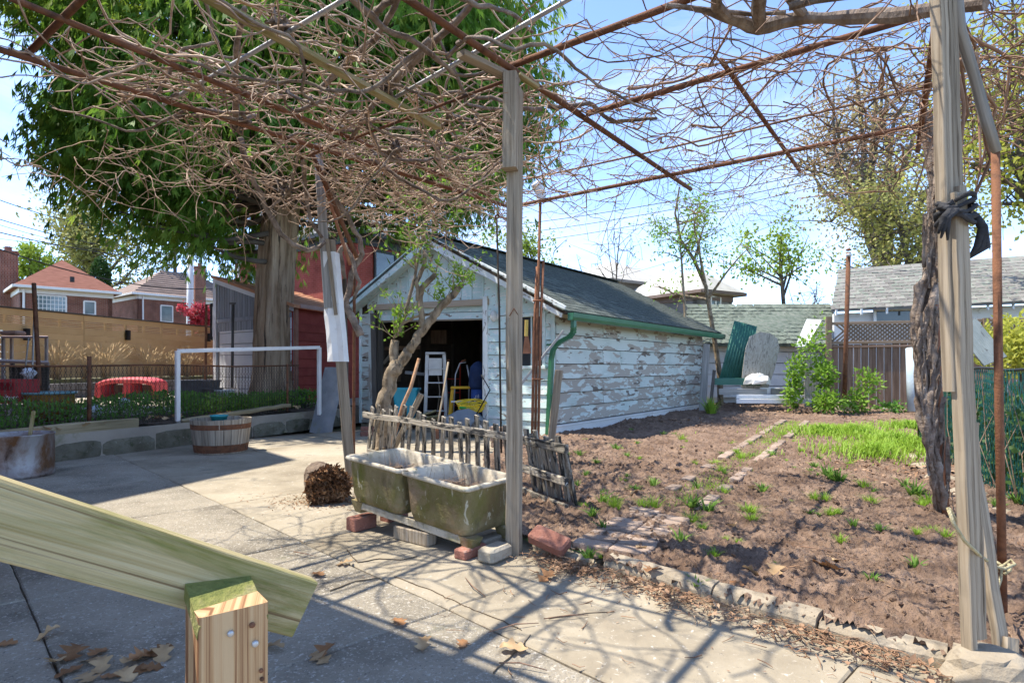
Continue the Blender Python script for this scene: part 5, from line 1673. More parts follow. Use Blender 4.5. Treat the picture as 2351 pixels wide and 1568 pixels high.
# red plastic bench thing
rbp = W(305, 914, 15.5)
M['red_pl'] = mat('bright_red_plastic', [(0.50, 0.05, 0.07), (0.60, 0.10, 0.11)], 5, bump=.1, rough=.6, rand=0, spec=.4)
rbn = thing('play_bench', 'bright red plastic kids play bench on the sunlit yard', 'bench', rbp)
m = MB(); sec = []
for i in range(13):
    f = i / 12
    x = (f - .5) * 1.45
    z = .42 + .10 * (1 - (2 * f - 1) ** 4)
    sec.append([rbp + Vector((x, -.28, z - .13)), rbp + Vector((x, -.30, z - .04)), rbp + Vector((x, -.22, z)), rbp + Vector((x, .22, z + .02)), rbp + Vector((x, .30, z - .04)), rbp + Vector((x, .28, z - .13))])
m.loft(sec); m.build('seat', M['red_pl'], rbn, True)
for x, w in ((-.72, .17), (.0, .20), (.70, .13)):
    m = MB(); m.loft([[rbp + Vector((x + a * w * .5, b, -.0)) for a, b in ((-1.1, -.27), (1.1, -.27), (1.1, .27), (-1.1, .27))], [rbp + Vector((x + a * w * .42, b, .40)) for a, b in ((-1, -.25), (1, -.25), (1, .25), (-1, .25))]])
    m.build('leg', M['red_pl'], rbn)
MB().box(rbp + Vector((-.3, .5, .17)), (1.5, .5, .34)).build('sand_tray', mat('brown_tray', [(0.20, 0.14, 0.11), (0.28, 0.2, 0.15)], 4, rand=0), rbn)
# planters beside the grey shed
M['plast_grey'] = mat('grey_plastic', [(0.085, 0.08, 0.078), (0.13, 0.125, 0.12)], 5, bump=.2, rough=.6, rand=.1)
for (x, y, Y, w, h, m_, lab) in ((460, 905, 12.6, .62, .55, M['plast_grey'], 'tall dark brown planter box behind the white pipe frame'), (447, 905, 13.0, .4, .38, M['dark_wood'], 'black planter box next to the white bucket')):
    c = W(x, y, Y); c.z = .34
    t = thing('planter_box', lab, 'planter', c)
    m = MB(); m.loft([[c + Vector((a * w * .44, b * .2, 0)) for a, b in ((-1, -1), (1, -1), (1, 1), (-1, 1))], [c + Vector((a * w * .5, b * .23, h)) for a, b in ((-1, -1), (1, -1), (1, 1), (-1, 1))]], caps=True)
    m.build('box', m_, t)
    MB().box(c + Vector((0, 0, h + .012)), (w * 1.06, .5, .03)).build('rim', m_, t)
c = W(517, 915, 11.8); c.z = .34
pot('white_bucket', c, .13, .17, .40, M['alu_white'], 'white plastic bucket with dark rim beside the cedar trunk')
c = W(488, 900, 12.2); c.z = .34
pot('grey_pot', c, .14, .19, .42, M['plast_grey'], 'dark grey plant pot between the planter box and the bucket')
c = W(686, 905, 12.6); c.z = .34
pot('black_bucket', c, .15, .18, .36, M['plast_grey'], 'black bucket behind the chain link near the red shed wall')

# ------------------------------------------------------------------ grey shed with red side wall and orange roof
M['shed_white'] = mat('shed_siding', [(0.50, 0.52, 0.56), (0.60, 0.62, 0.66)], 2, bump=.1, rough=.6, rand=.06)
M['shed_grey'] = mat('shed_grey', [(0.19, 0.21, 0.24), (0.27, 0.29, 0.33)], 4, stretch=(6, 6, .5), bump=.3, rough=.8, rand=.15)
M['orange_roof'] = mat('orange_roll_roof', [(0.46, 0.21, 0.115), (0.60, 0.31, 0.18)], 2.2, stretch=(1, 1, 1), bump=.3, bscale=30, rough=.95, rand=.05)
M['red_wall'] = mat('red_painted_brick', [(0.22, 0.035, 0.028), (0.31, 0.06, 0.045)], 3, bump=.3, bscale=30, rough=.85, rand=.1)
sA = W(497, 860, 16.0); sB = W(673, 860, 13.9); sC = W(845, 860, 17.2)
for p in (sA, sB, sC): p.z = .34
zA, zB, zC = W(497, 637, 16.0).z, W(673, 700, 13.9).z, W(845, 714, 17.2).z
zC = zB
shed = thing('shed', 'grey and white boarded shed with red side wall and faded orange roof', 'shed', sB)
fd = (sB - sA).normalized(); fn_ = Vector((fd.y, -fd.x, 0))
if fn_.y > 0: fn_ = -fn_
Lf = (sB - sA).length
zr = lambda s: zA + (zB - zA) * s / Lf
MB().slab([sA, sB, xyz(sB, zB - .05), xyz(sA, zA - .05)], .06, fn_).build('front_wall', M['shed_grey'], shed)
MB().board(sA + fn_ * .03, xyz(sA, zA) + fn_ * .03, .16, .05, fd, .004).build('corner_board', M['shed_white'], shed)
for i in range(7):
    z0 = .36 + i * .285
    MB().board(sA + fd * .26 + fn_ * .03 + ZU * (z0 - .2), sB - fd * .03 + fn_ * .03 + ZU * (z0 - .2), .27, .03, ZU, .006).build('siding_board', M['shed_white'], shed)
MB().board(sA + fd * .12 + fn_ * .05 + ZU * (2.06), sB + fn_ * .05 + ZU * 2.06, .10, .03, ZU, .004).build('band', M['shed_grey'], shed)
s = .2
while s < Lf - .2:
    if zr(s) - .12 > 2.35:
        MB().board(sA + fd * s + fn_ * .04 + ZU * (2.12 - .34 + .0), xyz(sA + fd * s, zr(s) - .14) + fn_ * .04, .11, .02, fd, .003).build('gable_board', M['shed_grey'], shed)
    s += .125
MB().board(xyz(sA - fd * .02, zA - .07) + fn_ * .06, xyz(sB + fd * .1, zB - .07) + fn_ * .06, .17, .04, ZU, .004).build('barge_board', M['shed_white'], shed)
rd = (sC - sB).normalized()
Lr = (sC - sB).length
wallm = MB().slab([sB, sC, xyz(sC, zC - .06), xyz(sB, zB - .06)], .1, (rd.y, -rd.x, 0)).build('side_wall', M['red_wall'], shed)
rn_ = Vector((rd.y, -rd.x, 0))
for i in range(9):
    MB().board(sB + rd * .05 + rn_ * .012 + ZU * (.1 + .21 * i), sC + rn_ * .012 + ZU * (.1 + .21 * i), .20, .02, ZU, .003).build('wall_board', M['red_wall'], shed)
MB().board(sB + rd * .04 + rn_ * .05, xyz(sB + rd * .04, zB - .05) + rn_ * .05, .10, .07, rd).build('corner_post', mat('brown_post', [(0.25, 0.12, 0.085), (0.33, 0.17, 0.12)], 4, rand=0), shed)
back = rd * Lr
up_ = (xyz(sA, zA) - xyz(sB, zB))
MB().slab([xyz(sA, zA + .04) - rd * .15 - fd * .05, xyz(sB, zB + .04) - rd * .15 + fd * .22 - ZU * .06, xyz(sB, zB + .04) + back + fd * .22 - ZU * .06, xyz(sA, zA + .04) + back - fd * .05], .07).build('roof', M['orange_roof'], shed)
for i in range(1, 7):
    f = i / 7
    a = (xyz(sA, zA + .055) - rd * .16).lerp(xyz(sB, zB + .045) - rd * .16 + fd * .22, f)
    MB().board(a, a + back, .014, .02, fd, .002).build('roof_seam', M['orange_roof'], shed)
MB().board(xyz(sB, zB - .03) + rn_ * .2, xyz(sC, zC - .03) + rn_ * .2, .09, .03, ZU, .003).build('fascia', mat('pink_fascia', [(0.42, 0.27, 0.23), (0.5, 0.34, 0.3)], 4, rand=0), shed)
pp_ = thing('clothes_pole', 'dark metal pole standing in front of the grey shed wall', 'pole', W(533, 880, 14.8))
MB().tube([W(533, 890, 14.8), W(535, 700, 14.8)], .035, 8).build('pole', M['plast_grey'], pp_, True)
MB().board(W(528, 697, 14.8), W(541, 697, 14.8), .04, .04, ZU).build('cap', M['plast_grey'], pp_)
mr_ = thing('wall_mirror', 'black framed panel hung on the left end of the grey shed', 'mirror', W(488, 740, 16.2))
MB().box(W(488, 739, 16.2), (.12, .06, 1.0), .5, .02).build('frame', M['black'], mr_)
MB().box(W(490, 739, 16.15), (.05, .06, .8), .5).build('panel', M['shed_white'], mr_)
# ------------------------------------------------------------------ leaf materials
def leafmat(name, cols, trans=.35, scale=1.5, rough=.6):
    return mat(name, cols, scale, bump=0, rough=rough, rand=.08, trans=trans, detail=4, spec=.3)


M['cedar'] = leafmat('cedar_leaf', [(0.065, 0.165, 0.02), (0.14, 0.27, 0.035), (0.32, 0.42, 0.06)], .5, .9)
M['lime'] = leafmat('lime_leaf', [(0.16, 0.30, 0.03), (0.26, 0.42, 0.05)], .45, 6)
M['lime_far'] = leafmat('lime_leaf_far', [(0.18, 0.28, 0.03), (0.34, 0.43, 0.06)], .4, 1)
M['olive'] = leafmat('olive_leaf', [(0.20, 0.21, 0.05), (0.33, 0.32, 0.09), (0.42, 0.41, 0.12)], .35, .6)
M['brownleaf'] = leafmat('bronze_leaf', [(0.27, 0.20, 0.10), (0.38, 0.29, 0.14), (0.40, 0.36, 0.12)], .35, .6)
M['yellowleaf'] = leafmat('yellow_leaf', [(0.36, 0.38, 0.05), (0.50, 0.50, 0.10)], .45, 2)
M['spruce'] = leafmat('spruce_needle', [(0.035, 0.06, 0.035), (0.09, 0.12, 0.05), (0.20, 0.20, 0.06)], .1, .5)
M['darkgreen'] = leafmat('dark_leaf', [(0.02, 0.06, 0.012), (0.05, 0.11, 0.02)], .25, 2)
M['weed'] = leafmat('weed_leaf', [(0.08, 0.21, 0.03), (0.16, 0.32, 0.05)], .35, 5)
M['grass'] = leafmat('grass_blade', [(0.10, 0.21, 0.03), (0.20, 0.33, 0.06)], .4, 5)
M['grass_bright'] = leafmat('grass_bright', [(0.20, 0.36, 0.03), (0.32, 0.47, 0.06)], .4, 5)
M['magenta'] = leafmat('crimson_leaf', [(0.36, 0.03, 0.05), (0.50, 0.07, 0.09)], .35, 2)

# ------------------------------------------------------------------ the big cedar
CB = W(624, 945, 14.0); CB.z = .30
cedar = thing('cedar_tree', 'huge old cedar with thick fluted trunk and drooping green crown', 'tree', CB)
cpts = [(622, 945, .56), (625, 915, .49), (628, 850, .43), (629, 740, .41), (634, 640, .405), (642, 540, .395), (652, 450, .37), (660, 360, .36), (668, 250, .30), (672, 120, .25), (672, 0, .2), (670, -180, .12), (668, -300, .05)]
n = 44
ph = [R.uniform(0, 6.28) for _ in range(6)]
sec = []
dense = []
for (a, b) in zip(cpts[:-1], cpts[1:]):
    for k in range(7):
        f = k / 7
        dense.append(tuple(a[i] + (b[i] - a[i]) * f for i in range(3)))
dense.append(cpts[-1])
for i, (x, y, r) in enumerate(dense):
    c = W(x, y, 14.0)
    ring = []
    for j in range(n):
        a = 2 * math.pi * j / n
        tw_ = c.z * .10
        fl_ = .06 * math.sin(5 * a + ph[0] + tw_) + .045 * math.sin(9 * a + ph[1] - tw_ * 2) + .03 * math.sin(17 * a + ph[2] + tw_ * 3) + .022 * math.sin(29 * a + ph[3])
        flare = 1 + max(0, .9 - c.z) * .25 * (1 + .5 * math.sin(4 * a + ph[4]))
        ring.append(c + Vector((math.cos(a), math.sin(a), 0)) * (r * (1 + fl_) * flare + R.uniform(-.006, .006)))
    sec.append(ring)
MB().loft(sec).build('trunk', M['bark'], cedar, True)
zb_x = [-11.5, -9.8, -8.6, -7.6, -6.9, -6.2, -5.3, -4.2, -3.0, -1.8, -.6, .6, 1.2]
zb_z = [7.0, 5.2, 4.3, 3.7, 3.35, 3.8, 4.8, 4.9, 4.6, 4.8, 5.3, 6.2, 8.0]
anch = []
while len(anch) < 3300:
    z = R.uniform(3.6, 14.5)
    a = R.uniform(0, 6.283); q = math.sqrt(R.random())
    q = max(q, R.random() ** .4 * .98)
    rr = 5.6 * min(1, (15.5 - z) / 6.5) * (1.0 + .10 * math.sin(3 * a + z) + .08 * math.sin(z * 2.1 + a * 2))
    x, y = -5.05 + math.cos(a) * rr * q, 14.0 + math.sin(a) * rr * .60 * q
    if z < np.interp(x, zb_x, zb_z) + R.uniform(0, .4) + abs(y - 14) * .05: continue
    if vnoise(np.array([x * .55 + 40]), np.array([z * .7 + y * .2]))[0] < .22: continue
    anch.append((x, y, z))
limbs = []
P_, D_, N_, L_, W_ = [], [], [], [], []
for (x, y, z) in anch:
    out = np.array([x + 5.5, y - 14, 0]); out /= (np.linalg.norm(out) + 1e-6)
    sc_ = R.uniform(.75, 1.3)
    for k in range(28):
        p = np.array([x, y, z]) + NR.normal(0, 1, 3) * np.array([.30, .30, .27]) * sc_
        d = out * R.uniform(.0, .5) + np.array([R.gauss(0, .35), R.gauss(0, .35), -R.uniform(.5, 1.4)])
        d /= np.linalg.norm(d)
        nrm = np.cross(d, NR.normal(0, 1, 3)); nrm /= np.linalg.norm(nrm)
        s = np.cross(d, nrm)
        L0 = R.uniform(.16, .30) * sc_
        for j, (ang_, f, lf) in enumerate(((0, .0, 1.25), (.28, .10, .95), (-.30, .18, .9), (.42, .45, .6), (-.42, .38, .65))):
            dd = d * math.cos(ang_) + s * math.sin(ang_)
            P_.append(p + d * L0 * f); D_.append(dd); N_.append(nrm); L_.append(L0 * lf); W_.append(.028 * sc_ * (.6 + .4 * lf))
    if R.random() < .16:
        zt_ = min(z + R.uniform(-.2, .8), 13)
        a0 = np.array([-5.35, 14.0, zt_ - .3]); b0 = np.array([x, y, z])
        mid = (a0 + b0) / 2 + np.array([0, 0, -.25])
        limbs.append((np.array([a0, (a0 + mid) / 2 + NR.normal(0, .1, 3), mid, (mid + b0) / 2 + NR.normal(0, .1, 3), b0]), np.array([.075, .06, .045, .03, .012])))
v, f = leaf_np(np.array(P_), np.array(D_), np.array(N_), np.array(L_), np.array(W_))
np_build('crown', v, f, M['cedar'], cedar)
v, f = tubes_np(limbs, 6)
tag(np_build('limbs', v, f, M['bark_far'], cedar, True), kind='stuff')


# ------------------------------------------------------------------ generic broad tree
def tree(name, label, base, r0, crown, nl, nleaf, ls, ml, mbk, sub=7, spread=.45, group=None, zt=None, sparse=0.0, seed=None, cluster=.35, lens=(1.0, 1.0), trunk_pts=None):
    t = thing(name, label, 'tree', base, group)
    cx_, cy_, cz_, rx, ry, rz = crown
    lines = []
    top = np.array([cx_, cy_, cz_ + rz * .5])
    b = npv(base)
    f0 = .45 if zt is None else zt
    tp = [b]
    for k in range(1, 7):
        q = b + (top - b) * k / 6
        tp.append(q + np.array([R.gauss(0, .02), R.gauss(0, .02), 0]) * (top[2] - b[2]))
    if trunk_pts is not None: tp = [npv(q) for q in trunk_pts]
    tp = np.array(tp)
    lines.append((tp, np.linspace(r0, r0 * .25, len(tp))))
    P, D, N, L, Wd = [], [], [], [], []
    for i in range(nl):
        fs = R.uniform(f0, .92)
        k = fs * (len(tp) - 1); ki = min(int(k), len(tp) - 2)
        s = tp[ki] + (tp[ki + 1] - tp[ki]) * (k - ki)
        while True:
            e = np.array([R.uniform(-1, 1), R.uniform(-1, 1), R.uniform(-1, 1)])
            if .35 < np.linalg.norm(e) < 1: break
        e = np.array([cx_ + e[0] * rx, cy_ + e[1] * ry, cz_ + e[2] * rz])
        if e[2] < s[2] - rz * .3: e[2] = s[2] + R.uniform(0, .4) * rz
        m = (s + e) / 2 + np.array([R.gauss(0, .08), R.gauss(0, .08), R.uniform(-.05, .12)]) * rx
        path = np.array([s, s * .55 + m * .45, m, (m + e) / 2 + NR.normal(0, .04, 3) * rx, e])
        rl_ = r0 * (1 - fs) * .75 + r0 * .10
        lines.append((path, np.array([rl_, rl_ * .8, rl_ * .6, rl_ * .4, rl_ * .15])))
        for j in range(sub):
            fi = R.uniform(.35, 1.0) * 4; ii_ = min(int(fi), 3)
            s2 = path[ii_] + (path[ii_ + 1] - path[ii_]) * (fi - ii_)
            e2 = s2 + np.array([R.gauss(0, 1) * rx, R.gauss(0, 1) * ry, R.gauss(.25, .8) * rz]) * spread * .42
            m2 = (s2 + e2) / 2 + NR.normal(0, .03, 3) * rx
            r2 = max(rl_ * .28, .004 * (rx + .5))
            lines.append((np.array([s2, m2, e2]), np.array([r2, r2 * .65, r2 * .25])))
            nn = int(nleaf / (nl * sub) * R.uniform(.4, 1.6))
            if R.random() < sparse: nn = nn // 5
            for q in range(nn):
                fp = R.uniform(.15, 1.08)
                p = s2 + (e2 - s2) * fp + NR.normal(0, 1, 3) * cluster * min(rx, rz) * .38
                P.append(p); D.append(NR.normal(0, 1, 3) + np.array([0, 0, -.3])); N.append(NR.normal(0, 1, 3) + np.array([0, 0, .8]))
                q_ = R.uniform(.7, 1.3)
                L.append(ls * q_ * lens[0]); Wd.append(ls * q_ * .62 * lens[1])
    v, f = tubes_np(lines, 5)
    np_build('trunk', v, f, M[mbk], t, True)
    if P:
        v, f = leaf_np(np.array(P), np.array(D), np.array(N), np.array(L), np.array(Wd))
        np_build('crown', v, f, M[ml], t)
    return t


def at3(x, y, Y, z=0.0):
    p = W(x, y, Y); p.z = z
    return p


def crown_at(x, y, Y, rx, rz, ry=None):
    c = W(x, y, Y)
    return (c.x, c.y, c.z, rx, ry or rx, rz)


tree('broad_tree', 'tall open tree with olive young leaves behind the red roofed house', at3(200, 0, 58), .42, crown_at(200, 530, 58, 6.4, 4.6), 16, 7000, .34, 'olive', 'bark_far', 9, .5, zt=.35)
tree('maple_tree', 'rounded lime green tree behind the brick chimney', at3(50, 0, 50), .25, crown_at(70, 610, 50, 2.8, 2.2), 12, 5200, .26, 'lime_far', 'bark_far', 7, .5)
tree('young_tree', 'pale thin tree between the tile roofed house and the big brick house', at3(530, 0, 60), .15, crown_at(528, 615, 60, 1.7, 1.6), 9, 900, .22, 'olive', 'bark_far', 6, .5)
tree('blossom_tree', 'small crimson leaved tree behind the tan fence', at3(455, 0, 31), .08, crown_at(458, 708, 31, .95, .55), 8, 2200, .14, 'magenta', 'bark_far', 6, .5)
tree('leafy_tree', 'light green tree rising behind the garage roof ridge', at3(1215, 0, 30), .16, crown_at(1215, 575, 30, 2.4, 1.7), 12, 2600, .17, 'lime_far', 'bark_far', 7, .5, sparse=.3)
tree('young_tree', 'slender tree with sparse lime leaves beyond the mossy shed roof', at3(1795, 0, 27), .16, crown_at(1785, 590, 27, 2.1, 2.2), 13, 2100, .17, 'lime_far', 'bark_far', 6, .5, sparse=.3)
tree('tall_tree', 'very tall tree with bronze young leaves behind the weathered shed roof', at3(2020, 0, 33), .42, crown_at(2010, 330, 33, 5.6, 5.6), 26, 7500, .20, 'brownleaf', 'bark_far', 10, .5, zt=.3)
tree('bushy_tree', 'dense olive gold tree directly behind the weathered shed roof', at3(2080, 0, 29), .3, crown_at(2070, 505, 29, 3.6, 3.0), 18, 6500, .18, 'olive', 'bark_far', 9, .8)
tree('yellow_tree', 'tree with fresh yellow green leaves behind the plank post and rusty pipe', at3(2400, 0, 15), .2, crown_at(2340, 250, 15, 2.6, 3.6), 24, 8000, .14, 'yellowleaf', 'bark_far', 9, .5, sparse=.25)
# bare shrubs
tree('bare_shrub', 'bare twiggy shrub rising behind the garage roof', at3(1420, 0, 18.5), .05, crown_at(1420, 600, 18.5, 1.5, 2.1), 16, 120, .06, 'lime', 'bark_far', 7, .5, zt=.25)
tree('bare_shrub', 'bare purplish bush beyond the mossy shed roof', at3(1865, 0, 25), .06, crown_at(1870, 680, 25, 1.5, .9), 20, 100, .06, 'brownleaf', 'bark_far', 9, .6, zt=.2)
# sapling at the back corner of the garage
sp_ = [at3(1655, 0, 15.6, .2), W(1653, 863, 15.6), W(1646, 813, 15.6), W(1636, 751, 15.6), W(1621, 658, 15.5), W(1593, 596, 15.4), W(1563, 551, 15.3), W(1550, 490, 15.2), W(1560, 430, 15.2)]
tree('sapling_tree', 'slanting young tree with bright lime leaflets at the back corner of the garage', sp_[0], .085, crown_at(1590, 600, 15.4, 1.55, 1.6), 15, 1500, .085, 'lime', 'bark_fruit', 6, .5, zt=.45, trunk_pts=sp_, cluster=.25, lens=(1.25, .8))
sp2 = [at3(1572, 0, 15.2, .3), W(1573, 718, 15.2), W(1565, 601, 15.2), W(1560, 540, 15.2), W(1556, 470, 15.2)]
tree('sapling_tree', 'thin upright sapling rising straight behind the garage roof edge', sp2[0], .045, crown_at(1545, 560, 15.2, 1.0, 1.4), 9, 420, .075, 'lime', 'bark_fruit', 5, .5, zt=.5, trunk_pts=sp2, cluster=.25, lens=(1.25, .8))
# spruce
spb = at3(402, 0, 52)
spt = thing('spruce_tree', 'dark layered spruce behind the street lamp', 'tree', spb)
MB().tube([spb, spb + ZU * 16.5], [.3, .04], 7).build('trunk', M['bark_far'], spt)
P_, D_, N_, L_, W_ = [], [], [], [], []
for k in range(170):
    z = R.uniform(6.2, 16)
    rr = max(.4, (17 - z) * .36 + .6) * R.uniform(.7, 1.1); a = R.uniform(0, 6.283)
    d = np.array([math.cos(a), math.sin(a), -.22])
    for q in range(26):
        f = R.uniform(.2, 1)
        P_.append(npv(spb) + np.array([0, 0, z]) + d * rr * f + NR.normal(0, .10, 3) * np.array([1, 1, .5]))
        D_.append(d + NR.normal(0, .5, 3)); N_.append(np.array([0, 0, 1]) + NR.normal(0, .3, 3)); L_.append(R.uniform(.25, .5)); W_.append(R.uniform(.10, .18))
v, f = leaf_np(P_, D_, N_, np.array(L_), np.array(W_)); np_build('crown', v, f, M['spruce'], spt)
cyb = at3(231, 0, 44)
cyp = thing('cypress_tree', 'dark clipped columnar evergreen beside the red roofed house', 'tree', cyb)
MB().tube([cyb, cyb + ZU * 7.5], [.12, .04], 6).build('trunk', M['bark_far'], cyp)
P_ = []
cc_ = npv(W(231, 640, 44))
for k in range(3000):
    e = NR.normal(0, 1, 3); e /= np.linalg.norm(e)
    P_.append(cc_ + e * np.array([.62, .62, 1.5]) * R.uniform(.8, 1.03))
v, f = leaf_np(P_, NR.normal(0, 1, (3000, 3)) + np.array([0, 0, .6]), NR.normal(0, 1, (3000, 3)), .2, .11); np_build('crown', v, f, M['darkgreen'], cyp)


# ------------------------------------------------------------------ houses
def brickmat(name, c1, c2, mortar, s=1.0):
    m = bpy.data.materials.new(name); m.use_nodes = True
    nt = m.node_tree; nd, lk = nt.nodes, nt.links
    b = nd["Principled BSDF"]; b.inputs['Roughness'].default_value = .9; b.inputs['Specular IOR Level'].default_value = .2
    tcn = nd.new("ShaderNodeTexCoord")
    br = nd.new("ShaderNodeTexBrick")
    br.inputs['Scale'].default_value = s
    br.inputs['Brick Width'].default_value = .23; br.inputs['Row Height'].default_value = .075; br.inputs['Mortar Size'].default_value = .008
    br.inputs['Color1'].default_value = (*c1, 1); br.inputs['Color2'].default_value = (*c2, 1); br.inputs['Mortar'].default_value = (*mortar, 1)
    lk.new(tcn.outputs['UV'], br.inputs['Vector'])
    nn = nd.new("ShaderNodeTexNoise"); nn.inputs['Scale'].default_value = 1.5; nn.inputs['Detail'].default_value = 6
    lk.new(tcn.outputs['UV'], nn.inputs['Vector'])
    mrn = nd.new("ShaderNodeMapRange"); mrn.inputs[1].default_value = .3; mrn.inputs[2].default_value = .7; mrn.inputs[3].default_value = .75; mrn.inputs[4].default_value = 1.25
    lk.new(nn.outputs[0], mrn.inputs[0])
    hs = nd.new("ShaderNodeHueSaturation")
    lk.new(mrn.outputs[0], hs.inputs['Value']); lk.new(br.outputs[0], hs.inputs['Color'])
    lk.new(hs.outputs[0], b.inputs['Base Color'])
    bp = nd.new("ShaderNodeBump"); bp.inputs['Strength'].default_value = .5; bp.inputs['Distance'].default_value = .01; bp.invert = True
    lk.new(br.outputs['Fac'], bp.inputs['Height']); lk.new(bp.outputs[0], b.inputs['Normal'])
    return m


M['brickwall'] = brickmat('brick_wall', (0.24, 0.085, 0.05), (0.17, 0.055, 0.035), (0.30, 0.24, 0.20))
M['brickwall_red'] = brickmat('brick_wall_red', (0.36, 0.085, 0.065), (0.30, 0.065, 0.05), (0.36, 0.12, 0.10))
M['stucco'] = mat('stucco', [(0.42, 0.37, 0.29), (0.50, 0.445, 0.36)], 1, bump=.15, bscale=30, rough=.9, rand=0)
M['stucco_grey'] = mat('stucco_grey', [(0.17, 0.16, 0.15), (0.23, 0.215, 0.2)], 1, bump=.15, bscale=30, rough=.9, rand=0)
M['roof_red'] = mat('red_shingle', [(0.19, 0.075, 0.05), (0.28, 0.12, 0.085)], 2.2, stretch=(1, 1, 6), bump=.4, bscale=12, rough=.95, rand=0)
M['roof_brown'] = mat('brown_tile', [(0.17, 0.125, 0.105), (0.24, 0.18, 0.155)], 1.5, bump=.3, bscale=10, rough=.9, rand=.05)
M['roof_grey'] = mat('grey_shingle', [(0.13, 0.13, 0.135), (0.20, 0.20, 0.205)], 2, stretch=(1, 1, 6), bump=.4, bscale=14, rough=.95, rand=0)
M['roof_pale'] = mat('pale_shingle', [(0.38, 0.37, 0.34), (0.47, 0.46, 0.43)], 2, bump=.3, bscale=14, rough=.95, rand=0)
M['glass_sky'] = mat('pane_glass', [(0.10, 0.14, 0.16), (0.20, 0.27, 0.28)], 1.2, bump=0, rough=.08, spec=.8, rand=.1)
M['frame_white'] = mat('white_frame', [(0.72, 0.72, 0.70), (0.78, 0.78, 0.76)], 3, bump=0, rough=.5, rand=0)
M['frame_dark'] = mat('dark_frame', [(0.03, 0.03, 0.035), (0.05, 0.05, 0.055)], 3, bump=0, rough=.5, rand=0)


def house(name, label, A, fdir, wf, depth, z0, ze, zr_, mwall, mroof, mtrim, wins=(), ov=.45, ridge=.3, cat='house', seams=0):
    """A: near corner; fdir along the front to the right; depth goes back to the left"""
    A = xyz(A, 0); fd2 = Vector(fdir).normalized(); bd2 = Vector((-fd2.y, fd2.x, 0))
    h = thing(name, label, cat, xyz(A, z0))
    c = [A, A + fd2 * wf, A + fd2 * wf + bd2 * depth, A + bd2 * depth]
    for i in range(4):
        a, b = c[i], c[(i + 1) % 4]
        o = (b - a).normalized().cross(ZU)
        MB().slab([xyz(a, z0), xyz(b, z0), xyz(b, ze), xyz(a, ze)], .25, o).build('wall', mwall, h)
    e = [p + (p - (c[0] + c[2]) / 2).normalized() * ov * 1.3 for p in c]
    mid = (c[0] + c[2]) / 2
    long_ = fd2 if wf > depth else bd2
    half = max(0.0, abs(wf - depth) / 2 + ridge)
    r1, r2 = xyz(mid - long_ * half, zr_), xyz(mid + long_ * half, zr_)
    ez = [xyz(p, ze - .02) for p in e]
    m = MB(); b0 = len(m.v)
    m.v += ez + [r1, r2] + [p - ZU * .12 for p in ez]
    def fc_(ix):
        pts = [m.v[i] for i in ix]
        ax_ = (pts[1] - pts[0]).normalized(); nn_ = (pts[1] - pts[0]).cross(pts[2] - pts[0]).normalized(); ay_ = nn_.cross(ax_)
        m.face(ix, [((p - pts[0]).dot(ax_), (p - pts[0]).dot(ay_)) for p in pts])
    if wf > depth:
        fc_((0, 1, 5, 4)); fc_((1, 2, 5)); fc_((2, 3, 4, 5)); fc_((3, 0, 4))
    else:
        fc_((0, 1, 4)); fc_((1, 2, 5, 4)); fc_((2, 3, 5)); fc_((3, 0, 4, 5))
    fc_((9, 8, 7, 6))
    rf = m.build('roof', mroof, h)
    for i in range(4):
        a, b = ez[i], ez[(i + 1) % 4]
        o = (b - a).normalized().cross(ZU)
        MB().board(a - ZU * .08 + o * .03, b - ZU * .08 + o * .03, .16, .08, ZU, .005).build('gutter', mtrim, h)
        MB().board(xyz(c[i], ze - .28) + o * .04, xyz(c[(i + 1) % 4], ze - .28) + o * .04, .34, .06, ZU, .005).build('frieze', mtrim, h)
    if seams:
        for i in range(1, seams):
            f = i / seams
            MB().board(ez[0].lerp(r1, f) + ZU * .03, ez[1].lerp(r2 if wf > depth else r1, f) + ZU * .03, .05, .03, ZU, .004).build('tile_course', mroof, rf)
    for (face, s, w, zc, hh, mf, panes) in wins:
        a, b = (c[0], c[1]) if face == 'f' else (c[3], c[0])
        d = (b - a).normalized(); o = d.cross(ZU)
        p = xyz(a, zc) + d * s + o * .03
        m2 = MB()
        t_ = .09
        m2.board(p - d * w / 2 + ZU * hh / 2, p + d * w / 2 + ZU * hh / 2, t_, .08, ZU, .004); m2.board(p - d * w / 2 - ZU * hh / 2, p + d * w / 2 - ZU * hh / 2, t_, .08, ZU, .004)
        m2.board(p - d * w / 2 - ZU * hh / 2, p - d * w / 2 + ZU * hh / 2, t_, .081, d, .004); m2.board(p + d * w / 2 - ZU * hh / 2, p + d * w / 2 + ZU * hh / 2, t_, .081, d, .004)
        wn_ = m2.build('window', M[mf], h)
        MB().slab([p - d * w / 2 - ZU * hh / 2, p + d * w / 2 - ZU * hh / 2, p + d * w / 2 + ZU * hh / 2, p - d * w / 2 + ZU * hh / 2], .02, o).build('pane', M['glass_sky'], wn_)
        for q in range(1, panes):
            x = -w / 2 + w * q / panes
            MB().board(p + d * x - ZU * hh / 2 + o * .02, p + d * x + ZU * hh / 2 + o * .02, .10 if panes < 5 else .035, .03, d, .003).build('mullion', M[mf], wn_)
        if panes >= 5:
            for q in range(1, 4):
                z = -hh / 2 + hh * q / 4
                MB().board(p - d * w / 2 + ZU * z + o * .022, p + d * w / 2 + ZU * z + o * .022, .035, .03, ZU, .003).build('mullion', M[mf], wn_)
        MB().board(p - d * (w / 2 + .12) - ZU * (hh / 2 + .1) + o * .05, p + d * (w / 2 + .12) - ZU * (hh / 2 + .1) + o * .05, .12, .12, ZU, .005).build('sill', M['stucco'], wn_)
    return h, c, ez, r1, r2


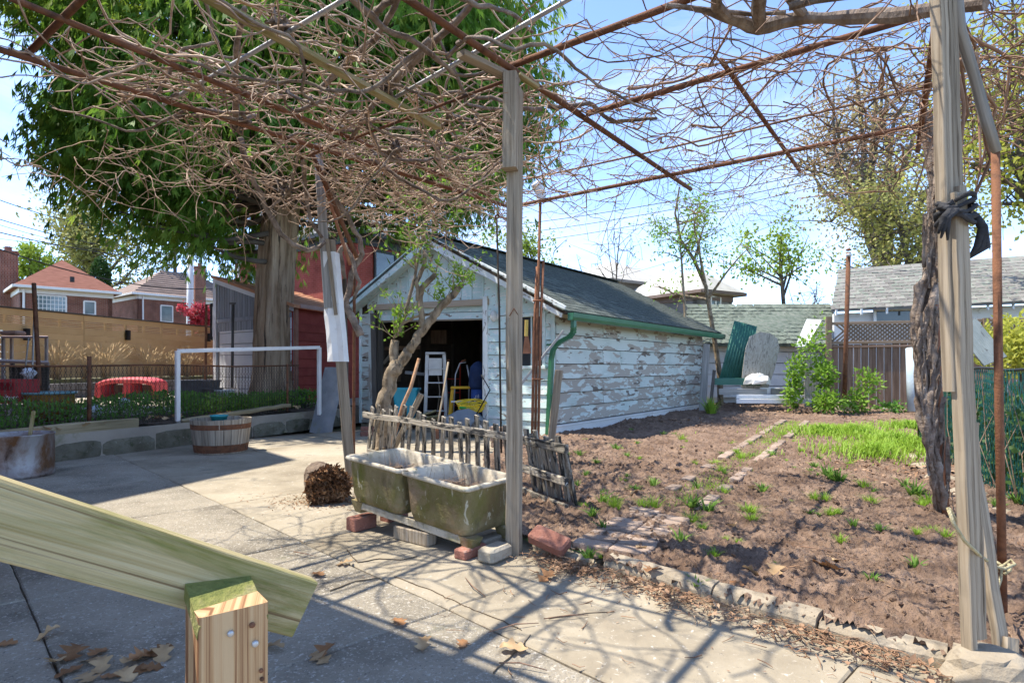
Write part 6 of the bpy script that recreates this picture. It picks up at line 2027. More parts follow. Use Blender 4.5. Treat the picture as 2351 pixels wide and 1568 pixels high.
def chimney(h, p, w, z0, z1, m):
    o = MB().box(xyz(p, (z0 + z1) / 2), (w, w, z1 - z0), .6).build('chimney', m, h)
    MB().box(xyz(p, z1 + .06), (w * 1.12, w * 1.12, .12), .6).build('chimney_cap', m, o)
    MB().lathe(xyz(p, z1 + .12), [(w * .22, 0), (w * .2, .3)], 10).build('flue', M['brick_red'], o)


A_ = W(47, 655, 36)
h1, c1_, e1_, ra1, rb1 = house('brick_house', 'brick house with red shingle roof, tall chimney and paned window', A_, (.70, .714, 0), 4.7, 6.0, .8, 6.1, 8.15, M['brickwall'], M['roof_red'], M['frame_white'],
    [('f', 1.45, 1.55, 5.05, 1.05, 'frame_white', 8), ('f', 3.45, .6, 4.95, .85, 'frame_white', 1)])
chimney(h1, W(19, 640, 39), .95, 4, W(19, 582, 39).z, M['brickwall'])
d_ = Vector((.70, .714, 0)); o_2 = Vector((.714, -.70, 0))
MB().tube([xyz(A_, 5.9) + d_ * .15 + o_2 * .1, xyz(A_, 1.0) + d_ * .15 + o_2 * .1], .06, 8).build('downspout', M['frame_white'], h1)
MB().tube([W(166, 648, 37.5), W(166, 636, 37.5)], .12, 8).build('vent_pipe', M['black'], h1)
A2 = W(317, 673, 45)
h2, *_ = house('brick_house', 'brick house with brown metal tile roof behind the street lamp', A2, (.62, .785, 0), 8.5, 6.5, .8, 6.75, 9.1, M['brickwall'], M['roof_brown'], M['frame_white'],
    [('f', 2.0, .85, 5.3, 1.25, 'frame_white', 1)], seams=12)
chimney(h2, W(459, 650, 47), .75, 5, W(459, 617, 47).z, M['brickwall'])
MB().tube([xyz(A2, 6.6) + Vector((.25, .2, 0)), xyz(A2, 1.0) + Vector((.25, .2, 0))], .06, 8).build('downspout', M['frame_white'], h2)
# big red house: near corner K, right face along (.59,.8), left face along (-.8,.59)
K = W(806, 527, 21)
h3, c3, *_ = house('brick_house', 'big two storey red brick house with grey hip roof behind the cedar', K, (.59, .807, 0), 7.5, 7.6, .3, 6.0, 8.1, M['brickwall_red'], M['roof_grey'], M['frame_dark'],
    [('f', 1.55, 1.0, 4.85, 1.15, 'frame_dark', 1), ('s', 1.75, 1.2, 3.9, 2.3, 'frame_dark', 2)], ov=.4)
pb = W(556, 590, 24.6)
MB().tube([pb, pb - ZU * .5 + Vector((-.15, 0, 0)), pb - ZU * 1.0 + Vector((-.1, 0, 0)), pb - ZU * 1.25 + Vector((-.3, 0, 0))], .05, 7).build('vent_pipe', M['frame_white'], h3, True)
# far stucco house on the right
K4 = W(1560, 668, 31)
house('stucco_house', 'beige stucco house with pale hip roof beyond the garage', W(1400, 640, 33), (.82, .57, 0), 5.5, 6.0, .2, 6.0, 7.6, M['stucco'], M['roof_pale'], M['stucco_grey'], [('f', 2.2, .9, 4.9, 1.2, 'frame_white', 2), ('f', 4.2, .6, 4.9, 1.2, 'frame_white', 1)], ov=.5)
house('stucco_house', 'grey rendered house wing with brown eaves beyond the garage', W(1600, 668, 29), (.85, .53, 0), 2.6, 5.0, .2, 4.9, 6.1, M['stucco_grey'], M['roof_pale'], M['roof_brown'], [('f', 1.3, .7, 4.0, 1.3, 'frame_white', 2)], ov=.5)
# unseen houses left of the view, shaped and placed to shade the patio
house('own_house', 'tall brick house behind the stair handrail whose shade falls on the patio', Vector((-7.45, 4.72, 0)), tuple(PV), 12.0, .1, 0, 0.1, .2, M['brickwall'], M['roof_grey'], M['frame_white']) if False else None
oh = thing('brick_house', 'unseen low brick house beside the stair handrail, shaped to shade the patio', 'house', (-6, 0, 0))
HO = 5.2  # kept low so more sky light reaches the shaded yard
E0 = Vector((-5.62, 5.12, 0)); E1 = Vector((-2.42, 2.62, 0)); bk = -PU
ed = (E1 - E0).normalized()
wl = [E0 + bk * .35 + ed * .3, E1 + bk * .35 - ed * .3, E1 + bk * 9 - ed * .3, E0 + bk * 9 + ed * .3]
for i in range(4):
    a, b = wl[i], wl[(i + 1) % 4]
    MB().slab([xyz(a, 0), xyz(b, 0), xyz(b, HO - .1), xyz(a, HO - .1)], .25, (b - a).normalized().cross(ZU) * -1).build('wall', M['brickwall'], oh)
MB().slab([xyz(E0, HO), xyz(E1, HO), xyz(E1 + bk * 9.4, HO), xyz(E0 + bk * 9.4, HO)], .2, (0, 0, 1)).build('roof', M['roof_grey'], oh)
nh = thing('brick_house', 'unseen tall brick house at the end of the block wall, shaped to shade the drum planter', 'house', (-14, 9, 0))
np_ = [Vector(p) for p in ((-8.45, 5.95, 0), (-8.05, 7.0, 0), (-7.55, 8.55, 0), (-12.3, 13.9, 0), (-22, 14.5, 0), (-22, 9.5, 0))]  # footprint drawn back from the shadow edges it has to cast
for i in range(6):
    a, b = np_[i], np_[(i + 1) % 6]
    MB().slab([xyz(a, .3), xyz(b, .3), xyz(b, 9.3), xyz(a, 9.3)], .2, (b - a).normalized().cross(ZU)).build('wall', M['brickwall'], nh)
MB().slab([xyz(p, 9.5) for p in np_], .25, (0, 0, 1)).build('roof', M['roof_grey'], nh)

# ------------------------------------------------------------------ street lamp and wires
sl_ = thing('street_lamp', 'pale concrete street lamp with curved metal arm', 'street lamp', at3(437, 0, 34))
MB().tube([at3(434, 0, 34), W(436, 720, 34), W(438, 548, 34)], [.2, .175, .15], 12).build('pole', M['alu_white'], sl_, True)
MB().tube([W(436, 556, 34), W(422, 540, 34), W(408, 527, 34), W(395, 519, 34), W(380, 519, 34)], [.07, .065, .06, .055, .05], 8).build('arm', M['galv'], sl_, True)
MB().lathe(W(376, 520, 34) - ZU * .05, [(.05, .1), (.14, .06), (.16, 0), (.08, -.06)], 12).build('lamp_head', M['galv'], sl_, True)
M['cable'] = mat('black_cable', [(0.015, 0.015, 0.016), (0.03, 0.03, 0.03)], 3, bump=0, rough=.6, rand=0)
lab_w = ['highest utility wire over the red roofed house', 'second utility wire over the red roofed house', 'thin middle utility wire over the lime tree', 'twisted utility wire just over the red roof', 'lowest heavy service wire sloping past the red roof to the shed', 'fine utility wire over the brick chimney']
for i, (x0, y0, Y0, x1, y1, Y1, r) in enumerate(((-30, 449, 26, 345, 527, 42, .022), (-30, 495, 26, 440, 580, 42, .022), (-30, 508, 26, 400, 582, 44, .015), (-30, 527, 26, 470, 590, 44, .026), (-20, 566, 20, 510, 662, 30, .022), (-30, 545, 26, 560, 575, 60, .012))):
    a, b = W(x0, y0, Y0), W(x1, y1, Y1)
    solo(MB().tube([a.lerp(b, k / 14) - ZU * (.5 * 4 * (k / 14) * (1 - k / 14)) for k in range(15)], r, 5), 'utility_wire', M['cable'], lab_w[i], 'wire')
lab_w = ['upper black utility wire across the sky beyond the garage', 'middle black utility wire across the sky beyond the garage', 'lower black utility wire across the sky beyond the garage', 'thick utility cable running behind the plank post', 'thin utility wire dipping towards the mossy shed']
for i, (x0, y0, Y0, x1, y1, Y1, r) in enumerate(((1150, 520, 30, 2420, 268, 16, .016), (1200, 535, 32, 2420, 280, 17, .016), (1180, 560, 30, 2200, 345, 20, .014), (1900, 352, 20, 2420, 262, 16, .03), (1400, 640, 30, 2100, 375, 20, .01))):
    a, b = W(x0, y0, Y0), W(x1, y1, Y1)
    solo(MB().tube([a.lerp(b, k / 14) - ZU * (.35 * 4 * (k / 14) * (1 - k / 14)) for k in range(15)], r, 5), 'utility_wire', M['cable'], lab_w[i], 'wire')
solo(MB().tube([W(560, 395, 9), W(700, 470, 9.2), W(1100, 560, 12)], .006, 4), 'service_wire', M['cable'], 'thin service wire passing the cedar trunk to the garage', 'wire')

# ------------------------------------------------------------------ sheds and fence at the far end
def shingle_roof(parent, E0_, E1_, R0_, R1_, rows, cols, m, sag=.0, mess=0.0, cap=300):
    protos = []
    for k in range(3):
        j = [R.uniform(0, .012 + mess * .05) for _ in range(3)]
        mm = MB(); w = .5
        mm.v = [Vector(p) for p in ((-w, 0, .0), (w, 0, .0), (w, 1.35, 0), (-w, 1.35, 0), (-w, 0, .012 + j[0]), (0, 0, .012 + j[1]), (w, 0, .012 + j[2]), (w, 1.35, .006), (-w, 1.35, .006))]
        for fce in ((0, 3, 2, 1), (4, 5, 6, 7, 8), (0, 1, 6, 5, 4), (1, 2, 7, 6), (2, 3, 8, 7), (3, 0, 4, 8)):
            mm.face(fce, [(0.1 * i, 0.07 * i) for i in range(len(fce))])
        me = mm.mesh('shingle'); me.materials.append(m); protos.append(me)
    MB().slab([E0_, E1_, R1_, R0_], .06).build('roof', m, parent)
    k = 0
    for r in range(rows):
        f0 = r / rows
        for c in range(cols):
            g0 = (c + .5 + (.5 if r % 2 else 0)) / cols
            if g0 > 1.0: continue
            p = E0_.lerp(E1_, g0).lerp(R0_.lerp(R1_, g0), f0)
            ux = (E1_ - E0_).lerp(R1_ - R0_, f0) / cols
            uy = (R0_.lerp(R1_, g0) - E0_.lerp(E1_, g0)) / rows
            nz = ux.cross(uy).normalized()
            if nz.z < 0: nz = -nz
            o = bpy.data.objects.new('shingle', protos[k % 3]); COL.objects.link(o); o.parent = parent
            mt = Matrix((ux * .96, uy, nz)).transposed().to_4x4()
            tw = Matrix.Rotation(R.gauss(0, .012 + mess * .16), 4, 'Z')
            o.matrix_local = Matrix.Translation(p - org(parent) + nz * (.004 + (R.uniform(0, .03) * mess))) @ mt @ tw
            k += 1


M['board_white'] = mat('white_boards', [(0.66, 0.66, 0.65), (0.78, 0.78, 0.77)], 3, bump=.2, rough=.7, rand=.06, spots=[((0.45, 0.43, 0.40), 6, (1, 1, 1), .60, .74)])
sA_ = thing('shed', 'sagging shed with mossy shingle roof behind the corrugated sheet', 'shed', at3(1700, 0, 17.5))
shingle_roof(sA_, W(1560, 790, 15.6), W(1905, 792, 16.6), W(1580, 703, 18.6), W(1912, 702, 19.2), 11, 24, M['shingle_green'], mess=.35)
for i in range(5):
    z = .5 + i * .32
    MB().board(at3(1600, 0, 16.4, z), at3(1900, 0, 17.2, z), .30, .03, ZU, .004).build('wall_board', M['board_white'], sA_)
MB().slab([at3(1600, 0, 16.6, 0), at3(1905, 0, 17.4, 0), at3(1905, 0, 17.4, 2.2), at3(1600, 0, 16.6, 2.0)], .1, (0, -1, 0)).build('wall', M['board_white'], sA_)
MB().slab([at3(1905, 0, 17.2, 0), at3(1935, 0, 21.0, 0), W(1915, 703, 19.3), W(1908, 790, 16.9)], .08).build('end_wall', M['shed_white'], sA_)
sB_ = thing('shed', 'long shed with weathered grey green shingle roof above the lattice fence', 'shed', at3(2150, 0, 18))
shingle_roof(sB_, W(1908, 712, 17.2), W(2420, 690, 15.6), W(1925, 622, 20.5), W(2440, 585, 18.8), 13, 23, M['shingle_old'], mess=.12)
MB().slab([at3(1915, 0, 17.6, 0), at3(2420, 0, 16.2, 0), at3(2420, 0, 16.2, 2.9), at3(1915, 0, 17.6, 2.75)], .1, (0, -1, 0)).build('wall', M['board_white'], sB_)
MB().slab([W(2012, 714, 17.2), W(2096, 712, 17.0), W(2096, 738, 17.0), W(2012, 738, 17.2)], .03, (0, -1, 0)).build('window', M['glass_dark'], sB_)
MB().board(W(2006, 711, 17.2), W(2100, 709, 17.0), .10, .05, ZU).build('window_frame', M['frame_white'], sB_)
MB().board(W(2008, 708, 17.2), W(2008, 742, 17.2), .08, .05, (1, 0, 0)).build('window_frame', M['frame_white'], sB_)
for k in range(9):
    p = W(1920 + k * 58, 712 - k * 2.3, 17.1 - k * .16)
    MB().board(p, p - ZU * .16, .05, .05, (1, 0, 0)).build('rafter_end', M['board_white'], sB_)
M['fence_brown'] = wood('fence_boards', [(0.10, 0.06, 0.038), (0.21, 0.135, 0.092), (0.31, 0.215, 0.155)], bump=.4, rand=.28, gs=(1.2, 22, 1))
M['lattice'] = wood('lattice_wood', [(0.16, 0.11, 0.07), (0.28, 0.205, 0.14)], rand=.15)
bf = thing('board_fence', 'brown vertical board fence with lattice top at the garden end', 'fence', at3(2000, 0, 15, .1))
FA, FB = at3(1908, 0, 15.1), at3(2420, 0, 13.6)
fdn = (FB - FA).normalized(); FL_ = (FB - FA).length
s = .08
while s < FL_:
    p = FA + fdn * s
    MB().board(xyz(p, .18), xyz(p, 1.76 + R.uniform(-.01, .01)), .150, .022, fdn, .003).build('board', M['fence_brown'], bf)
    s += .166
for z in (1.80, 2.28):
    MB().board(xyz(FA, z) + Vector((0, -.03, 0)), xyz(FB, z) + Vector((0, -.03, 0)), .07, .06, ZU, .004).build('rail', M['lattice'], bf)
MB().board(xyz(FA, 1.70) + Vector((0, -.04, 0)), xyz(FB, 1.70) + Vector((0, -.04, 0)), .05, .05, ZU, .004).build('rail', M['fence_brown'], bf)
MB().board(xyz(FA, .13) + Vector((0, -.03, 0)), xyz(FB, .13) + Vector((0, -.03, 0)), .11, .05, ZU, .004).build('base_board', M['board_white'], bf)
for (s, z1) in ((-.08, 2.45), (3.2, 2.33), (5.0, 2.33)):
    MB().board(xyz(FA + fdn * s, 0) + Vector((0, -.05, 0)), xyz(FA + fdn * s, z1) + Vector((0, -.05, 0)), .13, .11, fdn, .005).build('post', M['lattice'], bf)
for sg in (1, -1):
    s = -.4
    while s < FL_ + .3:
        a, b = s, s + sg * .44
        if 0 <= min(a, b) and max(a, b) <= FL_:
            MB().board(xyz(FA + fdn * a, 1.835) + Vector((0, .012 * sg, 0)), xyz(FA + fdn * b, 2.25) + Vector((0, .012 * sg, 0)), .042, .008, fdn, 0).build('lattice_slat', M['lattice'], bf)
        s += .105
pl_ = thing('clothesline_pole', 'rusty iron clothesline pole set in a square concrete block', 'pole', G(1938, 952, .12))
pb_ = G(1938, 950, .10)
MB().box(pb_ + ZU * .14, (.36, .30, .36), .05, .02).build('concrete_base', M['brick_tan'], pl_)
MB().tube([pb_ + ZU * .2, W(1943, 760, pb_.y), W(1948, 580, pb_.y)], .05, 10).build('pole', M['rust'], pl_, True)
MB().lathe(W(1949, 590, pb_.y - .08) - ZU * .0, [(.03, 0), (.06, .02), (.06, .06), (.03, .08)], 12).build('pulley', M['galv'], pl_, True)
MB().lathe(W(1948, 576, pb_.y), [(.055, 0), (.06, .03), (.03, .05)], 10).build('cap', M['rust'], pl_)
# junk leaning behind the garage
M['corr'] = mat('green_corrugated', [(0.022, 0.105, 0.075), (0.04, 0.15, 0.11)], 3, bump=.1, rough=.5, rand=0, spec=.4)
cg = MB(); nC = 36; top_, bot_ = [], []
for i in range(nC + 1):
    f = i / nC
    w_ = .018 * math.sin(f * nC / 4 * 2 * math.pi * 1.0)
    top_.append(W(1686 + 52 * f, 736 + 14 * f, 14.9) + Vector((0, w_, 0)))
    bot_.append(W(1648 + 66 * f, 882 + 0 * f, 14.3) + Vector((0, w_, 0)))
cg.loft([bot_ + [p + Vector((0, .006, 0)) for p in bot_[::-1]], top_ + [p + Vector((0, .006, 0)) for p in top_[::-1]]])
solo(cg, 'corrugated_sheet', M['corr'], 'dark green corrugated metal sheet leaning behind the garage', 'metal sheet', smooth=True)
M['ply'] = mat('weathered_plywood', [(0.30, 0.27, 0.215), (0.44, 0.41, 0.35), (0.19, 0.17, 0.14)], 4, coord='UV', stretch=(1, 5, 1), bump=.4, rand=0, dist=1.5, pos=(.38, .62))
pl2 = MB(); rr_ = [W(x, y, 14.1) for x, y in ((1702, 890), (1705, 850), (1712, 800), (1722, 772), (1745, 762), (1770, 766), (1785, 778), (1790, 800), (1778, 850), (1762, 895), (1735, 902))]
pl2.slab(rr_, .02, (0, -1, .2))
solo(pl2, 'plywood_sheet', M['ply'], 'ragged weathered plywood sheet with swirling grain beside the corrugated metal', 'plywood')
wb = MB().slab([W(1826, 795, 14.6), W(1852, 795, 14.6), W(1886, 735, 15.8), W(1852, 733, 15.8)], .03)
solo(wb, 'roofing_sheet', M['board_white'], 'pale blue white panel sloping off the mossy shed roof', 'panel')
for i, (x0, x1, y0, y1, Y, mm, lab) in enumerate(((1640, 1745, 868, 884, 14.0, 'corr', 'green metal flashing strip lying under the corrugated sheet'), (1650, 1760, 892, 906, 13.8, 'post_grey', 'grey timber edging board at the garden end'), (1690, 1872, 906, 915, 13.7, 'board_white', 'white metal edging strip below the timber board'), (1690, 1868, 916, 926, 13.6, 'alu_white', 'lowest white edging strip on the soil at the garden end'), (1745, 1800, 890, 902, 13.9, 'board_white', 'broken white board beside the green flashing'), (1770, 1870, 892, 905, 13.85, 'post_grey', 'second grey timber edging board beside the lime shrub'))):
    solo(MB().board(W(x0, (y0 + y1) / 2, Y), W(x1, (y0 + y1) / 2 + 1, Y), (y1 - y0) / FP * Y, .04, ZU, .005, 4, .003), 'edging_board', M[mm], lab, 'board')
solo(MB().board(W(1864, 935, 13.6), W(1862, 812, 13.8), .34, .03, (1, 0, 0), .006, 5, .004), 'wooden_plank', M['post_grey'], 'wide grey upright plank between the two lime shrubs', 'plank')
solo(MB().board(W(1612, 950, 13.9), W(1622, 790, 14.3), .16, .03, (1, 0, 0), .006, 4, .004), 'wooden_plank', M['post_grey'], 'grey plank standing at the rear corner of the garage', 'plank')
solo(MB().board(W(1630, 940, 13.7), W(1640, 850, 14.0), .07, .03, (1, 0, 0), .006, 4, .004), 'wooden_plank', M['dark_wood'], 'narrow dark plank leaning at the rear corner of the garage', 'plank')
solo(MB().board(W(1826, 905, 13.4), W(1852, 810, 13.6), .03, .03, (1, 0, 0), .004, 4, .004), 'wooden_stick', M['post_grey'], 'thin grey stick leaning in the lime shrub', 'stick')
vt_ = MB(); sec = []
for z_, w_ in ((-.1, .30), (.0, .28), (.07, .2), (.12, .12), (.14, .03)):
    sec.append([W(1740, 872, 13.9) + Vector((math.cos(q * .5236) * w_ * R.uniform(.6, 1.3), math.sin(q * .5236) * w_ * R.uniform(.5, .9), z_ + R.uniform(-.03, .03))) for q in range(12)])
vt_.loft(sec)
solo(vt_, 'white_tarp', M['alu_white'], 'crumpled white tarp heap in front of the plywood', 'tarp')
bp_ = MB().tube([W(2100, 945, 13.0), W(2096, 800, 13.2)], .14, 12)
solo(bp_, 'blue_pipe', mat('pale_blue_plastic', [(0.36, 0.44, 0.50), (0.45, 0.52, 0.57)], 4, rand=0), 'pale blue plastic pipe standing behind the old vine trunk', 'pipe', smooth=True)

# ------------------------------------------------------------------ green chain link fence on the right
GA_, GB_ = Vector((5.85, 8.6, 0)), Vector((3.72, 4.0, 0))
M['green_wire'] = mat('green_vinyl_wire', [(0.012, 0.10, 0.085), (0.02, 0.16, 0.13)], 6, bump=0, rough=.5, rand=0)
gf = chain_link('chain_link_fence', 'green vinyl chain link fence overgrown with ivy beside the plank post', GB_, GA_, .08, 1.18, .075, .0042, M['green_wire'], [(0, 1.25, 0, .03), ((GA_ - GB_).length * .5, 1.25, 0, .03), ((GA_ - GB_).length, 1.3, 0, .035)], M['black'])
gd = (GA_ - GB_).normalized(); gnn = Vector((gd.y, -gd.x, 0))
if gnn.x < 0: gnn = -gnn
sl = []
for k in range(60):
    p = GB_ + gd * (k * .085) + gnn * .02
P_, D_, N_ = [], [], []
for k in range(5200):
    s = R.uniform(0, (GA_ - GB_).length); z = R.uniform(.05, 1.12) * R.uniform(.6, 1)
    P_.append(npv(GB_ + gd * s + gnn * abs(R.gauss(.12, .12)) + ZU * z)); D_.append(NR.normal(0, 1, 3) + np.array([-.3, -.3, -.5])); N_.append(NR.normal(0, .5, 3) + np.array([-.6, -.6, .5]))
iv = thing('ivy', 'dark green ivy growing through the green chain link fence', 'plant', GB_ + gnn * .15)
v, f = leaf_np(P_, D_, N_, NR.uniform(.04, .085, 5200), NR.uniform(.03, .06, 5200)); np_build('foliage', v, f, M['darkgreen'], iv)
ln = []
for k in range(40):
    s = R.uniform(0, (GA_ - GB_).length)
    p = npv(GB_ + gd * s + gnn * .03)
    ln.append((np.array([p, p + np.array([R.gauss(0, .05), R.gauss(0, .05), .5]), p + np.array([R.gauss(0, .12), R.gauss(0, .12), R.uniform(.8, 1.2)])]), np.array([.006, .005, .002])))
v, f = tubes_np(ln, 4); tag(np_build('stems', v, f, M['cane'], iv), kind='stuff')
solo(MB().board(W(2215, 742, 6.4), W(2284, 830, 6.2), .24, .03, (.8, 0, .6), .006, 4, .003), 'blue_grey_board', mat('blue_grey_paint', [(0.17, 0.20, 0.20), (0.24, 0.275, 0.27)], 3, coord='UV', stretch=(2, 9, 1), rand=0, spots=[((0.06, 0.06, 0.06), 1, (5, 14, 1), .6, .66)]), 'blue grey painted board tilted above the green fence', 'board')
P_ = []
c = npv(W(2345, 800, 7.5))
for k in range(2600):
    e = NR.normal(0, 1, 3); e /= np.linalg.norm(e); P_.append(c + e * np.array([.5, .5, .42]) * R.uniform(.3, 1.05))
ys = thing('golden_shrub', 'golden yellow shrub behind the green chain link fence', 'shrub', Vector((c[0], c[1], 0)))
v, f = leaf_np(P_, NR.normal(0, 1, (2600, 3)) + np.array([0, 0, .5]), NR.normal(0, 1, (2600, 3)), .085, .035); np_build('crown', v, f, M['yellowleaf'], ys)
MB().tube([Vector((c[0], c[1], 0)), Vector(tuple(c))], [.04, .02], 6).build('trunk', M['bark_far'], ys)
for k in range(5):
    p = GB_ + gd * (.6 + k * .75) - gnn * (.28 + R.uniform(-.05, .05))
    mb = MB(); sec = []
    for z, w in ((-.03, .20), (.05, .19), (.10, .13), (.12, .06)):
        sec.append([Vector((p.x, p.y, z)) + gd * math.cos(q * .7854) * w * 1.4 * R.uniform(.85, 1.1) - gnn * math.sin(q * .7854) * w * R.uniform(.85, 1.1) for q in range(8)])
    solo(mb.loft(sec), 'edging_stone', M['kerb'], 'rough pale edging stone at the foot of the green fence', 'stone', 'edging stones along the green fence')
# ------------------------------------------------------------------ pruned fruit tree in front of the garage
ft = thing('fruit_tree', 'pruned fruit tree with forked mossy trunk and sprouting lime leaves before the garage', 'tree', G(896, 1034))
Yt = 8.6
def tp_(l, Y=Yt): return [W(x, y, Y) for x, y in l]
def limb(pts, r, n=10, name='limb'):
    m = MB(); rough_tube(m, pts, r, n, .10); return m.build(name, M['bark_fruit'], ft, True)
limb(tp_([(893, 1036), (886, 985), (882, 940), (886, 905), (899, 868), (912, 838)]), [.145, .125, .115, .11, .105, .098], 14, 'trunk')
limb(tp_([(908, 848), (908, 820), (905, 798), (908, 778)]), [.075, .068, .066, .058])
limb(tp_([(915, 838), (933, 812), (952, 785), (975, 748), (1000, 716), (1025, 690), (1062, 648)]), [.085, .075, .068, .062, .055, .05, .04])
limb(tp_([(968, 758), (965, 720), (961, 690), (968, 662), (985, 648), (1000, 632)]), [.05, .045, .042, .04, .04, .036])
limb(tp_([(961, 690), (957, 650), (975, 610), (977, 575)]), [.032, .03, .03, .028])
limb(tp_([(915, 770), (925, 735), (940, 690), (955, 620), (968, 560), (978, 510), (985, 490)]), [.03, .026, .024, .02, .018, .014, .008])
limb(tp_([(920, 745), (950, 728), (985, 722), (1020, 705), (1045, 680)]), [.022, .022, .02, .018, .012])
limb(tp_([(978, 515), (1010, 500), (1035, 480), (1063, 450), (1080, 400), (1085, 380)]), [.012, .011, .010, .009, .007, .004])
shoots = []
LP, LD, LN = [], [], []
def leaf_tuft(p, k=9, s=.10):
    for _ in range(k):
        d = NR.normal(0, 1, 3) + np.array([0, 0, .6])
        LP.append(p + NR.normal(0, .03, 3)); LD.append(d); LN.append(NR.normal(0, 1, 3))
for (x, y, n_, L0) in ((905, 778, 8, .6), (905, 760, 4, .7), (980, 575, 6, .7), (1062, 648, 5, .5), (1000, 632, 5, .5), (955, 620, 5, .8), (985, 500, 8, .8), (1045, 680, 4, .5), (925, 735, 5, .6), (1020, 700, 5, .5), (960, 560, 5, .6), (1063, 450, 5, .6)):
    for k in range(n_):
        p = npv(W(x, y, Yt)); d = np.array([R.gauss(0, .55), R.gauss(0, .4), R.uniform(.35, 1.2)]); d /= np.linalg.norm(d)
        L = L0 * R.uniform(.5, 1.3); pts = [p]
        for j in range(6):
            d = d + NR.normal(0, .13, 3); d /= np.linalg.norm(d); pts.append(pts[-1] + d * L / 6)
            if R.random() < .55: leaf_tuft(pts[-1], R.randint(3, 8))
        shoots.append((np.array(pts), np.linspace(.0065, .0025, 7)))
for k in range(14):   # long whips and hanging chains of leaves beside the roof
    p = npv(W(R.uniform(940, 1110), R.uniform(440, 560), Yt + R.uniform(-.4, .2))); d = np.array([R.gauss(.2, .4), 0, R.uniform(-.6, .9)]); d /= np.linalg.norm(d); pts = [p]
    for j in range(9):
        d = d + NR.normal(0, .15, 3); d /= np.linalg.norm(d); pts.append(pts[-1] + d * .11)
        if R.random() < .5: leaf_tuft(pts[-1], R.randint(3, 7))
    shoots.append((np.array(pts), np.linspace(.005, .002, 10)))
v, f = tubes_np(shoots, 4); tag(np_build('shoots', v, f, M['bark_fruit'], ft), kind='stuff')
v, f = leaf_np(LP, LD, LN, NR.uniform(.05, .10, len(LP)), NR.uniform(.022, .045, len(LP))); np_build('leaves', v, f, M['lime'], ft)

# ------------------------------------------------------------------ things stored in the garage
def gz(x, y, Y): return W(x, y, Y)
tb_ = W(933, 962, 11.6); tb_.z = .09
bn_ = thing('storage_bin', 'bright teal plastic storage bin inside the garage', 'bin', tb_)
M['bin_teal'] = mat('bin_teal', [(0.02, 0.30, 0.38), (0.03, 0.38, 0.47)], 2, bump=.03, rough=.4, rand=0, spec=.5)
m = MB(); rr4 = lambda w, d, z: [tb_ + Vector((x, y, z)) for x, y in rrect(-w, w, -d, d, .04, 3)]
m.loft([rr4(.17, .14, .1), rr4(.24, .19, .66), rr4(.26, .21, .66), rr4(.26, .21, .70), rr4(.23, .18, .70), rr4(.22, .17, .62)]); m.build('tub', M['bin_teal'], bn_)
MB().box(tb_ + Vector((0, 0, .05)), (.5, .5, .1)).build('pallet', M['dark_wood'], bn_)
M['alu'] = mat('aluminium', [(0.50, 0.51, 0.52), (0.64, 0.65, 0.66)], 6, bump=.05, rough=.4, metal=.5, rand=.04)
lc_ = W(1000, 975, 12.0); lc_.z = .04
ld = thing('stepladder', 'grey aluminium stepladder folded upright inside the garage', 'ladder', lc_)
ldt = 1.42
for sx in (-1, 1):
    MB().board(lc_ + Vector((sx * .21, 0, 0)), lc_ + Vector((sx * .17, .03, ldt)), .07, .03, (1, 0, 0), .003).build('rail', M['alu'], ld)
    MB().board(lc_ + Vector((sx * .26, .12, 0)), lc_ + Vector((sx * .17, .06, ldt)), .03, .03, (1, 0, 0), .003).build('leg', M['alu'], ld)
for k in range(4):
    MB().board(lc_ + Vector((-.19, -.03, .28 + k * .28)), lc_ + Vector((.19, -.03, .28 + k * .28)), .08, .025, (0, 1, 0), .003).build('step', M['alu'], ld)
MB().box(lc_ + Vector((0, .02, ldt + .01)), (.40, .16, .05), 0, .01).build('top_cap', M['alu'], ld)
MB().box(lc_ + Vector((0, -.035, ldt - .26)), (.26, .012, .34)).build('spreader_plate', M['alu'], ld)
ht_ = W(1037, 968, 12.3); ht_.z = .05
ht = thing('hand_truck', 'red tubular hand truck inside the garage', 'hand truck', ht_)
M['red_metal'] = mat('red_enamel', [(0.33, 0.03, 0.02), (0.42, 0.05, 0.03)], 5, bump=.1, rough=.5, rand=0)
for sx in (-1, 1):
    MB().tube([ht_ + Vector((sx * .17, 0, .1)), ht_ + Vector((sx * .17, .05, 1.1)), ht_ + Vector((sx * .17, .0, 1.22)), ht_ + Vector((sx * .17 + .06, -.06, 1.27))], .016, 7).build('frame', M['red_metal'], ht, True)
    MB().tube([ht_ + Vector((sx * .17 + .05, -.05, 1.265)), ht_ + Vector((sx * .17 + .13, -.10, 1.29))], .02, 7).build('grip', M['rust_bright'], ht, True)
    w = MB().lathe((0, 0, 0), [(.03, -.03), (.11, -.03), (.125, 0), (.11, .03), (.03, .03)], 18); w.v = [Matrix.Rotation(math.pi / 2, 3, 'Y') @ q + ht_ + Vector((sx * .22, .1, .13)) for q in w.v]; w.build('wheel', M['black'], ht, True)
for z in (.35, .62, .9): MB().tube([ht_ + Vector((-.17, .02, z)), ht_ + Vector((.17, .02, z))], .013, 6).build('crossbar', M['red_metal'], ht, True)
MB().box(ht_ + Vector((0, -.1, .08)), (.36, .2, .012)).build('toe_plate', M['red_metal'], ht)
gb = W(1098, 985, 11.0); gb.z = .05
gbt = thing('golf_bag', 'navy golf bag with white lettering standing at the garage door edge', 'golf bag', gb)
M['navy'] = mat('navy_fabric', [(0.012, 0.022, 0.06), (0.02, 0.04, 0.11)], 5, bump=.2, bscale=60, rough=.7, rand=0)
M['navy_b'] = mat('blue_fabric', [(0.02, 0.05, 0.17), (0.03, 0.07, 0.24)], 5, bump=.1, rough=.6, rand=0)
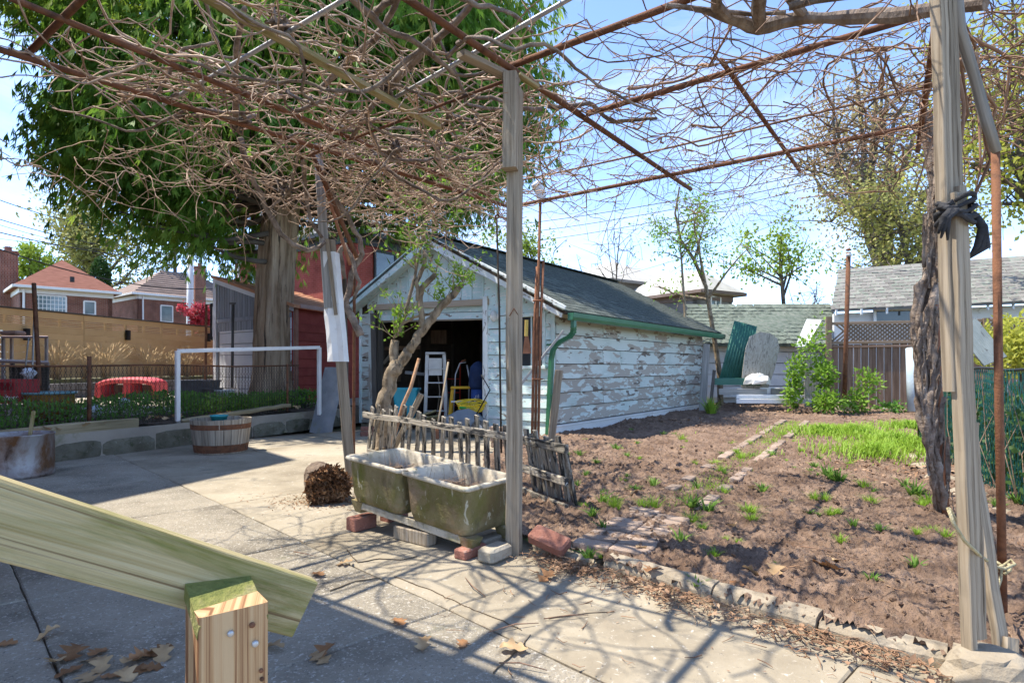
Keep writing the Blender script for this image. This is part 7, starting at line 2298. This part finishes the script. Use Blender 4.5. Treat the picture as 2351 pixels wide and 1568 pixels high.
m = MB(); m.lathe(gb, [(.13, 0), (.14, .05), (.135, .6), (.13, .74)], 16); m.build('bag', M['navy_b'], gbt, True)
m = MB(); m.lathe(gb, [(.135, .74), (.17, .80), (.175, .98), (.15, 1.14), (.08, 1.22), (.02, 1.25)], 14); m.build('hood', M['navy'], gbt, True)
MB().box(gb + Vector((-.03, -.13, .40)), (.14, .06, .38), 0, .02).build('pocket', M['navy'], gbt)
text('TaylorMade', gb + Vector((-.055, -.1635, .40)), .082, (math.pi / 2, -math.pi / 2, 0), M['white_ink'], gbt)
text('///', gb + Vector((-.01, -.1635, .60)), .10, (math.pi / 2, -.3, 0), M['white_ink'], gbt)
ys_ = W(1063, 985, 11.2); ys_.z = .05
yst = thing('step_stool', 'yellow fibreglass step stool with black treads beside the golf bag', 'stool', ys_)
M['yel'] = mat('yellow_fibreglass', [(0.62, 0.32, 0.015), (0.70, 0.40, 0.03)], 4, bump=.05, rough=.5, rand=0)
for sx in (-1, 1):
    MB().board(ys_ + Vector((sx * .27, 0, 0)), ys_ + Vector((sx * .20, .06, .74)), .06, .03, (1, 0, 0), .004).build('leg', M['yel'], yst)
    MB().board(ys_ + Vector((sx * .25, .36, 0)), ys_ + Vector((sx * .2, .12, .74)), .04, .03, (1, 0, 0), .004).build('leg', M['yel'], yst)
MB().box(ys_ + Vector((0, .06, .76)), (.46, .2, .045), 0, .01).build('top_step', M['yel'], yst)
for z in (.25, .5): MB().box(ys_ + Vector((0, .02, z)), (.44, .1, .03)).build('step', M['alu'], yst)
cdl = thing('extension_cord', 'coiled yellow extension cord lying on the lawn mower', 'cord', W(1082, 955, 10.4))
cq = W(1082, 936, 10.35)
M['yel_c'] = mat('yellow_cable', [(0.68, 0.46, 0.02), (0.78, 0.56, 0.05)], 9, bump=0, rough=.5, rand=0)
m = MB()
for k in range(7):
    m.tube([cq + Vector((math.cos(a * .449) * (.20 + .01 * k + R.uniform(-.015, .015)), math.sin(a * .449) * .10, -.04 + .022 * k + math.sin(a * .449) * .05 + R.uniform(-.008, .008))) for a in range(15)], .009, 6)
m.build('coil', M['yel_c'], cdl, True)
lm_ = W(1066, 1002, 10.3); lm_.z = .06
lmw = thing('lawn_mower', 'grey blue electric lawn mower parked in the garage doorway', 'lawn mower', lm_)
M['mow'] = mat('grey_blue_plastic', [(0.13, 0.16, 0.20), (0.18, 0.22, 0.27)], 4, bump=.05, rough=.45, rand=0)
m = MB(); sec = []
for (x, y0, z0, z1, hw) in ((-.36, 0, .08, .20, .14), (-.28, 0, .06, .30, .20), (-.10, 0, .05, .40, .23), (.08, 0, .05, .43, .24), (.22, 0, .06, .36, .23), (.34, 0, .08, .24, .18)):
    sec.append([lm_ + Vector((x, -hw, z0)), lm_ + Vector((x, -hw, z0 + (z1 - z0) * .55)), lm_ + Vector((x, -hw * .6, z1)), lm_ + Vector((x, hw * .6, z1)), lm_ + Vector((x, hw, z0 + (z1 - z0) * .55)), lm_ + Vector((x, hw, z0))])
m.loft(sec); m.build('deck', M['mow'], lmw)
for x, r in ((-.20, .10), (.26, .13)):
    for s_ in (-1, 1):
        w = MB().lathe((0, 0, 0), [(.02, -.03), (r * .6, -.035), (r, -.025), (r, .025), (r * .6, .03), (.02, .03)], 18)
        w.v = [Matrix.Rotation(math.pi / 2, 3, 'X') @ q + lm_ + Vector((x, s_ * .24, r - .02)) for q in w.v]
        wh = w.build('wheel', M['plast_grey'], lmw, True)
        hb = MB().lathe((0, 0, 0), [(.01, -.04), (r * .5, -.04), (r * .5, .04), (.01, .04)], 12); hb.v = [Matrix.Rotation(math.pi / 2, 3, 'X') @ q + lm_ + Vector((x, s_ * .24, r - .02)) for q in hb.v]; hb.build('hub', M['alu'], wh)
for s_ in (-1, 1): MB().tube([lm_ + Vector((.2, s_ * .2, .3)), lm_ + Vector((.45, s_ * .2, .75)), lm_ + Vector((.30, s_ * .19, 1.0))], .012, 6).build('handle', M['black'], lmw, True)
MB().box(lm_ + Vector((.02, 0, .44)), (.2, .1, .04), 0, .01).build('grip', mat('green_grip', [(0.03, 0.25, 0.05), (0.05, 0.32, 0.08)], 4, rand=0), lmw)
# timber and tools leaning on the left inside
for i, (x0, y0, x1, y1, Y, w, mm, lab) in enumerate(((862, 985, 856, 720, 11.9, .10, 'dark_wood', 'dark thick plank leaning just inside the garage door post'), (880, 960, 858, 800, 12.2, .06, 'post_grey', 'grey lath leaning inside the left of the garage'), (895, 950, 862, 830, 12.3, .05, 'post', 'pale lath crossing behind the pruned tree'), (880, 835, 905, 805, 12.6, .07, 'post', 'short brown board on the clutter behind the tree'), (868, 800, 965, 798, 12.8, .08, 'fence_brown', 'brown horizontal shelf board in the dark garage'), (955, 958, 1000, 944, 11.2, .12, 'lumber', 'orange brown plank lying behind the picket panel'), (950, 966, 1010, 958, 11.0, .12, 'lumber', 'second orange brown plank in the garage doorway'), (930, 855, 985, 860, 12.6, .06, 'alu', 'grey level bar across the teal bin'))):
    solo(MB().board(W(x0, y0, Y), W(x1, y1, Y + .15), w, .035, (1, 0, .4), .004, 4, .003), 'loose_plank', M[mm], lab, 'plank')
for i, (pts, lab) in enumerate((([(1000, 975), (1010, 900), (1004, 845)], 'grey spade handle beside the stepladder'), ([(1040, 975), (1046, 860), (1056, 834), (1070, 832)], 'bent chrome tube standing beside the hand truck'), ([(1075, 960), (1078, 870), (1072, 838)], 'dark thin tube standing beside the golf bag'))):
    solo(MB().tube([W(x, y, 12.0 - .2 * i) for x, y in pts], .014, 6), 'garage_pole', M['alu' if i else 'post'], lab, 'pole', smooth=True)
for k, (x, y, Y, w) in enumerate(((895, 775, 13.5, .5), (930, 760, 13.8, .6), (1000, 775, 14.2, .7), (885, 860, 13.0, .5), (880, 920, 12.8, .5))):
    c = W(x, y, Y)
    solo(MB().box(c, (w, .5, .32), R.uniform(-.3, .3), .01), 'storage_box', M['fence_brown'], ['worn brown box under the garage rafters by the tree', 'brown box under the garage rafters behind the door panel', 'wide brown box high in the middle of the garage', 'dark box behind the leaning laths', 'low dark box behind the tree trunk'][k], 'box')

# ------------------------------------------------------------------ shrubs at the far end
def shrub(name, label, base, parts, m, ls, n, stem=True):
    t = thing(name, label, 'shrub', base)
    P, D, N = [], [], []
    ln = []
    for (c, r, k) in parts:
        c = npv(c)
        for _ in range(max(3, k // 60)):
            e = c + NR.normal(0, .5, 3) * np.array(r)
            mid = (npv(base) + e) / 2 + NR.normal(0, .05, 3)
            ln.append((np.array([npv(base) + NR.normal(0, .03, 3) * np.array([1, 1, 0]), mid, e]), np.array([.012, .008, .003])))
        for _ in range(k):
            e = NR.normal(0, 1, 3); e /= np.linalg.norm(e)
            P.append(c + e * np.array(r) * R.uniform(.25, 1.05)); D.append(e + NR.normal(0, .7, 3)); N.append(NR.normal(0, .6, 3) + np.array([0, -.2, 1]))
    v, f = leaf_np(P, D, N, NR.uniform(.7, 1.3, len(P)) * ls, NR.uniform(.7, 1.3, len(P)) * ls * .6, .08)
    np_build('foliage', v, f, m, t)
    v, f = tubes_np(ln, 4); np_build('stems', v, f, M['bark_fruit'], t)
    return t


shrub('leafy_shrub', 'tall lime green shrub in front of the wide grey plank', G(1826, 938, .1), [(W(1820, 900, 13.4), (.20, .22, .40), 300), (W(1830, 850, 13.4), (.22, .22, .36), 260), (W(1850, 800, 13.4), (.22, .2, .35), 120), (W(1880, 760, 13.6), (.2, .2, .4), 70)], M['lime'], .10, 1)
shrub('leafy_shrub', 'dense bright green shrub beside the clothesline pole', G(1900, 945, .1), [(W(1893, 865, 13.2), (.27, .25, .36), 420), (W(1898, 922, 13.0), (.36, .3, .24), 420), (W(1880, 815, 13.4), (.25, .2, .3), 120)], M['lime'], .10, 1)
shrub('leafy_shrub', 'bright green shrub between the concrete block and the brown fence', G(1968, 945, .1), [(W(1965, 925, 13.3), (.32, .25, .28), 320), (W(1990, 880, 13.4), (.35, .25, .35), 220)], M['lime'], .10, 1)
shrub('leafy_shrub', 'small pale green plant at the foot of the brown fence', G(2045, 958, .12), [(W(2045, 940, 13.6), (.34, .2, .2), 200)], M['weed'], .11, 1)
for i, (x, y, s, lab) in enumerate(((1632, 955, .26, 'bright green lily like plant at the rear corner of the garage'), (1735, 930, .18, 'low green plant below the white edging strip'), (1690, 928, .16, 'small green plant beside the narrow dark plank'), (1825, 940, .16, 'dark green low plant under the tall lime shrub'))):
    p = G(x, y, .12)
    me = plant_proto('leafy_plant', tuft(70, s * .8, s * 1.9, 1.0, .045, .5, s * .3), M['grass_bright'] if i == 0 else M['weed'])
    tag(add_obj('leafy_plant', me, None, p), lab, 'plant')

# ------------------------------------------------------------------ weeds behind the chain link
wd_ = [plant_proto('weed', None or (lambda q: q)(tuft(46, .10, .30, 1.1, .03, .5, .06)), M['weed']) for _ in range(3)]
P_, D_, N_, L_ = [], [], [], []
for k in range(15000):
    s, o = R.uniform(.8, 8.4), R.uniform(.35, 1.9)
    hgt = (.16 + .26 * vnoise(np.array([s * 1.1]), np.array([o * 1.3 + 5]))[0]) * (1.25 if s > 2.8 else .6)
    if vnoise(np.array([s * .9 + 9]), np.array([o * 1.1]))[0] < .28: continue
    q = WP(s, o, .37 + R.random() ** .7 * hgt)
    P_.append(npv(q)); D_.append(NR.normal(0, 1, 3) + np.array([0, 0, .7])); N_.append(NR.normal(0, .6, 3) + np.array([0, 0, 1])); L_.append(R.uniform(.04, .085))
v, f = leaf_np(P_, D_, N_, np.array(L_), np.array(L_) * .42)
tag(np_build('weeds', v, f, M['weed']), 'lush green weeds filling the bed behind the chain link fence', 'weeds', None, 'stuff')
P_, D_, N_, L_ = [], [], [], []
for k in range(1500):
    q = WP(R.uniform(5.3, 7.6), R.uniform(.4, 1.6), .38 + R.random() * .22)
    P_.append(npv(q)); D_.append(NR.normal(0, 1, 3) + np.array([0, 0, .5])); N_.append(NR.normal(0, .6, 3) + np.array([0, 0, 1])); L_.append(R.uniform(.05, .10))
v, f = leaf_np(P_, D_, N_, np.array(L_), np.array(L_) * .6)
tag(np_build('ground_cover', v, f, M['lime']), 'sunlit lime ground cover beside the cedar roots', 'weeds', None, 'stuff')

# ------------------------------------------------------------------ tufts on the bare soil
gt = [plant_proto('grass_tuft', tuft(90, .05, .15, 1.2, .007, .6, .05), M['grass_bright']) for _ in range(3)]
wt = [plant_proto('weed_tuft', tuft(34, .06, .16, 1.5, .022, .5, .04), M['grass']) for _ in range(3)]
spots_ = [(1352, 1287, 1.0, 1), (1385, 1165, 1.2, 1), (1410, 1180, 1.3, 0), (1360, 1195, 1.1, 1), (1475, 1172, 1.1, 0), (1500, 1175, 1.2, 0), (1590, 1170, 1.5, 1), (1625, 1178, 1.3, 1), (1660, 1140, 1.1, 0), (1718, 1180, 1.3, 0), (1725, 1195, 1.1, 0), (1590, 1200, 1.0, 0), (1612, 1222, .8, 0), (1562, 1255, 1.0, 1),
          (1900, 1105, 1.7, 1), (1925, 1110, 1.5, 1), (1985, 1125, 1.2, 0), (1870, 1150, 1.0, 0), (1895, 1155, .9, 0), (2000, 1160, 1.1, 0), (2100, 1135, 1.6, 1), (2080, 1120, 1.2, 1), (2130, 1165, 1.2, 0), (1700, 1060, 1.1, 0), (1640, 1075, 1.1, 0), (1655, 1095, 1.0, 0), (1770, 1055, 1.2, 1), (1840, 1045, 1.1, 0), (1565, 1015, 1.2, 0), (1550, 1005, 1.0, 1), (1520, 1005, .9, 1), (1415, 1045, .9, 1), (1440, 1060, .9, 1), (1330, 1055, .9, 1), (1370, 1070, .8, 1), (1345, 1095, .9, 1), (1430, 1105, .9, 0), (1500, 1120, 1.0, 1), (1455, 1130, 1.0, 1), (1540, 1130, .9, 1), (1600, 1128, .9, 1), (1750, 1135, .9, 1), (1930, 1250, .8, 0), (1905, 1190, .8, 0), (1960, 1215, .8, 1), (2020, 1225, .8, 1), (2100, 1300, .7, 1), (2140, 1225, .8, 0), (2170, 1232, .9, 0), (1800, 1010, 1.0, 0), (1720, 1030, 1.0, 0), (1690, 1050, 1.0, 0), (1880, 1060, 1.0, 1), (1950, 1075, .9, 0), (1680, 1025, .9, 0), (1325, 1120, .8, 1), (1300, 1060, .8, 1), (2250, 1250, .9, 1), (2290, 1180, .9, 1), (2330, 1160, 1.2, 1), (1225, 1245, .7, 1)]
for k in range(48):
    x, y = R.uniform(1320, 2120), R.choice((R.uniform(985, 1100), R.uniform(1020, 1200), R.uniform(1100, 1350)))
    spots_.append((x, y, R.uniform(.35, .8), R.choice((0, 1))))
for i, (x, y, s, kind) in enumerate(spots_):
    p = G(x, y, .06)
    p.z = SOILZ(p.x, p.y) + .012
    o = add_obj('grass_tuft' if kind == 0 else 'weed_tuft', (gt if kind == 0 else wt)[i % 3], None, p)
    s *= .72; o.rotation_euler.z = R.uniform(0, 6); o.scale = (s * R.uniform(1, 1.5), s * R.uniform(.9, 1.3), s * R.uniform(.6, 1.0))
    if kind == 0: tag(o, 'small bright grass tuft sprouting from the bare soil', 'grass', 'grass tufts in the bare soil')
    else: tag(o, 'small broad leaved weed sprouting from the bare soil', 'weed', 'weeds in the bare soil')
# grass patch near the old vine
P_, F_, b = [], [], 0
gc = [G(1960, 1000, .1), G(2060, 1020, .1), G(2120, 1035, .1), G(1890, 1000, .1), G(2090, 990, .1), G(2000, 1045, .1)]
for k in range(5200):
    c = R.choice(gc); a = R.uniform(0, 6.283); q = abs(R.gauss(0, .55))
    x, y = c.x + math.cos(a) * q * 1.0, c.y + math.sin(a) * q * .9
    if x / y > .72: continue
    L = R.uniform(.08, .24) * max(.3, 1 - q * .5); a = R.uniform(0, 6.283); d = np.array([math.cos(a), math.sin(a), 0]); s = np.array([-d[1], d[0], 0])
    p0 = np.array([x, y, .10 + .01 * (y - 6)]); p1 = p0 + d * L * .25 + np.array([0, 0, L * .6]); p2 = p0 + d * L * .75 + np.array([0, 0, L * .8])
    P_ += [p0 - s * .006, p0 + s * .006, p1 + s * .005, p1 - s * .005, p2]
    F_ += [(b, b + 1, b + 2), (b, b + 2, b + 3), (b + 3, b + 2, b + 4)]; b += 5
tag(np_build('grass', P_, F_, M['grass_bright']), 'patch of long green grass on the soil near the old vine', 'grass', None, 'stuff')
P_, F_, b = [], [], 0
for k in range(2600):   # short grass between the two brick strips
    s = R.uniform(1.2, pl); o = R.gauss(0, .09)
    p = A0 + pd * s + pn * o
    L = R.uniform(.02, .06); a = R.uniform(0, 6.283); d = np.array([math.cos(a), math.sin(a), 0]); q = np.array([-d[1], d[0], 0])
    p0 = np.array([p.x, p.y, .05 + .010 * max(p.y - 3, 0)]); p2 = p0 + d * L * .7 + np.array([0, 0, L])
    P_ += [p0 - q * .004, p0 + q * .004, p2]; F_.append((b, b + 1, b + 2)); b += 3
tag(np_build('path_grass', P_, F_, M['grass_bright']), 'thin grass growing between the brick strips of the path', 'grass', None, 'stuff')

# ------------------------------------------------------------------ litter: twigs, chips, fallen leaves
M['litter'] = mat('dry_litter', [(0.16, 0.085, 0.05), (0.30, 0.18, 0.11), (0.42, 0.30, 0.20)], 3, bump=.2, rough=.95, rand=0)
ln = []
for k in range(3600):
    r_ = R.random()
    if r_ < .80:
        while True:
            x, y = R.uniform(0, 7), R.uniform(2.4, 12)
            if inside(soil_poly, np.array([x]), np.array([y]))[0]: break
        z = SOILZ(x, y) + .012
    else:
        t_ = R.choice((R.gauss(.25, .15), R.gauss(.9, .25), R.gauss(1.75, .35)))
        kx, ky = .20 + t_ * .71, 3.80 - t_ * .70
        o = abs(R.gauss(0, .10)) + .01
        if R.random() < .06: o = R.uniform(.1, 1.2)
        x, y, z = kx - .70 * o, ky - .71 * o, .006 + max(0, .03 - o * .12)
    a = R.uniform(0, 6.283); L = R.uniform(.02, .10) * (1.6 if R.random() < .1 else 1)
    d = np.array([math.cos(a), math.sin(a), R.gauss(0, .12)])
    p = np.array([x, y, z + R.uniform(0, .012)])
    ln.append((np.array([p, p + d * L * .5 + NR.normal(0, .006, 3), p + d * L]), np.array([.0022, .002, .0012]) * R.uniform(.7, 1.6)))
v, f = tubes_np(ln, 3)
tag(np_build('twig_litter', v, f, M['litter']), 'dry twig litter along the kerb and on the soil', 'litter', None, 'stuff')
P_, D_, N_, L_ = [], [], [], []
for k in range(1500):
    if R.random() < .42:
        t_ = R.choice((R.gauss(.25, .12), R.gauss(.85, .22), R.gauss(1.7, .3))); o = abs(R.gauss(0, .08)) + .01
        x, y, z = .20 + t_ * .71 - .7 * o, 3.80 - t_ * .70 - .71 * o, .006 + max(0, .025 - o * .1)
    else:
        c = R.choice((G(1700, 940, .1), G(1800, 950, .1), G(1880, 955, .1), G(2000, 965, .1), G(2120, 1090, .08), G(2080, 1080, .08), G(1600, 975, .1)))
        x, y = c.x + R.gauss(0, .5), c.y + R.gauss(0, .5); z = SOILZ(x, y) + .02
    P_.append((x, y, z + R.uniform(0, .015))); D_.append((R.gauss(0, 1), R.gauss(0, 1), R.gauss(0, .25))); N_.append((R.gauss(0, .4), R.gauss(0, .4), 1)); L_.append(R.uniform(.015, .05) if y < 5 else R.uniform(.04, .11))
v, f = leaf_np(P_, D_, N_, np.array(L_), np.array(L_) * .5, .12)
tag(np_build('leaf_litter', v, f, M['litter']), 'brown leaf crumbs drifted along the kerb and the far fence', 'litter', None, 'stuff')
# specks on the patio
P_, D_, N_, L_ = [], [], [], []
for k in range(1500):
    x, y = R.uniform(-4, 2), R.uniform(1.4, 8)
    P_.append((x, y, .004)); D_.append((R.gauss(0, 1), R.gauss(0, 1), R.gauss(0, .1))); N_.append((R.gauss(0, .2), R.gauss(0, .2), 1)); L_.append(R.uniform(.005, .022))
v, f = leaf_np(P_, D_, N_, np.array(L_), np.array(L_) * .3, .1)
tag(np_build('patio_crumbs', v, f, M['litter']), 'fine plant crumbs scattered on the concrete patio', 'litter', None, 'stuff')

# oak leaves, lobed outline with thickness from curl
def oak(L, lob, curl):
    n = 15
    top, bot = [], []
    for i in range(n):
        f = i / (n - 1)
        w = L * .30 * math.sin(math.pi * min(1, f * .95 + .03)) ** .7 * (1 + lob * math.sin(f * 6.283 * 3.0))
        w = max(w, L * .012)
        z = curl * (f - .5) ** 2 * L + curl * .25 * L * math.sin(f * 5)
        top.append((f * L, w, z + curl * w * .8)); bot.append((f * L, -w, z + curl * w * .8))
    mid = [(i / (n - 1) * L, 0, curl * (i / (n - 1) - .5) ** 2 * L + curl * .25 * L * math.sin(i / (n - 1) * 5)) for i in range(n)]
    V = top + mid + bot
    F = []
    for i in range(n - 1):
        F += [(i, i + 1, n + i + 1, n + i), (n + i, n + i + 1, 2 * n + i + 1, 2 * n + i)]
    V = np.array(V); V[:, 2] -= V[:, 2].min()
    return V - np.array([L / 2, 0, 0]), np.array(F)


M['oak1'] = mat('oak_leaf_brown', [(0.22, 0.105, 0.045), (0.36, 0.19, 0.09)], 18, bump=.3, rough=.7, rand=.3, trans=.2)
M['oak2'] = mat('oak_leaf_tan', [(0.38, 0.24, 0.12), (0.50, 0.35, 0.20)], 18, bump=.3, rough=.7, rand=.25, trans=.2)
ok = []
for k in range(6):
    V, F = oak(R.uniform(.065, .10), R.uniform(.35, .6), R.uniform(.15, .7)); me = np_mesh('oak_leaf', V, F, True); me.materials.append(M['oak1' if k % 2 else 'oak2']); ok.append(me)
lv = [(110, 1463), (15, 1480), (130, 1525), (165, 1508), (205, 1520), (160, 1545), (235, 1535), (255, 1555), (300, 1525), (330, 1515), (345, 1500), (370, 1498), (375, 1510), (320, 1540), (620, 1492), (745, 1505), (735, 1515), (915, 1430), (970, 1486), (1062, 1480), (1180, 1495), (1255, 1330), (790, 1295), (730, 1320), (1475, 1295), (1690, 1375), (1780, 1345), (1500, 1345), (200, 1560), (225, 1500), (290, 1560), (350, 1535)]
for i, (x, y) in enumerate(lv):
    p = G(x, min(y, 1566)); p.z = .004 if p.x < .6 or p.y < 3 else .08
    o = add_obj('oak_leaf', ok[i % 6], None, p)
    o.rotation_euler = (R.uniform(-.25, .25), R.uniform(-.25, .25), R.uniform(0, 6.28)); o.scale = (1.25,) * 3
    tag(o, 'fallen dry oak leaf lying on the ground by the patio', 'leaf', 'fallen oak leaves')
for i in range(60):
    if i < 42:
        s, o_ = R.uniform(2.5, 7.3), R.uniform(.0, .35); p = WP(s, o_, .42)
    else:
        x, y = R.uniform(1250, 2100), R.uniform(1000, 1350); p = G(x, y, .08); p.z = SOILZ(p.x, p.y) + .0122
    o = add_obj('oak_leaf', ok[i % 6], None, p)
    o.rotation_euler = (R.uniform(-.5, .5), R.uniform(-.5, .5), R.uniform(0, 6.28)); o.scale = (1.3,) * 3
    tag(o, 'fallen dry oak leaf caught on the block wall top' if i < 42 else 'fallen dry oak leaf lying on the bare soil', 'leaf', 'oak leaves on the block wall' if i < 42 else 'oak leaves on the soil')
for i, (x, y, a, L) in enumerate(((1180, 1445, .4, .25), (700, 1275, -.5, .2), (1090, 1350, 2.0, .3), (1130, 1250, -1.2, .15), (470, 1470, .3, .14), (1200, 1535, -.3, .2), (1300, 1420, .2, .22), (1890, 1320, .8, .3), (1870, 1300, -.6, .25), (1910, 1300, 2.2, .3))):
    p = G(x, y); p.z = .01 if x < 1700 else SOILZ(p.x, p.y) + .02
    d = Vector((math.cos(a), math.sin(a), 0))
    solo(MB().tube([p - d * L / 2, p + Vector((R.uniform(-.02, .02), R.uniform(-.02, .02), .01)), p + d * L / 2], [.0028, .0032, .0018], 6), 'fallen_twig', M['cane_dark'], 'dry broken twig lying on the ground' , 'twig', 'fallen twigs', smooth=True)
# soil clods and pebbles
P_ = []
m = MB()
for k in range(2600):
    while True:
        x, y = R.uniform(.3, 5.5), R.uniform(2.2, 8)
        if inside(soil_poly, np.array([x]), np.array([y]))[0]: break
    r = R.uniform(.004, .014) * (2.0 if R.random() < .06 else 1)
    c = Vector((x, y, SOILZ(x, y) + .02 + r * .2))
    m.loft([[c + Vector((math.cos(q * 1.2566) * r * R.uniform(.7, 1.2) * s_, math.sin(q * 1.2566) * r * R.uniform(.7, 1.2) * s_, z * r)) for q in range(5)] for z, s_ in ((-.5, .7), (.1, 1), (.7, .6))])
tag(m.build('soil_clods', M['soil']), 'loose crumbly clods on the bare soil', 'soil', None, 'stuff')

# ------------------------------------------------------------------ cracks in the concrete
for i, pts in enumerate((((1240, 1195), (1290, 1160), (1350, 1175), (1480, 1162), (1600, 1230)), ((1240, 2215), (1330, 2180), (1400, 2170), (1480, 2162)), ((1480, 2162), (1620, 2215), (1760, 2280), (1890, 2330), (1990, 2380)), ((1990, 2380), (1950, 2430), (1850, 2520), (1820, 2561)), ((1300, 2060), (1340, 2110), (1420, 2095), (1500, 2100), (1600, 2080)), ((2060, 2320), (2200, 2300), (2350, 2290)))):
    if i == 0: continue
    q = [G(x / 1.6333, y / 1.6333) for x, y in pts]
    d_ = []
    for a, b in zip(q[:-1], q[1:]):
        n_ = max(2, int((b - a).length / .03))
        d_ += [a.lerp(b, k / n_) + Vector((R.gauss(0, .0025), R.gauss(0, .0025), 0)) for k in range(n_)]
    m = MB(); sec = []
    for k in range(len(d_) - 1):
        a = (d_[k + 1] - d_[k]).normalized(); s_ = Vector((-a.y, a.x, 0)) * R.uniform(.0006, .0022)
        sec.append([d_[k] - s_ + ZU * .0045, d_[k] + s_ + ZU * .0045, d_[k] + s_ - ZU * .003, d_[k] - s_ - ZU * .003])
    m.loft(sec); m.build('crack', M['joint'], patio)
